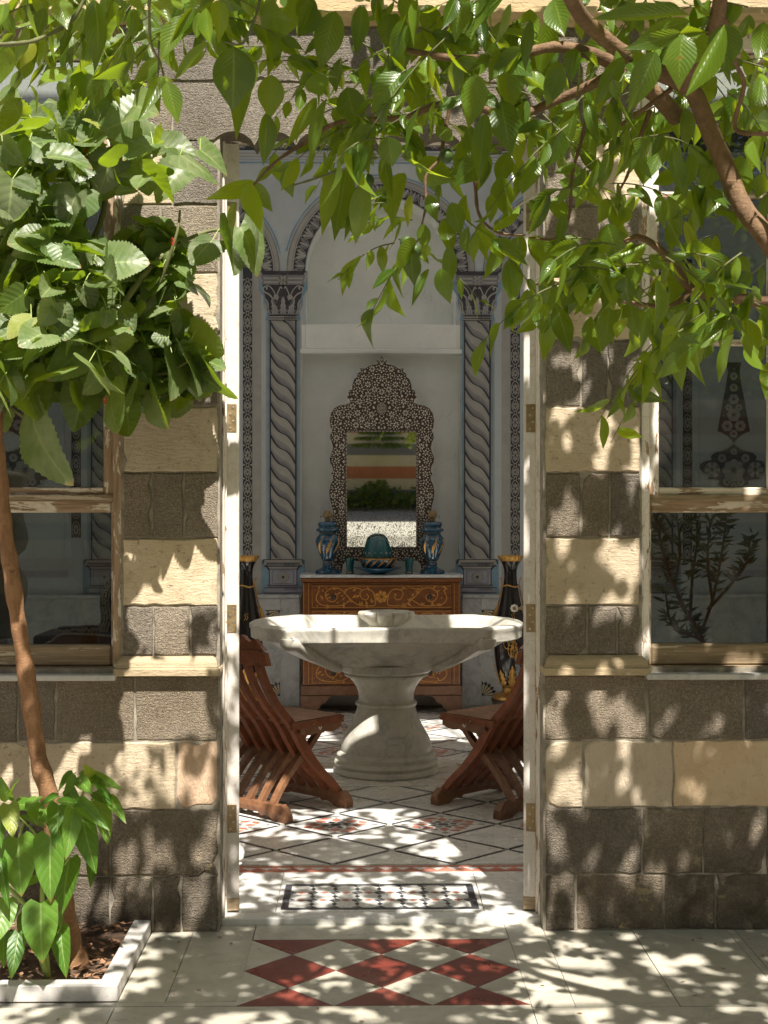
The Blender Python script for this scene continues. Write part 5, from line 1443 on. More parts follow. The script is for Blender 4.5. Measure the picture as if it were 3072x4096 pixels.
# ------------------------------------------------------------------ floor vases
def vase(cx, cy_, label):
    s = .339 * cy_ / 5300
    zb_ = 1.55 - (2150 + .339 * 1900 - 2029) * cy_ / 5300
    root = thing('floor_vase', (cx, cy_, FZ), label, 'vase', 'gilt-mounted floor vases')
    MB().lathe([(.01, FZ + .001), (.150, FZ + .001), (.150, FZ + .02), (.135, FZ + .035), (.128, FZ + .07), (.14, zb_ - .012), (.14, zb_ - .001), (.01, zb_ - .001)], (cx, cy_, 0), 36).build('plinth', M['ebony'], root, smooth=True)
    H = lambda yy: (1900 - yy) * s
    ft_ = [(10, 1900), (212, 1900), (215, 1872), (190, 1850), (150, 1838), (105, 1822), (92, 1790), (98, 1762), (112, 1748), (108, 1735)]
    MB().lathe([(r_ * s, H(yy)) for r_, yy in ft_], (cx, cy_, zb_), 40).build('gilt_foot', M['gold'], root, smooth=True)
    bd2 = [(108, 1736), (135, 1660), (165, 1560), (188, 1420), (196, 1290), (190, 1150), (172, 1000), (148, 880), (122, 760), (98, 640), (82, 540), (74, 460), (76, 390), (90, 330), (112, 290), (118, 282)]
    body = MB().lathe([(r_ * s, H(yy)) for r_, yy in bd2], (cx, cy_, zb_), 48).build('body', M['navy'], root, smooth=True)
    rim = MB().lathe([(112 * s, H(284)), (122 * s, H(276)), (138 * s, H(250)), (148 * s, H(222)), (150 * s, H(214)), (140 * s, H(216)), (120 * s, H(260))], (cx, cy_, zb_), 48, wob=lambda a, z: 1 + .025 * math.cos(24 * a)).build('gilt_rim', M['gold'], root, smooth=True)
    def rad(yy):
        for (r0, y0_), (r1, y1_) in zip(bd2, bd2[1:]):
            if y0_ >= yy >= y1_: return (r0 + (r1 - r0) * (y0_ - yy) / (y0_ - y1_)) * s
        return bd2[-1][0] * s
    def on(a, yy, o=.003):
        r_ = rad(yy) + o; return Vector((cx + r_ * math.sin(a), cy_ - r_ * math.cos(a), zb_ + H(yy)))
    # gilt acanthus mounts
    for k_ in range(7):
        a = -2.4 + k_ * .8
        mb = MB(); outl = []
        tall = 1490 if k_ % 2 else 1540
        for sg in (-1, 1):
            seq = [(0, .16), (.2, .34), (.3, .22), (.45, .30), (.55, .17), (.7, .22), (.8, .10), (1, 0)]
            o_ = [on(a + sg * w_, 1738 - (1738 - tall) * t, .006 + .008 * t) for t, w_ in seq]
            outl = outl + (o_ if sg < 0 else o_[::-1][1:])
        mb.add(outl, [tuple(range(len(outl)))]); mb.build('gilt_leaf', M['gold'], root, fix=False)
        MB().tube([on(a, yy, .010) for yy in range(1738, tall, -30)], .004, 6).build('gilt_rib', M['gold'], root)
    # calligraphic flourish
    cg = MB()
    for (rx, rz, c0, c1) in ((.16, 45, -.12, 1215), (.30, 60, -.22, 1240), (.20, 70, .10, 1320), (.28, 95, .02, 1300), (.12, 50, .16, 1270), (.22, 60, .12, 1340)):
        cg.tube([on(c0 + rx * math.cos(R(q)), c1 + rz * math.sin(R(q)), .0035) for q in range(0, 331, 22)], .0030, 5)
    for a in (-.02, .07, .16): cg.tube([on(a, yy, .0035) for yy in range(1380, 1130, -40)], .0032, 5)
    for a in (-.05, .10): cg.tube([on(a, 960, .0035), on(a + .1, 930, .0035), on(a + .02, 905, .0035), on(a + .12, 880, .0035)], .003, 5)
    cg.build('gilt_flourish', M['gold'], root)
    # cord and tassels
    cd = MB().tube([on(R(q), 570 + 10 * math.sin(R(q * 3)), .005) for q in range(0, 361, 15)], .0055, 6).build('tied_cord', M['gold'], root, smooth=True)
    for sg in (-1, 1):
        a = sg * 1.35
        MB().tube([on(a, 470, .03), on(a, 520, .016), on(a, 575, .010)], .006, 6).build('cord_end', M['gold'], cd, smooth=True)
        MB().tube([on(a, 575, .012), on(a * 1.03, 680, .010), on(a * 1.06, 780, .012), on(a * 1.06, 830, .014)], [.006, .006, .007, .012], 8).build('cord_end', M['gold'], cd, smooth=True)
        MB().tube([on(a * 1.06, 830, .014), on(a * 1.08, 850, .018), on(a * 1.08, 945, .022)], [.013, .012, .020], 10).build('tassel', M['gold'], cd, smooth=True)
vase(ax(2042, 9.72), 9.72, 'navy porcelain floor vase with gilt mounts and tassels behind the right folding chair')
vase(ax(985, 9.72), 9.72, 'navy porcelain floor vase with gilt mounts half hidden by the left door leaf')
# ------------------------------------------------------------------ behind the left window: stone sculpture and inlaid armchair
sc_ = thing('stone_sculpture', (ax(-20, 6.0), 6.0, FZ), 'grey stone sculpture of stacked rounded forms behind the left window', 'sculpture')
YS = 6.0; ks = .5425 * YS / 5300
scx = ax(-10, YS)
pz = az(2545, YS)
pr = [(1900, 30), (1890, 55), (1925, 112), (1945, 100), (1965, 90), (1990, 70), (2005, 40), (2020, 42)]
def prof(lst): return [(r_ * YS / 5300, az(yy, YS)) for yy, r_ in lst]
MB().lathe(prof([(2545, 5), (2545, 62), (2520, 70), (2480, 88), (2420, 112), (2370, 124), (2320, 122), (2290, 105), (2262, 84), (2240, 76), (2220, 82), (2200, 106), (2160, 118), (2120, 112), (2080, 100), (2050, 96), (2010, 60), (1998, 45), (1985, 62), (1965, 92), (1940, 108), (1915, 119), (1905, 116), (1890, 80), (1880, 30), (1878, 5)]), (scx, YS, 0), 36, squash=.8, wob=lambda a, z: 1 + .05 * math.sin(3 * a + z * 9)).build('carved_stone', M['stone'], sc_, smooth='all')
MB().cbox(scx - .09, scx + .075, YS - .1, YS + .1, az(2700, YS) - .35, pz - .001, .006).build('plinth', M['slab'], sc_)
MB().cbox(scx - .12, scx + .12, YS - .13, YS + .13, FZ + .001, az(2700, YS) - .351, .006).build('pedestal', M['warmplaster'], sc_)
ar = thing('inlaid_armchair', (ax(430, 6.6), 6.6, FZ), 'dark armchair edged with mother-of-pearl scales behind the left window', 'armchair')
YA = 6.6
def pa(x, y_, Y_=YA): return at(.5425 * x, 1600 + .5425 * y_, Y_)
def scaled(pts, r0, n, name, parent):
    MB().tube(spline(pts, 4), r0, 10).build(name, M['ebony'], parent, smooth=True)
    mb = MB(); crv = spline(pts, 10); rr = random.Random(len(pts))
    for p in crv:
        for q in range(4):
            a = -.9 + q * .6 + rr.uniform(-.1, .1)
            c = p + Vector((r0 * 1.05 * math.sin(a), -r0 * 1.05 * math.cos(a) - .001, rr.uniform(-.006, .006))); e = .0065
            mb.add([c + Vector((-e, 0, 0)), c + Vector((-e * .3, 0, -e)), c + Vector((e * .8, 0, -e * .4)), c + Vector((e * .6, 0, e * .7)), c + Vector((-e * .4, 0, e))], [(0, 1, 2, 3, 4)])
    tag(mb.build('pearl_scales', M['pearl'], parent, fix=False), kind='stuff')
scaled([pa(845, 1345), pa(800, 1380), pa(775, 1450), pa(775, 1530), pa(790, 1600), pa(770, 1670), pa(760, 1720)], .024, 20, 'back_post', ar)
scaled([pa(755, 1690), pa(660, 1690), pa(560, 1695), pa(450, 1700), pa(430, 1730)], .022, 16, 'arm', ar)
bp = [pa(845, 1350), pa(800, 1390), pa(785, 1460), pa(795, 1600), pa(780, 1720), pa(980, 1720), pa(1000, 1350)]
MB().prism_y([(p.x, p.z) for p in bp], YA + .012, YA + .05).build('padded_back', M['velvet'], ar)
sp2 = [(240, 1845), (300, 1815), (380, 1775), (430, 1735), (480, 1722), (560, 1724), (700, 1728), (810, 1740), (900, 1745), (900, 1900), (220, 1900)]
ps = [at(.5425 * a, 1600 + .5425 * b_, 6.35) for a, b_ in sp2]
MB().prism_y([(p.x, p.z) for p in ps], 6.35, 6.40).build('apron_panel', M['mahog'], ar)
eg = MB(); 
for (p, q) in zip(ps[:8], ps[1:9]):
    n_ = 4
    for i in range(n_):
        a_, b_ = p.lerp(q, i / n_), p.lerp(q, (i + .8) / n_); eg.stroke([(a_.x, a_.z), (b_.x, b_.z)], .010, 6.348, 0)
eg.build('bone_edging', M['pearl'], ar, fix=False)
zt_ = ps[-1].z
for (lx, ly) in ((ps[-1].x + .05, 6.39), (ps[-2].x - .03, 6.39), (ps[-1].x + .05, 6.75), (ps[-2].x - .03, 6.75)):
    MB().tube([(lx, ly, zt_ + .02), (lx, ly - .01, .25), (lx, ly, FZ + .002)], [.03, .022, .026], 8).build('leg', M['ebony'], ar, smooth=True)
MB().cbox(ps[-1].x, ps[-2].x, 6.402, 6.78, zt_, zt_ + .10, .01).build('seat', M['velvet'], ar)
# ------------------------------------------------------------------ the far side of the courtyard, seen only in the mirror
cw_ = thing('courtyard_wall', (0, -8.2, 0), 'striped orange, cream and grey wall across the courtyard, seen in the mirror', 'wall')
hts = [(0, .36, 'greyst'), (.36, .60, 'cream'), (.60, .86, 'orange'), (.86, 1.10, 'cream'), (1.10, 1.34, 'greyst'), (1.34, 1.58, 'cream'), (1.58, 1.82, 'orange'), (1.82, 2.06, 'cream'), (2.06, 2.30, 'greyst'), (2.30, 2.54, 'cream'), (2.54, 2.78, 'orange'), (2.78, 3.02, 'cream'), (3.02, 3.26, 'greyst'), (3.26, 3.5, 'cream'), (3.5, 3.74, 'orange'), (3.74, 5.0, 'cream')]
for (a, b_, m_) in hts: MB().box(-7, 7, -8.6, -8.2 - random.uniform(0, .006), a + .002, b_).build('stone_course', M[m_], cw_)
for sx in (-1, 1):
    sw = thing('courtyard_side_wall', (sx * 7, -2, 0), ('cream side wall of the courtyard beyond the mulberry tree' if sx < 0 else 'cream side wall of the courtyard beyond the citrus trunk'), 'wall')
    MB().box(sx * 7.0, sx * 7.3, -8.2, 4.84, 0, 5.5).build('wall_face', M['sidewall'], sw)
# ------------------------------------------------------------------ leaves
def leaf_data(L, prof, n, serr=0, lobe=0.0, fold=.12, droop=.15, wave=.0, seed=0, cols=(-1, -.5, 0, .5, 1), twist=0):
    rr = random.Random(seed); v = []; uv = []
    ph1, ph2 = rr.uniform(0, 6), rr.uniform(0, 6)
    for i in range(n + 1):
        t = i / n
        w = prof(t) * L
        for u in cols:
            au = abs(u)
            s_ = 1.0
            if serr and au == 1 and 0 < i < n: s_ = 1 + serr * (1 if i % 2 else -1)
            x = u * w * s_
            yy = t * L - lobe * L * au * max(0, 1 - t * 2.2) ** 1.6 - (serr * .25 * w if (serr and au == 1 and i % 2 == 0) else 0)
            z = fold * w * (au ** 1.3) - droop * L * t * t + wave * L * au * math.sin(t * 9 + (ph1 if u < 0 else ph2)) * math.sin(math.pi * min(1, t * 1.1))
            z += twist * x * (t - .4)
            v.append((x, yy, z)); uv.append((u * .5 + .5, t))
    m = len(cols); f = [(i * m + k, i * m + k + 1, (i + 1) * m + k + 1, (i + 1) * m + k) for i in range(n) for k in range(m - 1)]
    return v, f, uv
def leaf_mesh(name, data, mat):
    v, f, uv = data
    me = bpy.data.meshes.new(name); me.from_pydata(v, [], f); me.materials.append(mat)
    l = me.uv_layers.new(name='UVMap')
    idx = [0] * len(me.loops); me.loops.foreach_get('vertex_index', idx)
    l.data.foreach_set('uv', [c for i in idx for c in uv[i]])
    me.polygons.foreach_set('use_smooth', [True] * len(me.polygons)); me.update(); return me
def citrus_prof(wid):
    def p(t):
        if t < .9: return wid * (math.sin(math.pi * min(1, (t / .98)) ** .80)) ** .85 * (1 - .35 * max(0, t - .55) / .45) + .004
        return wid * (math.sin(math.pi * (.9 / .98) ** .80)) ** .85 * (1 - .35 * .35 / .45) * ((1 - t) / .1) ** .8 + .001
    return p
def heart_prof(wid, pt=.8):
    def p(t): return wid * (min(1, t / .14 + .35) ** .6) * (max(0, 1 - ((t - .22) / .78) ** 2 if t > .22 else 1) ** pt) * (1 - .30 * max(0, t - .55)) + .002
    return p
CL = [leaf_mesh('citrus_leaf', leaf_data(1, citrus_prof(w_), 14, 0, 0, f_, d_, wv, k, twist=tw), M['cleaf']) for k, (w_, f_, d_, wv, tw) in enumerate(((.23, .25, .10, .010, .3), (.27, .10, .22, .014, -.4), (.21, .40, .02, .008, .5), (.25, -.12, .30, .012, -.2), (.19, .30, .16, .010, .8), (.24, .75, .05, .012, .2), (.22, .55, .42, .02, -.6), (.20, -.30, .55, .015, .4)))]
ML = [leaf_mesh('mulberry_leaf', leaf_data(1, heart_prof(w_, .72), 26, .050, .18, f_, d_, wv, k + 9, (-1, -.7, -.35, 0, .35, .7, 1), tw), M['mleaf']) for k, (w_, f_, d_, wv, tw) in enumerate(((.44, .25, .20, .020, .2), (.40, .45, .35, .025, -.3), (.46, -.15, .15, .022, .3), (.42, .60, .10, .020, -.2), (.38, .15, .45, .03, .5)))]
FL = [leaf_mesh('plant_leaf', leaf_data(1, heart_prof(w_, .95), 18, 0, .10, f_, d_, wv, k + 21, (-1, -.66, -.33, 0, .33, .66, 1), tw), M['fleaf']) for k, (w_, f_, d_, wv, tw) in enumerate(((.31, .15, .15, .018, .1), (.28, .30, .22, .022, -.2), (.33, .05, .10, .016, .2), (.25, .45, .25, .02, -.1)))]
def orient(d, nrm):
    d = Vector(d).normalized(); nrm = Vector(nrm); z = (nrm - d * nrm.dot(d))
    if z.length < 1e-3: z = d.orthogonal()
    z.normalize(); x = d.cross(z)
    m = Matrix((x, d, z)).transposed().to_4x4(); return m
def leaf_matrix(p, d, nrm, L, ws=1.0):
    return Matrix.Translation(p) @ orient(d, nrm) @ Matrix.Diagonal((L * ws, L, L, 1))
class Foliage:
    """the largest leaves become objects of their own, the rest one mesh"""
    def __init__(s, root, meshes, mat, name): s.root, s.me, s.mat, s.name, s.items = root, meshes, mat, name, []
    def add(s, m, k, prio): s.items.append((prio, m, k % len(s.me)))
    def finish(s, nmax=300):
        s.items.sort(key=lambda a: -a[0])
        for (_, m, k) in s.items[:nmax]:
            link(bpy.data.objects.new(s.name, s.me[k]), s.root, m)
        rest = s.items[nmax:]
        if rest: bulk(s.root, [(m, k) for _, m, k in rest], s.me, s.mat)
def bulk(root, items, meshes, mat, name='crown_leaves'):
    import numpy as np
    V = []; F = []; U = []; off = 0
    cache = []
    for me in meshes:
        n = len(me.vertices); co = np.empty(n * 3, 'f'); me.vertices.foreach_get('co', co); co = co.reshape(-1, 3)
        q = np.empty(len(me.loops), 'i'); me.loops.foreach_get('vertex_index', q)
        uv = np.empty(len(me.loops) * 2, 'f'); me.uv_layers[0].data.foreach_get('uv', uv)
        cache.append((co, q, uv))
    for m, k in items:
        co, q, uv = cache[k]; a = np.array(m)
        V.append(co @ a[:3, :3].T + a[:3, 3]); F.append(q + off); U.append(uv); off += len(co)
    V = np.concatenate(V); F = np.concatenate(F); U = np.concatenate(U)
    me = bpy.data.meshes.new(name); me.vertices.add(len(V)); me.vertices.foreach_set('co', V.astype('f').ravel())
    nf = len(F) // 4; me.loops.add(len(F)); me.loops.foreach_set('vertex_index', F.astype('i'))
    me.polygons.add(nf); me.polygons.foreach_set('loop_start', np.arange(0, nf * 4, 4, dtype='i'))
    me.materials.append(mat); l = me.uv_layers.new(name='UVMap'); l.data.foreach_set('uv', U)
    me.polygons.foreach_set('use_smooth', [True] * nf)
    me.update(calc_edges=True); me.validate()
    o = link(bpy.data.objects.new(name, me), root); tag(o, kind='stuff'); return o
# ------------------------------------------------------------------ mulberry tree
rm = random.Random(5)
YT = 4.44
tb = at(297, 3842, YT); tb.z = .02
mul = thing('mulberry_tree', tb, 'young mulberry tree with slender brown trunk and serrated leaves at the left wall', 'tree')
tp = [(300, 3870), (285, 3760), (258, 3620), (236, 3480), (214, 3330), (196, 3180), (160, 3060), (138, 2930), (118, 2780), (90, 2600), (66, 2440), (44, 2280), (22, 2120), (4, 1960), (-8, 1820), (-14, 1700), (-10, 1580), (10, 1450), (40, 1330)]
tr_pts = [at(x, y_, YT - .10 * i / len(tp)) for i, (x, y_) in enumerate(tp)]
crv = spline(tr_pts, 4); n = len(crv)
MB().tube(crv, [.034 - .014 * (i / n) + .0022 * math.sin(i * 1.7) + .0018 * math.sin(i * .6 + 1) + (.012 if i < 3 else 0) for i in range(n)], 14).build('trunk', M['bark'], mul, smooth='all')
for (i, s_) in ((26, .5), (33, .5), (44, .4)):
    p = crv[i] + Vector((.012, -.022, 0)); MB().lathe([(.014, 0), (.012, .004), (.007, .003), (.006, .0), (.001, .001)], (0, 0, 0), 12).build('knot', M['bark'], mul, smooth=True, m=Matrix.Translation(p) @ Matrix.Rotation(R(75), 4, 'X'))
br = [[(-10, 1580), (120, 1300), (280, 1080), (350, 820), (380, 560), (365, 330), (350, 160)], [(280, 1080), (400, 900), (440, 640), (480, 460), (520, 380)], [(20, 1450), (250, 1420), (420, 1330), (600, 1200), (700, 960), (720, 840)], [(-10, 1700), (80, 1480), (180, 1500), (380, 1440), (620, 1500), (760, 1440)], [(420, 1330), (560, 1120), (690, 990), (860, 920), (960, 960)], [(60, 1340), (-20, 1000), (-40, 700), (0, 480)], [(-10, 1580), (60, 1640), (130, 1690)], [(250, 1420), (300, 1250), (380, 1150)], [(620, 1500), (760, 1500), (840, 1480)]]
for k, b_ in enumerate(br):
    Yb = [YT + .02 + .10 * rm.random() for i in range(len(b_))]
    if k in (4,): Yb = [4.40, 4.45, 4.55, 4.62, 4.66]
    c = spline([at(x, y_, Yb[i]) for i, (x, y_) in enumerate(b_)], 5)
    MB().tube(c, [.0125 - .009 * i / len(c) for i in range(len(c))], 7).build('branch', M['twig'], mul, smooth='all')
mf = Foliage(mul, ML, M['mleaf'], 'leaf')
def mleaf(x, y_, Y_, L, d2=None, prio=None):
    """x,y: leaf base as seen; hangs outwards"""
    b_ = at(x, y_, Y_)
    out = Vector((rm.gauss(0, .8), rm.uniform(-.8, .25), rm.uniform(-1.0, .15))) if d2 is None else Vector(d2)
    nrm = Vector((rm.gauss(0, .6), rm.uniform(-.9, .25), rm.uniform(.2, 1.0)))
    mf.add(leaf_matrix(b_, out, nrm, L, rm.uniform(1.0, 1.35)), rm.randrange(5), prio or (6 - Y_) * L)
    if rm.random() < .6:
        pt_ = b_ + Vector((rm.uniform(-.03, .03), .03, .05)); pet.tube([b_, b_.lerp(pt_, .6) + Vector((0, 0, .006)), pt_], .0016, 5)
pet = MB()
poly = [(-60, 700), (60, 640), (130, 760), (250, 1000), (330, 950), (430, 1010), (520, 980), (560, 900), (680, 900), (770, 1010), (760, 1130), (700, 1250), (800, 1420), (810, 1480), (770, 1560), (640, 1600), (500, 1500), (330, 1560), (180, 1560), (-60, 1560)]
cnt = 0; pts_ = []
while cnt < 600:
    x, y_ = rm.uniform(-60, 860), rm.uniform(560, 1640)
    if not inside((x, y_), poly): continue
    if any((x - a) ** 2 + (y_ - b_) ** 2 < 30 ** 2 for a, b_ in pts_): 
        if rm.random() < .9: continue
    pts_.append((x, y_)); cnt += 1
    mleaf(x, y_, rm.uniform(3.95, 4.68) if x < 480 else rm.uniform(4.48, 4.77), rm.choice((.065, .08, .095, .11, .13)) * rm.uniform(.85, 1.15))
top_poly2 = [(-60, 330), (100, 380), (230, 330), (300, 150), (420, 110), (560, 120), (610, 260), (560, 420), (640, 560), (700, 640), (560, 760), (300, 860), (-60, 760)]
cnt = 0
while cnt < 120:
    x, y_ = rm.uniform(-60, 700), rm.uniform(100, 860)
    if not inside((x, y_), top_poly2): continue
    if y_ < 560 and rm.random() < .55: continue
    cnt += 1; mleaf(x, y_, rm.uniform(4.0, 4.65), rm.choice((.07, .09, .11, .13)))
# sprigs above and to the side, single leaves at the fringe
for (x, y_, L) in ((310, 190, .12), (340, 300, .12), (420, 190, .11), (510, 230, .13), (410, 260, .13), (330, 340, .13), (300, 420, .13), (350, 430, .12), (480, 330, .12), (380, 460, .12), (420, 540, .13), (460, 520, .14), (520, 500, .12), (250, 560, .12), (300, 580, .12), (350, 560, .12), (20, 420, .15), (30, 480, .15), (120, 470, .13), (-10, 520, .14), (60, 540, .14), (550, 580, .13), (640, 560, .12), (720, 620, .15), (740, 660, .16), (800, 600, .12), (480, 80, .13), (560, 90, .10), (600, 190, .10), (280, 640, .12), (450, 620, .13), (180, 640, .12), (520, 690, .13)):
    mleaf(x, y_, rm.uniform(4.1, 4.6), L)
for (x, y_, L, d2) in ((130, 1660, .245, (.25, -.5, -1)), (60, 1500, .20, (.5, -.5, -.7)), (880, 930, .17, (.4, -.3, -.9)), (960, 910, .16, (.5, -.1, -.8)), (1010, 880, .15, (.45, .1, -1)), (850, 960, .12, (-.5, -.4, -.6)), (740, 1400, .17, (.55, -.3, -1)), (690, 1420, .17, (.2, -.5, -1)), (600, 1560, .15, (.3, -.3, -1)), (820, 1440, .16, (.3, -.2, -1)), (440, 1560, .15, (.1, -.4, -1)), (340, 1550, .14, (-.2, -.4, -1)), (560, 1480, .16, (.1, -.6, -.9)), (500, 1620, .12, (.3, -.3, -1))):
    mleaf(x, y_, 4.25 if x < 500 else 4.5, L, d2, 9)
mf.finish(300)
tag(pet.build('petioles', M['gtwig'], mul, fix=False), kind='stuff')
mul_b = random.Random(9)
for (x, y_) in ((318, 575), (345, 610), (345, 650), (100, 855), (105, 1010), (690, 965), (190, 1340), (85, 1320), (420, 1600)):
    c = at(x, y_, mul_b.uniform(4.05, 4.25)); mb = MB()
    for q in range(16):
        a, h = q * 2.4, (q - 8) / 8
        p = c + Vector((math.cos(a) * .0055 * math.sqrt(1 - h * h * .9), math.sin(a) * .0055 * math.sqrt(1 - h * h * .9), h * .011)); e = .0028
        mb.add([p + Vector(v_) * e for v_ in ((1, 0, 0), (-1, 0, 0), (0, 1, 0), (0, -1, 0), (0, 0, 1), (0, 0, -1))], [(0, 2, 4), (2, 1, 4), (1, 3, 4), (3, 0, 4), (2, 0, 5), (1, 2, 5), (3, 1, 5), (0, 3, 5)])
    mb.build('mulberry_fruit', M['berry'], mul, smooth='all')
# ------------------------------------------------------------------ leafy plant in the bed
pb = at(190, 3900, 4.33); pb.z = .02
fp = thing('leafy_plant', pb, 'bushy plant with large bright green heart-shaped leaves in the planting bed', 'plant')
def r6(x, y_, Y_): return at(.4954 * x, 3000 + .4954 * y_, Y_)
FLV = [(330, 1240, 320, 1715, 300, 4.13), (410, 700, 385, 1220, 280, 4.15), (145, 715, 155, 1178, 290, 4.18), (560, 880, 482, 1305, 265, 4.24), (660, 530, 757, 990, 200, 4.22), (590, 480, 550, 870, 170, 4.17), (470, 440, 460, 785, 165, 4.20), (640, 430, 857, 610, 155, 4.15), (800, 400, 880, 752, 155, 4.30), (870, 390, 1012, 548, 115, 4.24), (72, 440, 102, 695, 145, 4.17), (10, 480, -10, 770, 130, 4.19), (140, 440, 335, 440, 115, 4.25), (470, 375, 310, 430, 105, 4.18), (610, 430, 470, 395, 105, 4.16), (590, 190, 465, 290, 95, 4.28), (640, 210, 780, 200, 85, 4.28), (720, 220, 955, 278, 95, 4.27), (760, 265, 692, 126, 75, 4.25), (790, 260, 868, 375, 65, 4.22), (70, 400, -5, 245, 115, 4.26), (100, 360, 106, 212, 85, 4.28), (150, 1480, 85, 1845, 135, 4.15), (485, 1440, 520, 1822, 195, 4.26), (205, 1330, 190, 1570, 125, 4.32), (318, 1030, 218, 1080, 62, 4.22), (40, 1210, -20, 1540, 205, 4.16), (10, 900, 45, 1255, 125, 4.14), (350, 590, 180, 520, 92, 4.30), (742, 860, 735, 1082, 64, 4.30), (470, 1310, 480, 1424, 55, 4.30), (620, 230, 520, 330, 110, 4.22), (650, 250, 730, 330, 110, 4.2), (560, 330, 640, 480, 120, 4.22), (300, 380, 200, 470, 100, 4.22), (500, 560, 560, 640, 90, 4.3), (360, 480, 420, 620, 120, 4.27), (240, 420, 290, 560, 120, 4.26), (780, 330, 900, 430, 120, 4.27), (140, 1250, 100, 1340, 130, 4.34), (30, 1480, 30, 1740, 110, 4.24)]
for k, (x0, y0, x1, y1, w, Y_) in enumerate(FLV):
    a = r6(x0, y0, Y_ + .03); b_ = r6(x1, y1, Y_ - .05); L = (b_ - a).length
    wsc = (w * .4954 * Y_ / 5300) / (L * .62)
    nrm = Vector((rm.gauss(0, .25), -1, .75 + rm.gauss(0, .2)))
    link(bpy.data.objects.new('leaf', FL[k % 4]), fp, leaf_matrix(a, b_ - a, nrm, L, max(.6, min(1.5, wsc))))
stems = [[(390, 1850), (365, 1600), (345, 1350), (345, 1080), (400, 760), (520, 560), (640, 420), (700, 260)], [(380, 1830), (250, 1420), (200, 1250), (50, 1090), (-40, 1000)], [(345, 1120), (330, 900), (290, 690), (150, 530), (75, 430)], [(345, 1000), (480, 760), (620, 520), (780, 380)], [(260, 1440), (170, 1460)], [(345, 1150), (470, 1000), (560, 870)], [(190, 580), (160, 680), (148, 715)], [(370, 1640), (440, 1520), (485, 1440)]]
for k, s_ in enumerate(stems):
    c = spline([r6(x, y_, 4.30 - .02 * (k % 3)) for x, y_ in s_], 5)
    if k == 0: c[0].z = .015
    r0 = .010 if k < 2 else .0055
    MB().tube(c, [r0 * (1 - .6 * i / len(c)) for i in range(len(c))], 8).build('stem', M['gtwig'], fp, smooth='all')
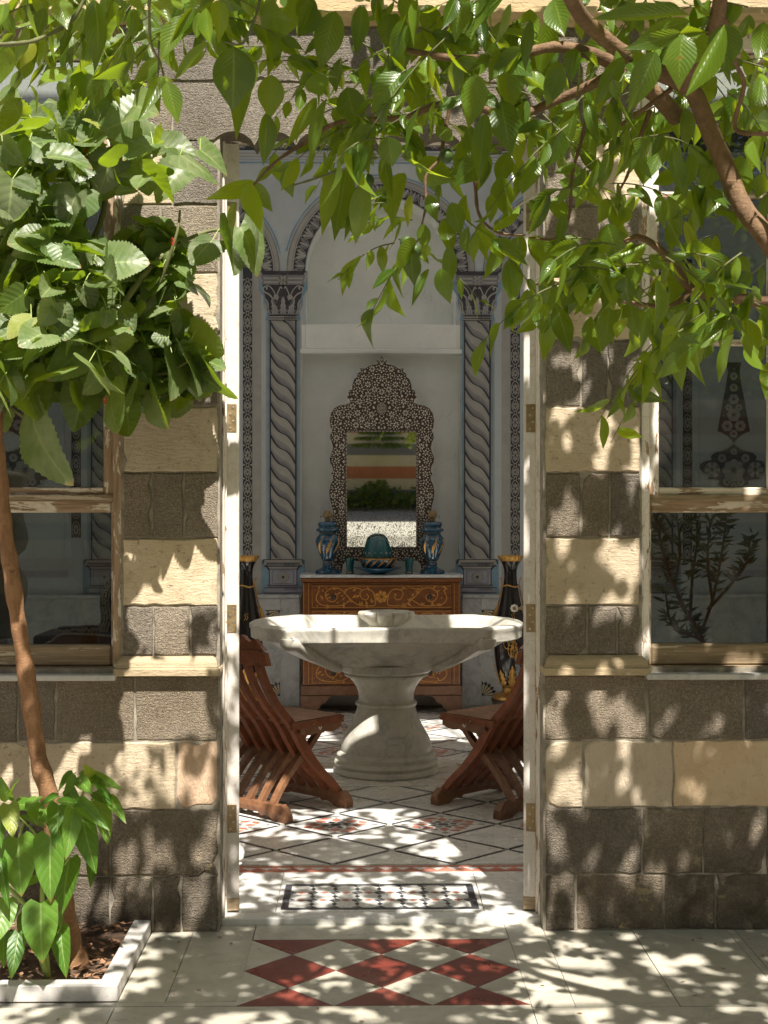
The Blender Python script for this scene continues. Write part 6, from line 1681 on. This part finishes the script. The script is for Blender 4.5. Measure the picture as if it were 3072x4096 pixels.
# ------------------------------------------------------------------ citrus tree
rc = random.Random(21)
cb_ = Vector((2.05, 2.7, 0))
cit = thing('citrus_tree', cb_, 'citrus tree whose leafy branches hang across the top of the picture', 'tree')
fork = at(3320, 1330, 2.95)
MB().tube(spline([cb_ + Vector((0, 0, -.02)), Vector((2.02, 2.72, .6)), Vector((1.75, 2.8, 1.25)), fork], 6), [.085 - .035 * i / 18 for i in range(19)], 14).build('trunk', M['cbark'], cit, smooth='all')
def r3(x, y_, Y_): return at(2000 + .7234 * x, .7234 * y_, Y_)
def r2(x, y_, Y_): return at(800 + .9042 * x, .9042 * y_, Y_)
def r5(x, y_, Y_): return at(.5425 * x, .5425 * y_, Y_)
limbs = [([fork, r3(1482, 1330, 2.95), r3(1340, 1140, 2.97), r3(1240, 900, 2.98), r3(1150, 700, 2.95), r3(1080, 530, 2.92), r3(1000, 460, 2.9), r3(850, 385, 2.88), r3(680, 290, 2.85), r3(520, 160, 2.8), r3(430, 60, 2.7), r3(330, -140, 2.6)], .0235, .015),
         ([r3(980, 650, 3.1), r3(880, 540, 3.05), r3(740, 430, 3.0), r3(620, 350, 2.98), r3(480, 290, 2.95), r3(300, 260, 2.95), r3(60, 310, 2.95), r2(1150, 260, 2.9), r2(900, 220, 2.85)], .022, .006),
         ([r3(740, 425, 3.0), r3(640, 410, 3.0), r3(480, 480, 3.02), r3(300, 560, 3.05), r3(60, 640, 3.05), r2(1110, 450, 3.0), r2(900, 520, 3.0), r2(620, 540, 2.95), r2(450, 640, 2.95), r2(330, 720, 2.92), r2(200, 860, 2.9)], .014, .002),
         ([r3(1010, 470, 2.9), r3(1040, 400, 2.85), r3(1130, 280, 2.75), r3(1200, 100, 2.65), r3(1230, -120, 2.5)], .020, .014),
         ([fork + Vector((-.02, .1, .1)), r3(1482, 1670, 3.1), r3(1200, 1630, 3.15), r3(1060, 1600, 3.2), r3(950, 1450, 3.2), r3(860, 1360, 3.2), r3(760, 1310, 3.2), r3(690, 1340, 3.2)], .016, .006),
         ([r3(1060, 1600, 3.2), r3(950, 1690, 3.2), r3(760, 1680, 3.25), r3(560, 1640, 3.3), r3(300, 1560, 3.3), r3(160, 1590, 3.3)], .008, .002),
         ([r3(960, 1690, 3.2), r3(1040, 1790, 3.15), r3(1130, 1860, 3.1)], .007, .003),
         ([r3(950, 490, 2.9), r3(800, 600, 2.92), r3(670, 690, 2.95)], .006, .004),
         ([r3(490, 600, 3.0), r3(450, 780, 3.0), r3(400, 960, 3.0), r3(380, 1200, 3.05), r3(300, 1320, 3.05), r3(160, 1310, 3.05)], .005, .002),
         ([r3(830, 610, 3.05), r3(760, 800, 3.1), r3(700, 980, 3.1), r3(640, 1080, 3.1)], .006, .002),
         ([r2(800, 690, 2.9), r2(540, 780, 2.9), r2(410, 820, 2.9)], .003, .002),
         ([r2(1110, 450, 3.0), r2(1080, 600, 3.0), r2(1060, 700, 3.0), r2(1000, 780, 3.0), r2(1000, 900, 3.0), r2(980, 1000, 3.0)], .005, .002),
         ([r2(1220, 640, 3.05), r2(1220, 850, 3.05), r2(1240, 960, 3.05), r2(1320, 1030, 3.05), r2(1440, 1040, 3.05)], .005, .002),
         ([r2(620, 540, 2.95), r2(640, 640, 2.95), r2(700, 760, 2.95)], .004, .002),
         ([r5(1100, -60, 2.4), r5(1110, 300, 2.5), r5(1180, 460, 2.55), r5(1215, 590, 2.55)], .003, .0015), ([r5(1172, 300, 2.5), r5(1165, 560, 2.5), r5(1130, 690, 2.5)], .002, .0012),
         ([r2(270, -40, 2.6), r2(250, 60, 2.6), r2(190, 190, 2.6), r2(110, 185, 2.6)], .0035, .002),
         ([r5(-20, 330, 2.2), r5(130, 320, 2.2), r5(280, 290, 2.25), r5(520, 160, 2.3), r5(640, -40, 2.3)], .004, .003),
         ([r3(1482, 740, 2.6), r3(1300, 710, 2.7), r3(1350, 470, 2.6), r3(1300, 340, 2.5), r3(1250, 100, 2.4)], .005, .004)]
for pts3, r0, r1 in limbs:
    c = spline(pts3, 5); n = len(c); MB().tube(c, [r0 + (r1 - r0) * i / n + .0006 * math.sin(i * 2.1) for i in range(n)], 9).build('limb' if r0 > .01 else 'twig', M['cbark'] if r0 > .0045 else M['twig'], cit, smooth='all')
cf = Foliage(cit, CL, M['cleaf'], 'leaf')
T5 = [(690, -10, 815, 430, 190), (520, 60, 400, 310, 170), (440, -10, 470, 130, 160), (200, -20, 140, 300, 150), (190, 190, 150, 490, 105), (330, 290, 295, 485, 75), (70, 350, 20, 595, 125), (1090, -40, 1255, 165, 185), (1290, -40, 1330, 110, 85), (1425, 60, 1262, 315, 65), (1460, 90, 1450, 280, 95), (1520, 60, 1545, 330, 95), (1610, 0, 1610, 312, 135), (1552, 308, 1280, 590, 60), (1200, 560, 1050, 840, 95), (1230, 600, 1312, 908, 145), (1225, 600, 1240, 440, 105), (985, 60, 970, 230, 95), (30, 30, -10, 200, 110), (280, -20, 330, 110, 100), (100, 250, 10, 310, 60), (560, 100, 600, 250, 70), (870, -30, 900, 120, 90), (780, -30, 770, 110, 100), (950, -40, 1040, 60, 80), (620, 40, 560, 240, 60), (40, 90, 100, 260, 110), (330, 60, 250, 280, 110)]
T2 = [(150, 205, 150, 490, 165), (195, 215, 160, 605, 95), (212, 230, 218, 425, 85), (330, 40, 300, 245, 95), (280, 132, 456, 242, 62), (600, 50, 530, 300, 125), (315, 330, 310, 525, 115), (290, 500, 305, 722, 75), (500, 330, 545, 435, 105), (562, 435, 488, 715, 75), (515, 430, 380, 655, 45), (650, 385, 690, 565, 125), (790, 350, 812, 515, 75), (930, 300, 968, 542, 95), (620, 255, 600, 405, 85), (1140, 260, 1108, 425, 75), (1235, 70, 1158, 265, 125), (1325, 95, 1330, 305, 115), (1350, 265, 1380, 485, 105), (1222, 330, 1188, 565, 115), (1332, 445, 1372, 675, 125), (1262, 500, 1228, 792, 85), (652, 735, 600, 1015, 105), (722, 805, 704, 1088, 95), (600, 740, 540, 1030, 80), (690, 645, 772, 705, 85), (832, 605, 852, 735, 105), (812, 680, 832, 855, 62), (905, 765, 820, 965, 75), (932, 860, 914, 1002, 42), (955, 720, 1130, 800, 105), (985, 990, 1002, 1105, 62), (1002, 1080, 998, 1155, 62), (942, 1088, 890, 1272, 52), (895, 1090, 848, 1235, 42), (1012, 1188, 932, 1342, 32), (1062, 1188, 1075, 1328, 85), (1100, 1090, 1112, 1285, 72), (1080, 968, 1112, 1115, 75), (1112, 895, 1162, 1035, 85), (1190, 1000, 1202, 1140, 65), (1242, 978, 1262, 1152, 72), (1332, 778, 1352, 955, 85), (1352, 1068, 1258, 1235, 62), (1422, 1038, 1388, 1205, 75), (1452, 1048, 1562, 1155, 82), (242, 800, 18, 912, 62), (222, 805, 255, 1035, 105), (242, 808, 312, 935, 72), (335, 735, 238, 805, 50), (410, 722, 332, 765, 48), (372, 758, 392, 862, 62), (152, 895, 120, 1062, 22), (1000, 240, 985, 430, 85), (1060, 150, 1085, 330, 80), (860, 60, 830, 230, 85), (720, 20, 705, 200, 80), (500, 20, 440, 160, 100), (470, -30, 500, 130, 85), (900, -30, 950, 130, 105), (1000, 20, 1040, 180, 95), (1160, -30, 1120, 160, 105), (1460, 40, 1450, 250, 110), (1540, 80, 1500, 330, 120), (1480, 300, 1500, 470, 95), (1580, 270, 1560, 440, 90), (420, -20, 380, 180, 85), (570, 150, 460, 240, 60), (870, 250, 880, 420, 80), (740, 260, 720, 440, 70), (1290, 480, 1330, 600, 60), (1190, 560, 1210, 720, 75), (1390, 560, 1410, 730, 80), (1420, 700, 1440, 810, 70), (1260, 700, 1250, 830, 65), (1050, 560, 1140, 640, 60), (760, 560, 850, 520, 60), (640, 600, 560, 640, 40), (900, 640, 950, 740, 60), (1180, 860, 1160, 990, 70), (1290, 860, 1300, 970, 60), (1010, 860, 1040, 960, 60)]
T3 = [(1050, 85, 525, 50, 110), (1050, 115, 655, 190, 135), (1000, 180, 715, 275, 55), (1012, 190, 968, 445, 175), (1240, 135, 1240, 395, 205), (862, 285, 722, 595, 135), (1240, 135, 1035, 535, 62), (282, 145, 218, 445, 145), (335, 365, 258, 595, 115), (40, 335, 62, 605, 95), (412, 268, 385, 425, 85), (300, -10, 352, 195, 155), (640, 278, 618, 485, 62), (682, 428, 640, 535, 72), (490, 580, 525, 765, 62), (412, 618, 350, 838, 105), (220, 698, 265, 868, 72), (292, 548, 320, 705, 80), (152, 558, 60, 765, 90), (1340, 268, 1482, 545, 62), (1442, 428, 1420, 665, 95), (1022, 598, 1022, 845, 115), (1222, 558, 1148, 705, 95), (1312, 498, 1290, 695, 115), (932, 738, 822, 985, 85), (962, 798, 940, 1085, 105), (1062, 848, 1040, 1065, 105), (1232, 788, 1138, 1005, 145), (1332, 858, 1310, 1185, 155), (1092, 1058, 848, 1235, 135), (1222, 1048, 1098, 1205, 95), (1092, 1098, 1100, 1305, 115), (330, 998, 458, 1098, 72), (322, 1078, 350, 1265, 115), (602, 1098, 548, 1235, 95), (692, 1148, 648, 1255, 72), (592, 1238, 662, 1455, 145), (600, 1368, 665, 1608, 125), (502, 968, 438, 1135, 80), (162, 1308, 272, 1445, 82), (102, 1308, 60, 1505, 85), (152, 1598, 110, 1825, 95), (212, 1648, 210, 1825, 85), (240, 1568, 312, 1695, 105), (312, 1698, 392, 1915, 115), (402, 1458, 422, 1645, 95), (420, 1618, 558, 1778, 85), (502, 1748, 558, 1955, 105), (602, 1698, 590, 1935, 125), (702, 1528, 680, 1705, 105), (690, 1758, 640, 1855, 80), (832, 1698, 778, 1915, 65), (862, 1538, 860, 1855, 65), (1002, 1448, 958, 1675, 135), (1112, 1538, 1132, 1725, 95), (1180, 1478, 1305, 1655, 95), (962, 1208, 938, 1405, 80), (930, 1208, 1012, 1415, 75), (1002, 1838, 1128, 2125, 95), (972, 1898, 1005, 2155, 85), (1150, 1868, 1130, 1985, 95), (1292, 1848, 1158, 2098, 115), (1342, 1758, 1442, 1955, 135), (1352, 1918, 1462, 2065, 95), (1072, 1898, 1080, 2030, 80), (1322, 1418, 1362, 1505, 85), (1242, 1418, 1178, 1525, 75), (560, 30, 640, 180, 80), (420, 90, 470, 210, 90), (170, 110, 90, 330, 80), (60, 20, 30, 250, 110), (780, 40, 860, 130, 70), (1380, 80, 1330, 240, 90), (1460, 120, 1440, 330, 110), (1150, 20, 1060, 90, 80), (1400, 780, 1440, 960, 100), (1460, 960, 1420, 1100, 90), (1130, 500, 1150, 620, 80), (1370, 1100, 1300, 1300, 60), (880, 1080, 900, 1240, 70), (520, 1440, 470, 1560, 80), (620, 1560, 560, 1690, 80), (450, 1560, 440, 1700, 75), (360, 1640, 330, 1760, 75), (760, 1420, 800, 1560, 80), (660, 830, 560, 960, 50), (420, 900, 300, 960, 45), (760, 880, 820, 960, 50), (1020, 1220, 1120, 1420, 60), (1320, 1560, 1310, 1740, 60), (870, 1640, 950, 1720, 50), (700, 1050, 800, 1085, 45), (360, 1180, 310, 1340, 60)]
for lst, fn_, sc, Yr in ((T5, r5, .5425, (2.2, 2.6)), (T2, r2, .9042, (2.7, 3.25)), (T3, r3, .7234, (2.75, 3.35))):
    for k, (x0, y0, x1, y1, w) in enumerate(lst):
        Y_ = rc.uniform(*Yr)
        if fn_ is r3 and k < 7: Y_ = rc.uniform(1.95, 2.2)
        a = fn_(x0, y0, Y_ + rc.uniform(-.03, .03)); b_ = fn_(x1, y1, Y_ + rc.uniform(-.05, .05)); L = (b_ - a).length
        kk = rc.randrange(8); base_w = (.23, .27, .21, .25, .19, .20, .20, .20)[kk] * 2
        ws = max(.55, min(1.8, (w * sc * Y_ / 5300) / (L * base_w)))
        nrm = Vector((rc.gauss(0, .5), -1, rc.uniform(-.5, 1.0)))
        if rc.random() < .3: nrm = -nrm
        cf.add(leaf_matrix(a, b_ - a, nrm, L * 1.03, ws), kk, 10)
# filler sprays between, then the crown above the picture that throws the dappled shade
zones = [((1000, 2000), (-60, 340), 27), ((2000, 3090), (-60, 560), 46), ((2250, 3090), (640, 1230), 26), ((1450, 2050), (360, 640), 11), ((0, 480), (-80, 110), 14), ((480, 1050), (-100, 70), 14), ((2250, 2750), (960, 1180), 11), ((1550, 1900), (760, 980), 7), ((1200, 1500), (380, 560), 4), ((2700, 3090), (1150, 1380), 10)]
ntw = 0
for (xr, yr, n) in zones:
    for k in range(n):
        x, y_ = rc.uniform(*xr), rc.uniform(*yr); Y_ = rc.uniform(2.65, 3.75); a = at(x, y_, Y_)
        dirn = Vector((rc.choice((-1, -1, 1)) * rc.uniform(.4, 1), rc.gauss(0, .4), rc.uniform(-.7, .35))).normalized(); Lt = rc.uniform(.12, .26)
        tw = [a + dirn * Lt * t - Vector((0, 0, .10 * Lt * t * t * 4)) for t in (0, .33, .66, 1)]
        MB().tube(spline(tw, 3), [.0019, .0018, .0018, .0017, .0016, .0014, .0012, .0011, .001, .0009], 5).build('twig', M['twig'], cit, smooth='all'); ntw += 1
        m_ = rc.randint(5, 9)
        for q in range(m_):
            t = (q + .5) / m_; p = a + dirn * Lt * t - Vector((0, 0, .40 * Lt * t * t))
            d = dirn * rc.uniform(.1, .9) + Vector((rc.gauss(0, .5), rc.gauss(0, .45), -rc.uniform(.1, 1.3))); nrm = Vector((rc.gauss(0, .7), rc.gauss(-.3, .7), rc.uniform(-.3, 1)))
            cf.add(leaf_matrix(p, d, nrm, rc.uniform(.045, .105), rc.uniform(.75, 1.15)), rc.randrange(8), 1 / Y_)
cf.finish(300)
LOW = [leaf_mesh('crown_leaf', leaf_data(1, citrus_prof(w_), 5, 0, 0, .2, .15, .01, 50 + k, (-1, 0, 1)), M['cleaf']) for k, w_ in enumerate((.25, .29))]
items = []
clumps = []
def shade_at(x, y_, z):
    """where on the ground the sun throws the shade of this point"""
    return x - .1317 * z, y_ + .6467 * z
def crown_ok(x, y_, z):
    # the crown hangs over the court, closer to the house on the right than on the left
    X_, Y_ = shade_at(x, y_, z)
    edge = 5.15 if X_ < -.62 else 5.15 + 1.85 * min(1, (X_ + .62) / .15)
    low = 1.55 + .385 * max(y_, 0) + .13
    return 2.6 < Y_ < edge and -2.3 < X_ < 2.4 and low < z < low + 1.55
# gaps cut through the crown along the sun's rays to throw sun spots
CELL = .16; grid = {}
for k in range(4000):
    gx, gy = rc.uniform(-2.6, 2.7), rc.uniform(2.4, 7.1); gr = rc.choice((.010, .014, .018, .022, .028, .034)) * (2.3 if gy < 3.85 else 1.35 if gy < 4.6 else 1)
    if noise.noise((gx * 1.3, gy * 1.3, 7)) < -.2: continue
    if gx > .7 and rc.random() < .85 * min(1, (gx - .7) / .35): continue
    for i in range(-1, 2):
        for j in range(-1, 2): grid.setdefault((int(gx // CELL) + i, int(gy // CELL) + j), []).append((gx, gy, gr))
def in_sun_gap(p):
    X_, Y_ = shade_at(*p)
    return any((X_ - a) ** 2 + ((Y_ - b) * .84) ** 2 < (r_ + .012) ** 2 for a, b, r_ in grid.get((int(X_ // CELL), int(Y_ // CELL)), ()))
while len(clumps) < 170:
    x, y_, z = rc.uniform(-2.2, 3.2), rc.uniform(.2, 4.7), rc.uniform(2.3, 5.0)
    if crown_ok(x, y_, z): clumps.append((x, y_, z, rc.uniform(.25, .5)))
NLEAF = 19000; tries = 0
while len(items) < NLEAF and tries < 900000:
    tries += 1
    if rc.random() < .3:
        cx, cy2, cz, r_ = rc.choice(clumps)
        o = Vector((rc.gauss(0, .5), rc.gauss(0, .5), rc.gauss(0, .4))); p = Vector((cx, cy2, cz)) + o * r_
    else: p = Vector((rc.uniform(-2.2, 3.2), rc.uniform(.2, 4.7), rc.uniform(2.3, 5.0)))
    if not crown_ok(*p): continue
    d = Vector((rc.gauss(0, 1), rc.gauss(0, 1), rc.uniform(-.8, .3))).normalized(); nrm = Vector((rc.gauss(0, .45), rc.gauss(-.4, .45), 1))
    L = rc.uniform(.06, .10)
    if in_sun_gap(p + d * L * .5) or in_sun_gap(p + d * L * .8): continue
    items.append((leaf_matrix(p, d, nrm, L, 1.0), rc.randrange(2)))
bulk(cit, items, LOW, M['cleaf'])
for (a, b_, r0) in ((r3(330, -140, 2.6), Vector((.2, 1.2, 4.3)), .017), (r3(1230, -120, 2.5), Vector((.9, .6, 4.6)), .016), (Vector((1.75, 2.8, 1.25)), Vector((2.3, 1.4, 4.4)), .04), (Vector((2.2, 1.5, 4.2)), Vector((-.4, .4, 5.2)), .02), (Vector((2.2, 1.5, 4.2)), Vector((-1.6, 1.8, 4.7)), .02)):
    mid = (a + b_) / 2 + Vector((rc.uniform(-.2, .2), rc.uniform(-.2, .2), rc.uniform(.1, .3)))
    MB().tube(spline([a, mid, b_], 8), [r0 * (1 - .5 * i / 17) for i in range(17)], 8).build('limb', M['cbark'], cit, smooth='all')
for (x, y_) in ((915, 1075), (1090, 690), (765, 575), (950, 1110), (740, 800)):
    c = r2(x, y_, 2.85); MB().lathe([(.001, -.016), (.009, -.013), (.0145, -.005), (.0155, .003), (.011, .012), (.001, .016)], (c.x, c.y, c.z), 16).build('unripe_fruit', M['fruit'], cit, smooth='all')
# ------------------------------------------------------------------ potted olive behind the right window
oc = Vector((ax(2850, 5.75), 5.75, FZ))
ol = thing('potted_olive', oc, 'slender potted olive tree standing behind the glass of the right window', 'plant')
MB().lathe([(.02, 0), (.15, 0), (.19, .30), (.20, .30), (.20, .34), (.17, .34), (.165, .30), (.02, .29)], (oc.x, oc.y, FZ + .001), 32).build('pot', M['terracotta'], ol, smooth=True)
OL = [leaf_mesh('olive_leaf', leaf_data(1, citrus_prof(.11), 6, 0, 0, .1, .1, .0, 70, (-1, 0, 1)), M['oleaf'])]
oi = []; ro = random.Random(4)
base = Vector((oc.x, oc.y, FZ + .30))
ob = [[(2860, 2720), (2830, 2620), (2790, 2520), (2740, 2440), (2680, 2300), (2640, 2160), (2625, 2080)], [(2800, 2540), (2850, 2400), (2880, 2250), (2900, 2120), (2905, 2060)], [(2840, 2640), (2800, 2560), (2690, 2500), (2660, 2350)], [(2830, 2440), (2930, 2330), (2990, 2240), (3000, 2150)], [(2760, 2470), (2770, 2300), (2790, 2150), (2780, 2060)], [(2700, 2330), (2720, 2200), (2710, 2080)], [(2850, 2400), (2830, 2240), (2840, 2080)]]
for k, b_ in enumerate(ob):
    c = spline([at(x, y_, 5.75 + .03 * (k % 3)) for x, y_ in b_], 6)
    if k == 0: c = [base] + c
    n = len(c); MB().tube(c, [(.014 if k == 0 else .007) * (1 - .7 * i / n) + .0012 for i in range(n)], 7).build('branch', M['bark'], ol, smooth='all')
    for i in range(n // 3, n):
        for q in range(5):
            d = Vector((ro.gauss(0, 1), ro.gauss(0, .6), ro.uniform(-.2, 1))); oi.append((leaf_matrix(c[i] + Vector((ro.uniform(-.01, .01), 0, ro.uniform(-.02, .02))), d, Vector((ro.gauss(0, 1), -1, ro.gauss(0, 1))), ro.uniform(.04, .065), 1), 0))
bulk(ol, oi, OL, M['oleaf'], 'foliage')
# ------------------------------------------------------------------ greenery across the courtyard, for the mirror
hd = []
rh_ = random.Random(8)
for k in range(3500):
    x, y_, z = rh_.uniform(-2.6, 2.8), rh_.uniform(-8.15, -7.2), rh_.uniform(.03, .62) 
    if z > .35 + .25 * noise.noise((x * 1.7, 0, 0)) + .1: continue
    hd.append((leaf_matrix(Vector((x, y_, z)), Vector((rh_.gauss(0, 1), rh_.gauss(0, 1), rh_.uniform(0, 1))), Vector((rh_.gauss(0, .6), .6, .6)), rh_.uniform(.08, .16), 1), 0))
hedge = thing('low_hedge', (0, -7.7, 0), 'low green hedge across the courtyard, seen in the mirror', 'hedge')
bulk(hedge, hd, LOW, M['cleaf'], 'foliage')
fern = thing('hanging_fern', (.35, -7.6, 1.7), 'hanging fern across the courtyard, seen at the top of the mirror', 'plant')
fi = []
for k in range(260):
    a = rh_.uniform(0, 6.28); d0 = Vector((math.cos(a), math.sin(a), .5)); L = rh_.uniform(.35, .6)
    for i in range(7):
        t = i / 6; p = Vector((.35, -7.6, 1.72)) + Vector((d0.x * L * t, d0.y * L * t, .25 * t - .6 * t * t))
        fi.append((leaf_matrix(p, Vector((d0.x, d0.y, .4 - 1.4 * t)), Vector((rh_.gauss(0, .5), rh_.gauss(0, .5), 1)), .11, .5), 0))
bulk(fern, fi, LOW, M['cleaf'], 'fronds')
MB().lathe([(.02, -.16), (.12, -.15), (.17, 0), (.15, .0), (.02, -.02)], (.35, -7.6, 1.7), 20).build('basket', M['ebony'], fern, smooth=True)
# a few scraps fallen on the pavement
for k, (x, y_) in enumerate(((2160, 3945), (1495, 3950), (700, 3890), (2790, 3985), (1990, 3870), (2440, 3740))):
    p = at(x, y_, 4.0); t_ = EYE / (EYE - p.z); p = Vector((p.x * t_, p.y * t_, .0025))
    o = link(bpy.data.objects.new('fallen_scrap', LOW[0]), None, leaf_matrix(p, (math.cos(k), math.sin(k), .05), (0, .1, 1), .018, 1))
    tag(o, ('tiny fallen scrap on the marble just right of the red lozenges', 'tiny fallen scrap on the middle front white marble', 'tiny fallen scrap on the marble beside the planting bed kerb', 'tiny fallen scrap on the pavement at the lower right', 'tiny fallen scrap on the marble beside the right-hand red triangle', 'tiny fallen scrap at the foot of the right stone wall')[k], 'debris', 'scraps fallen on the pavement')
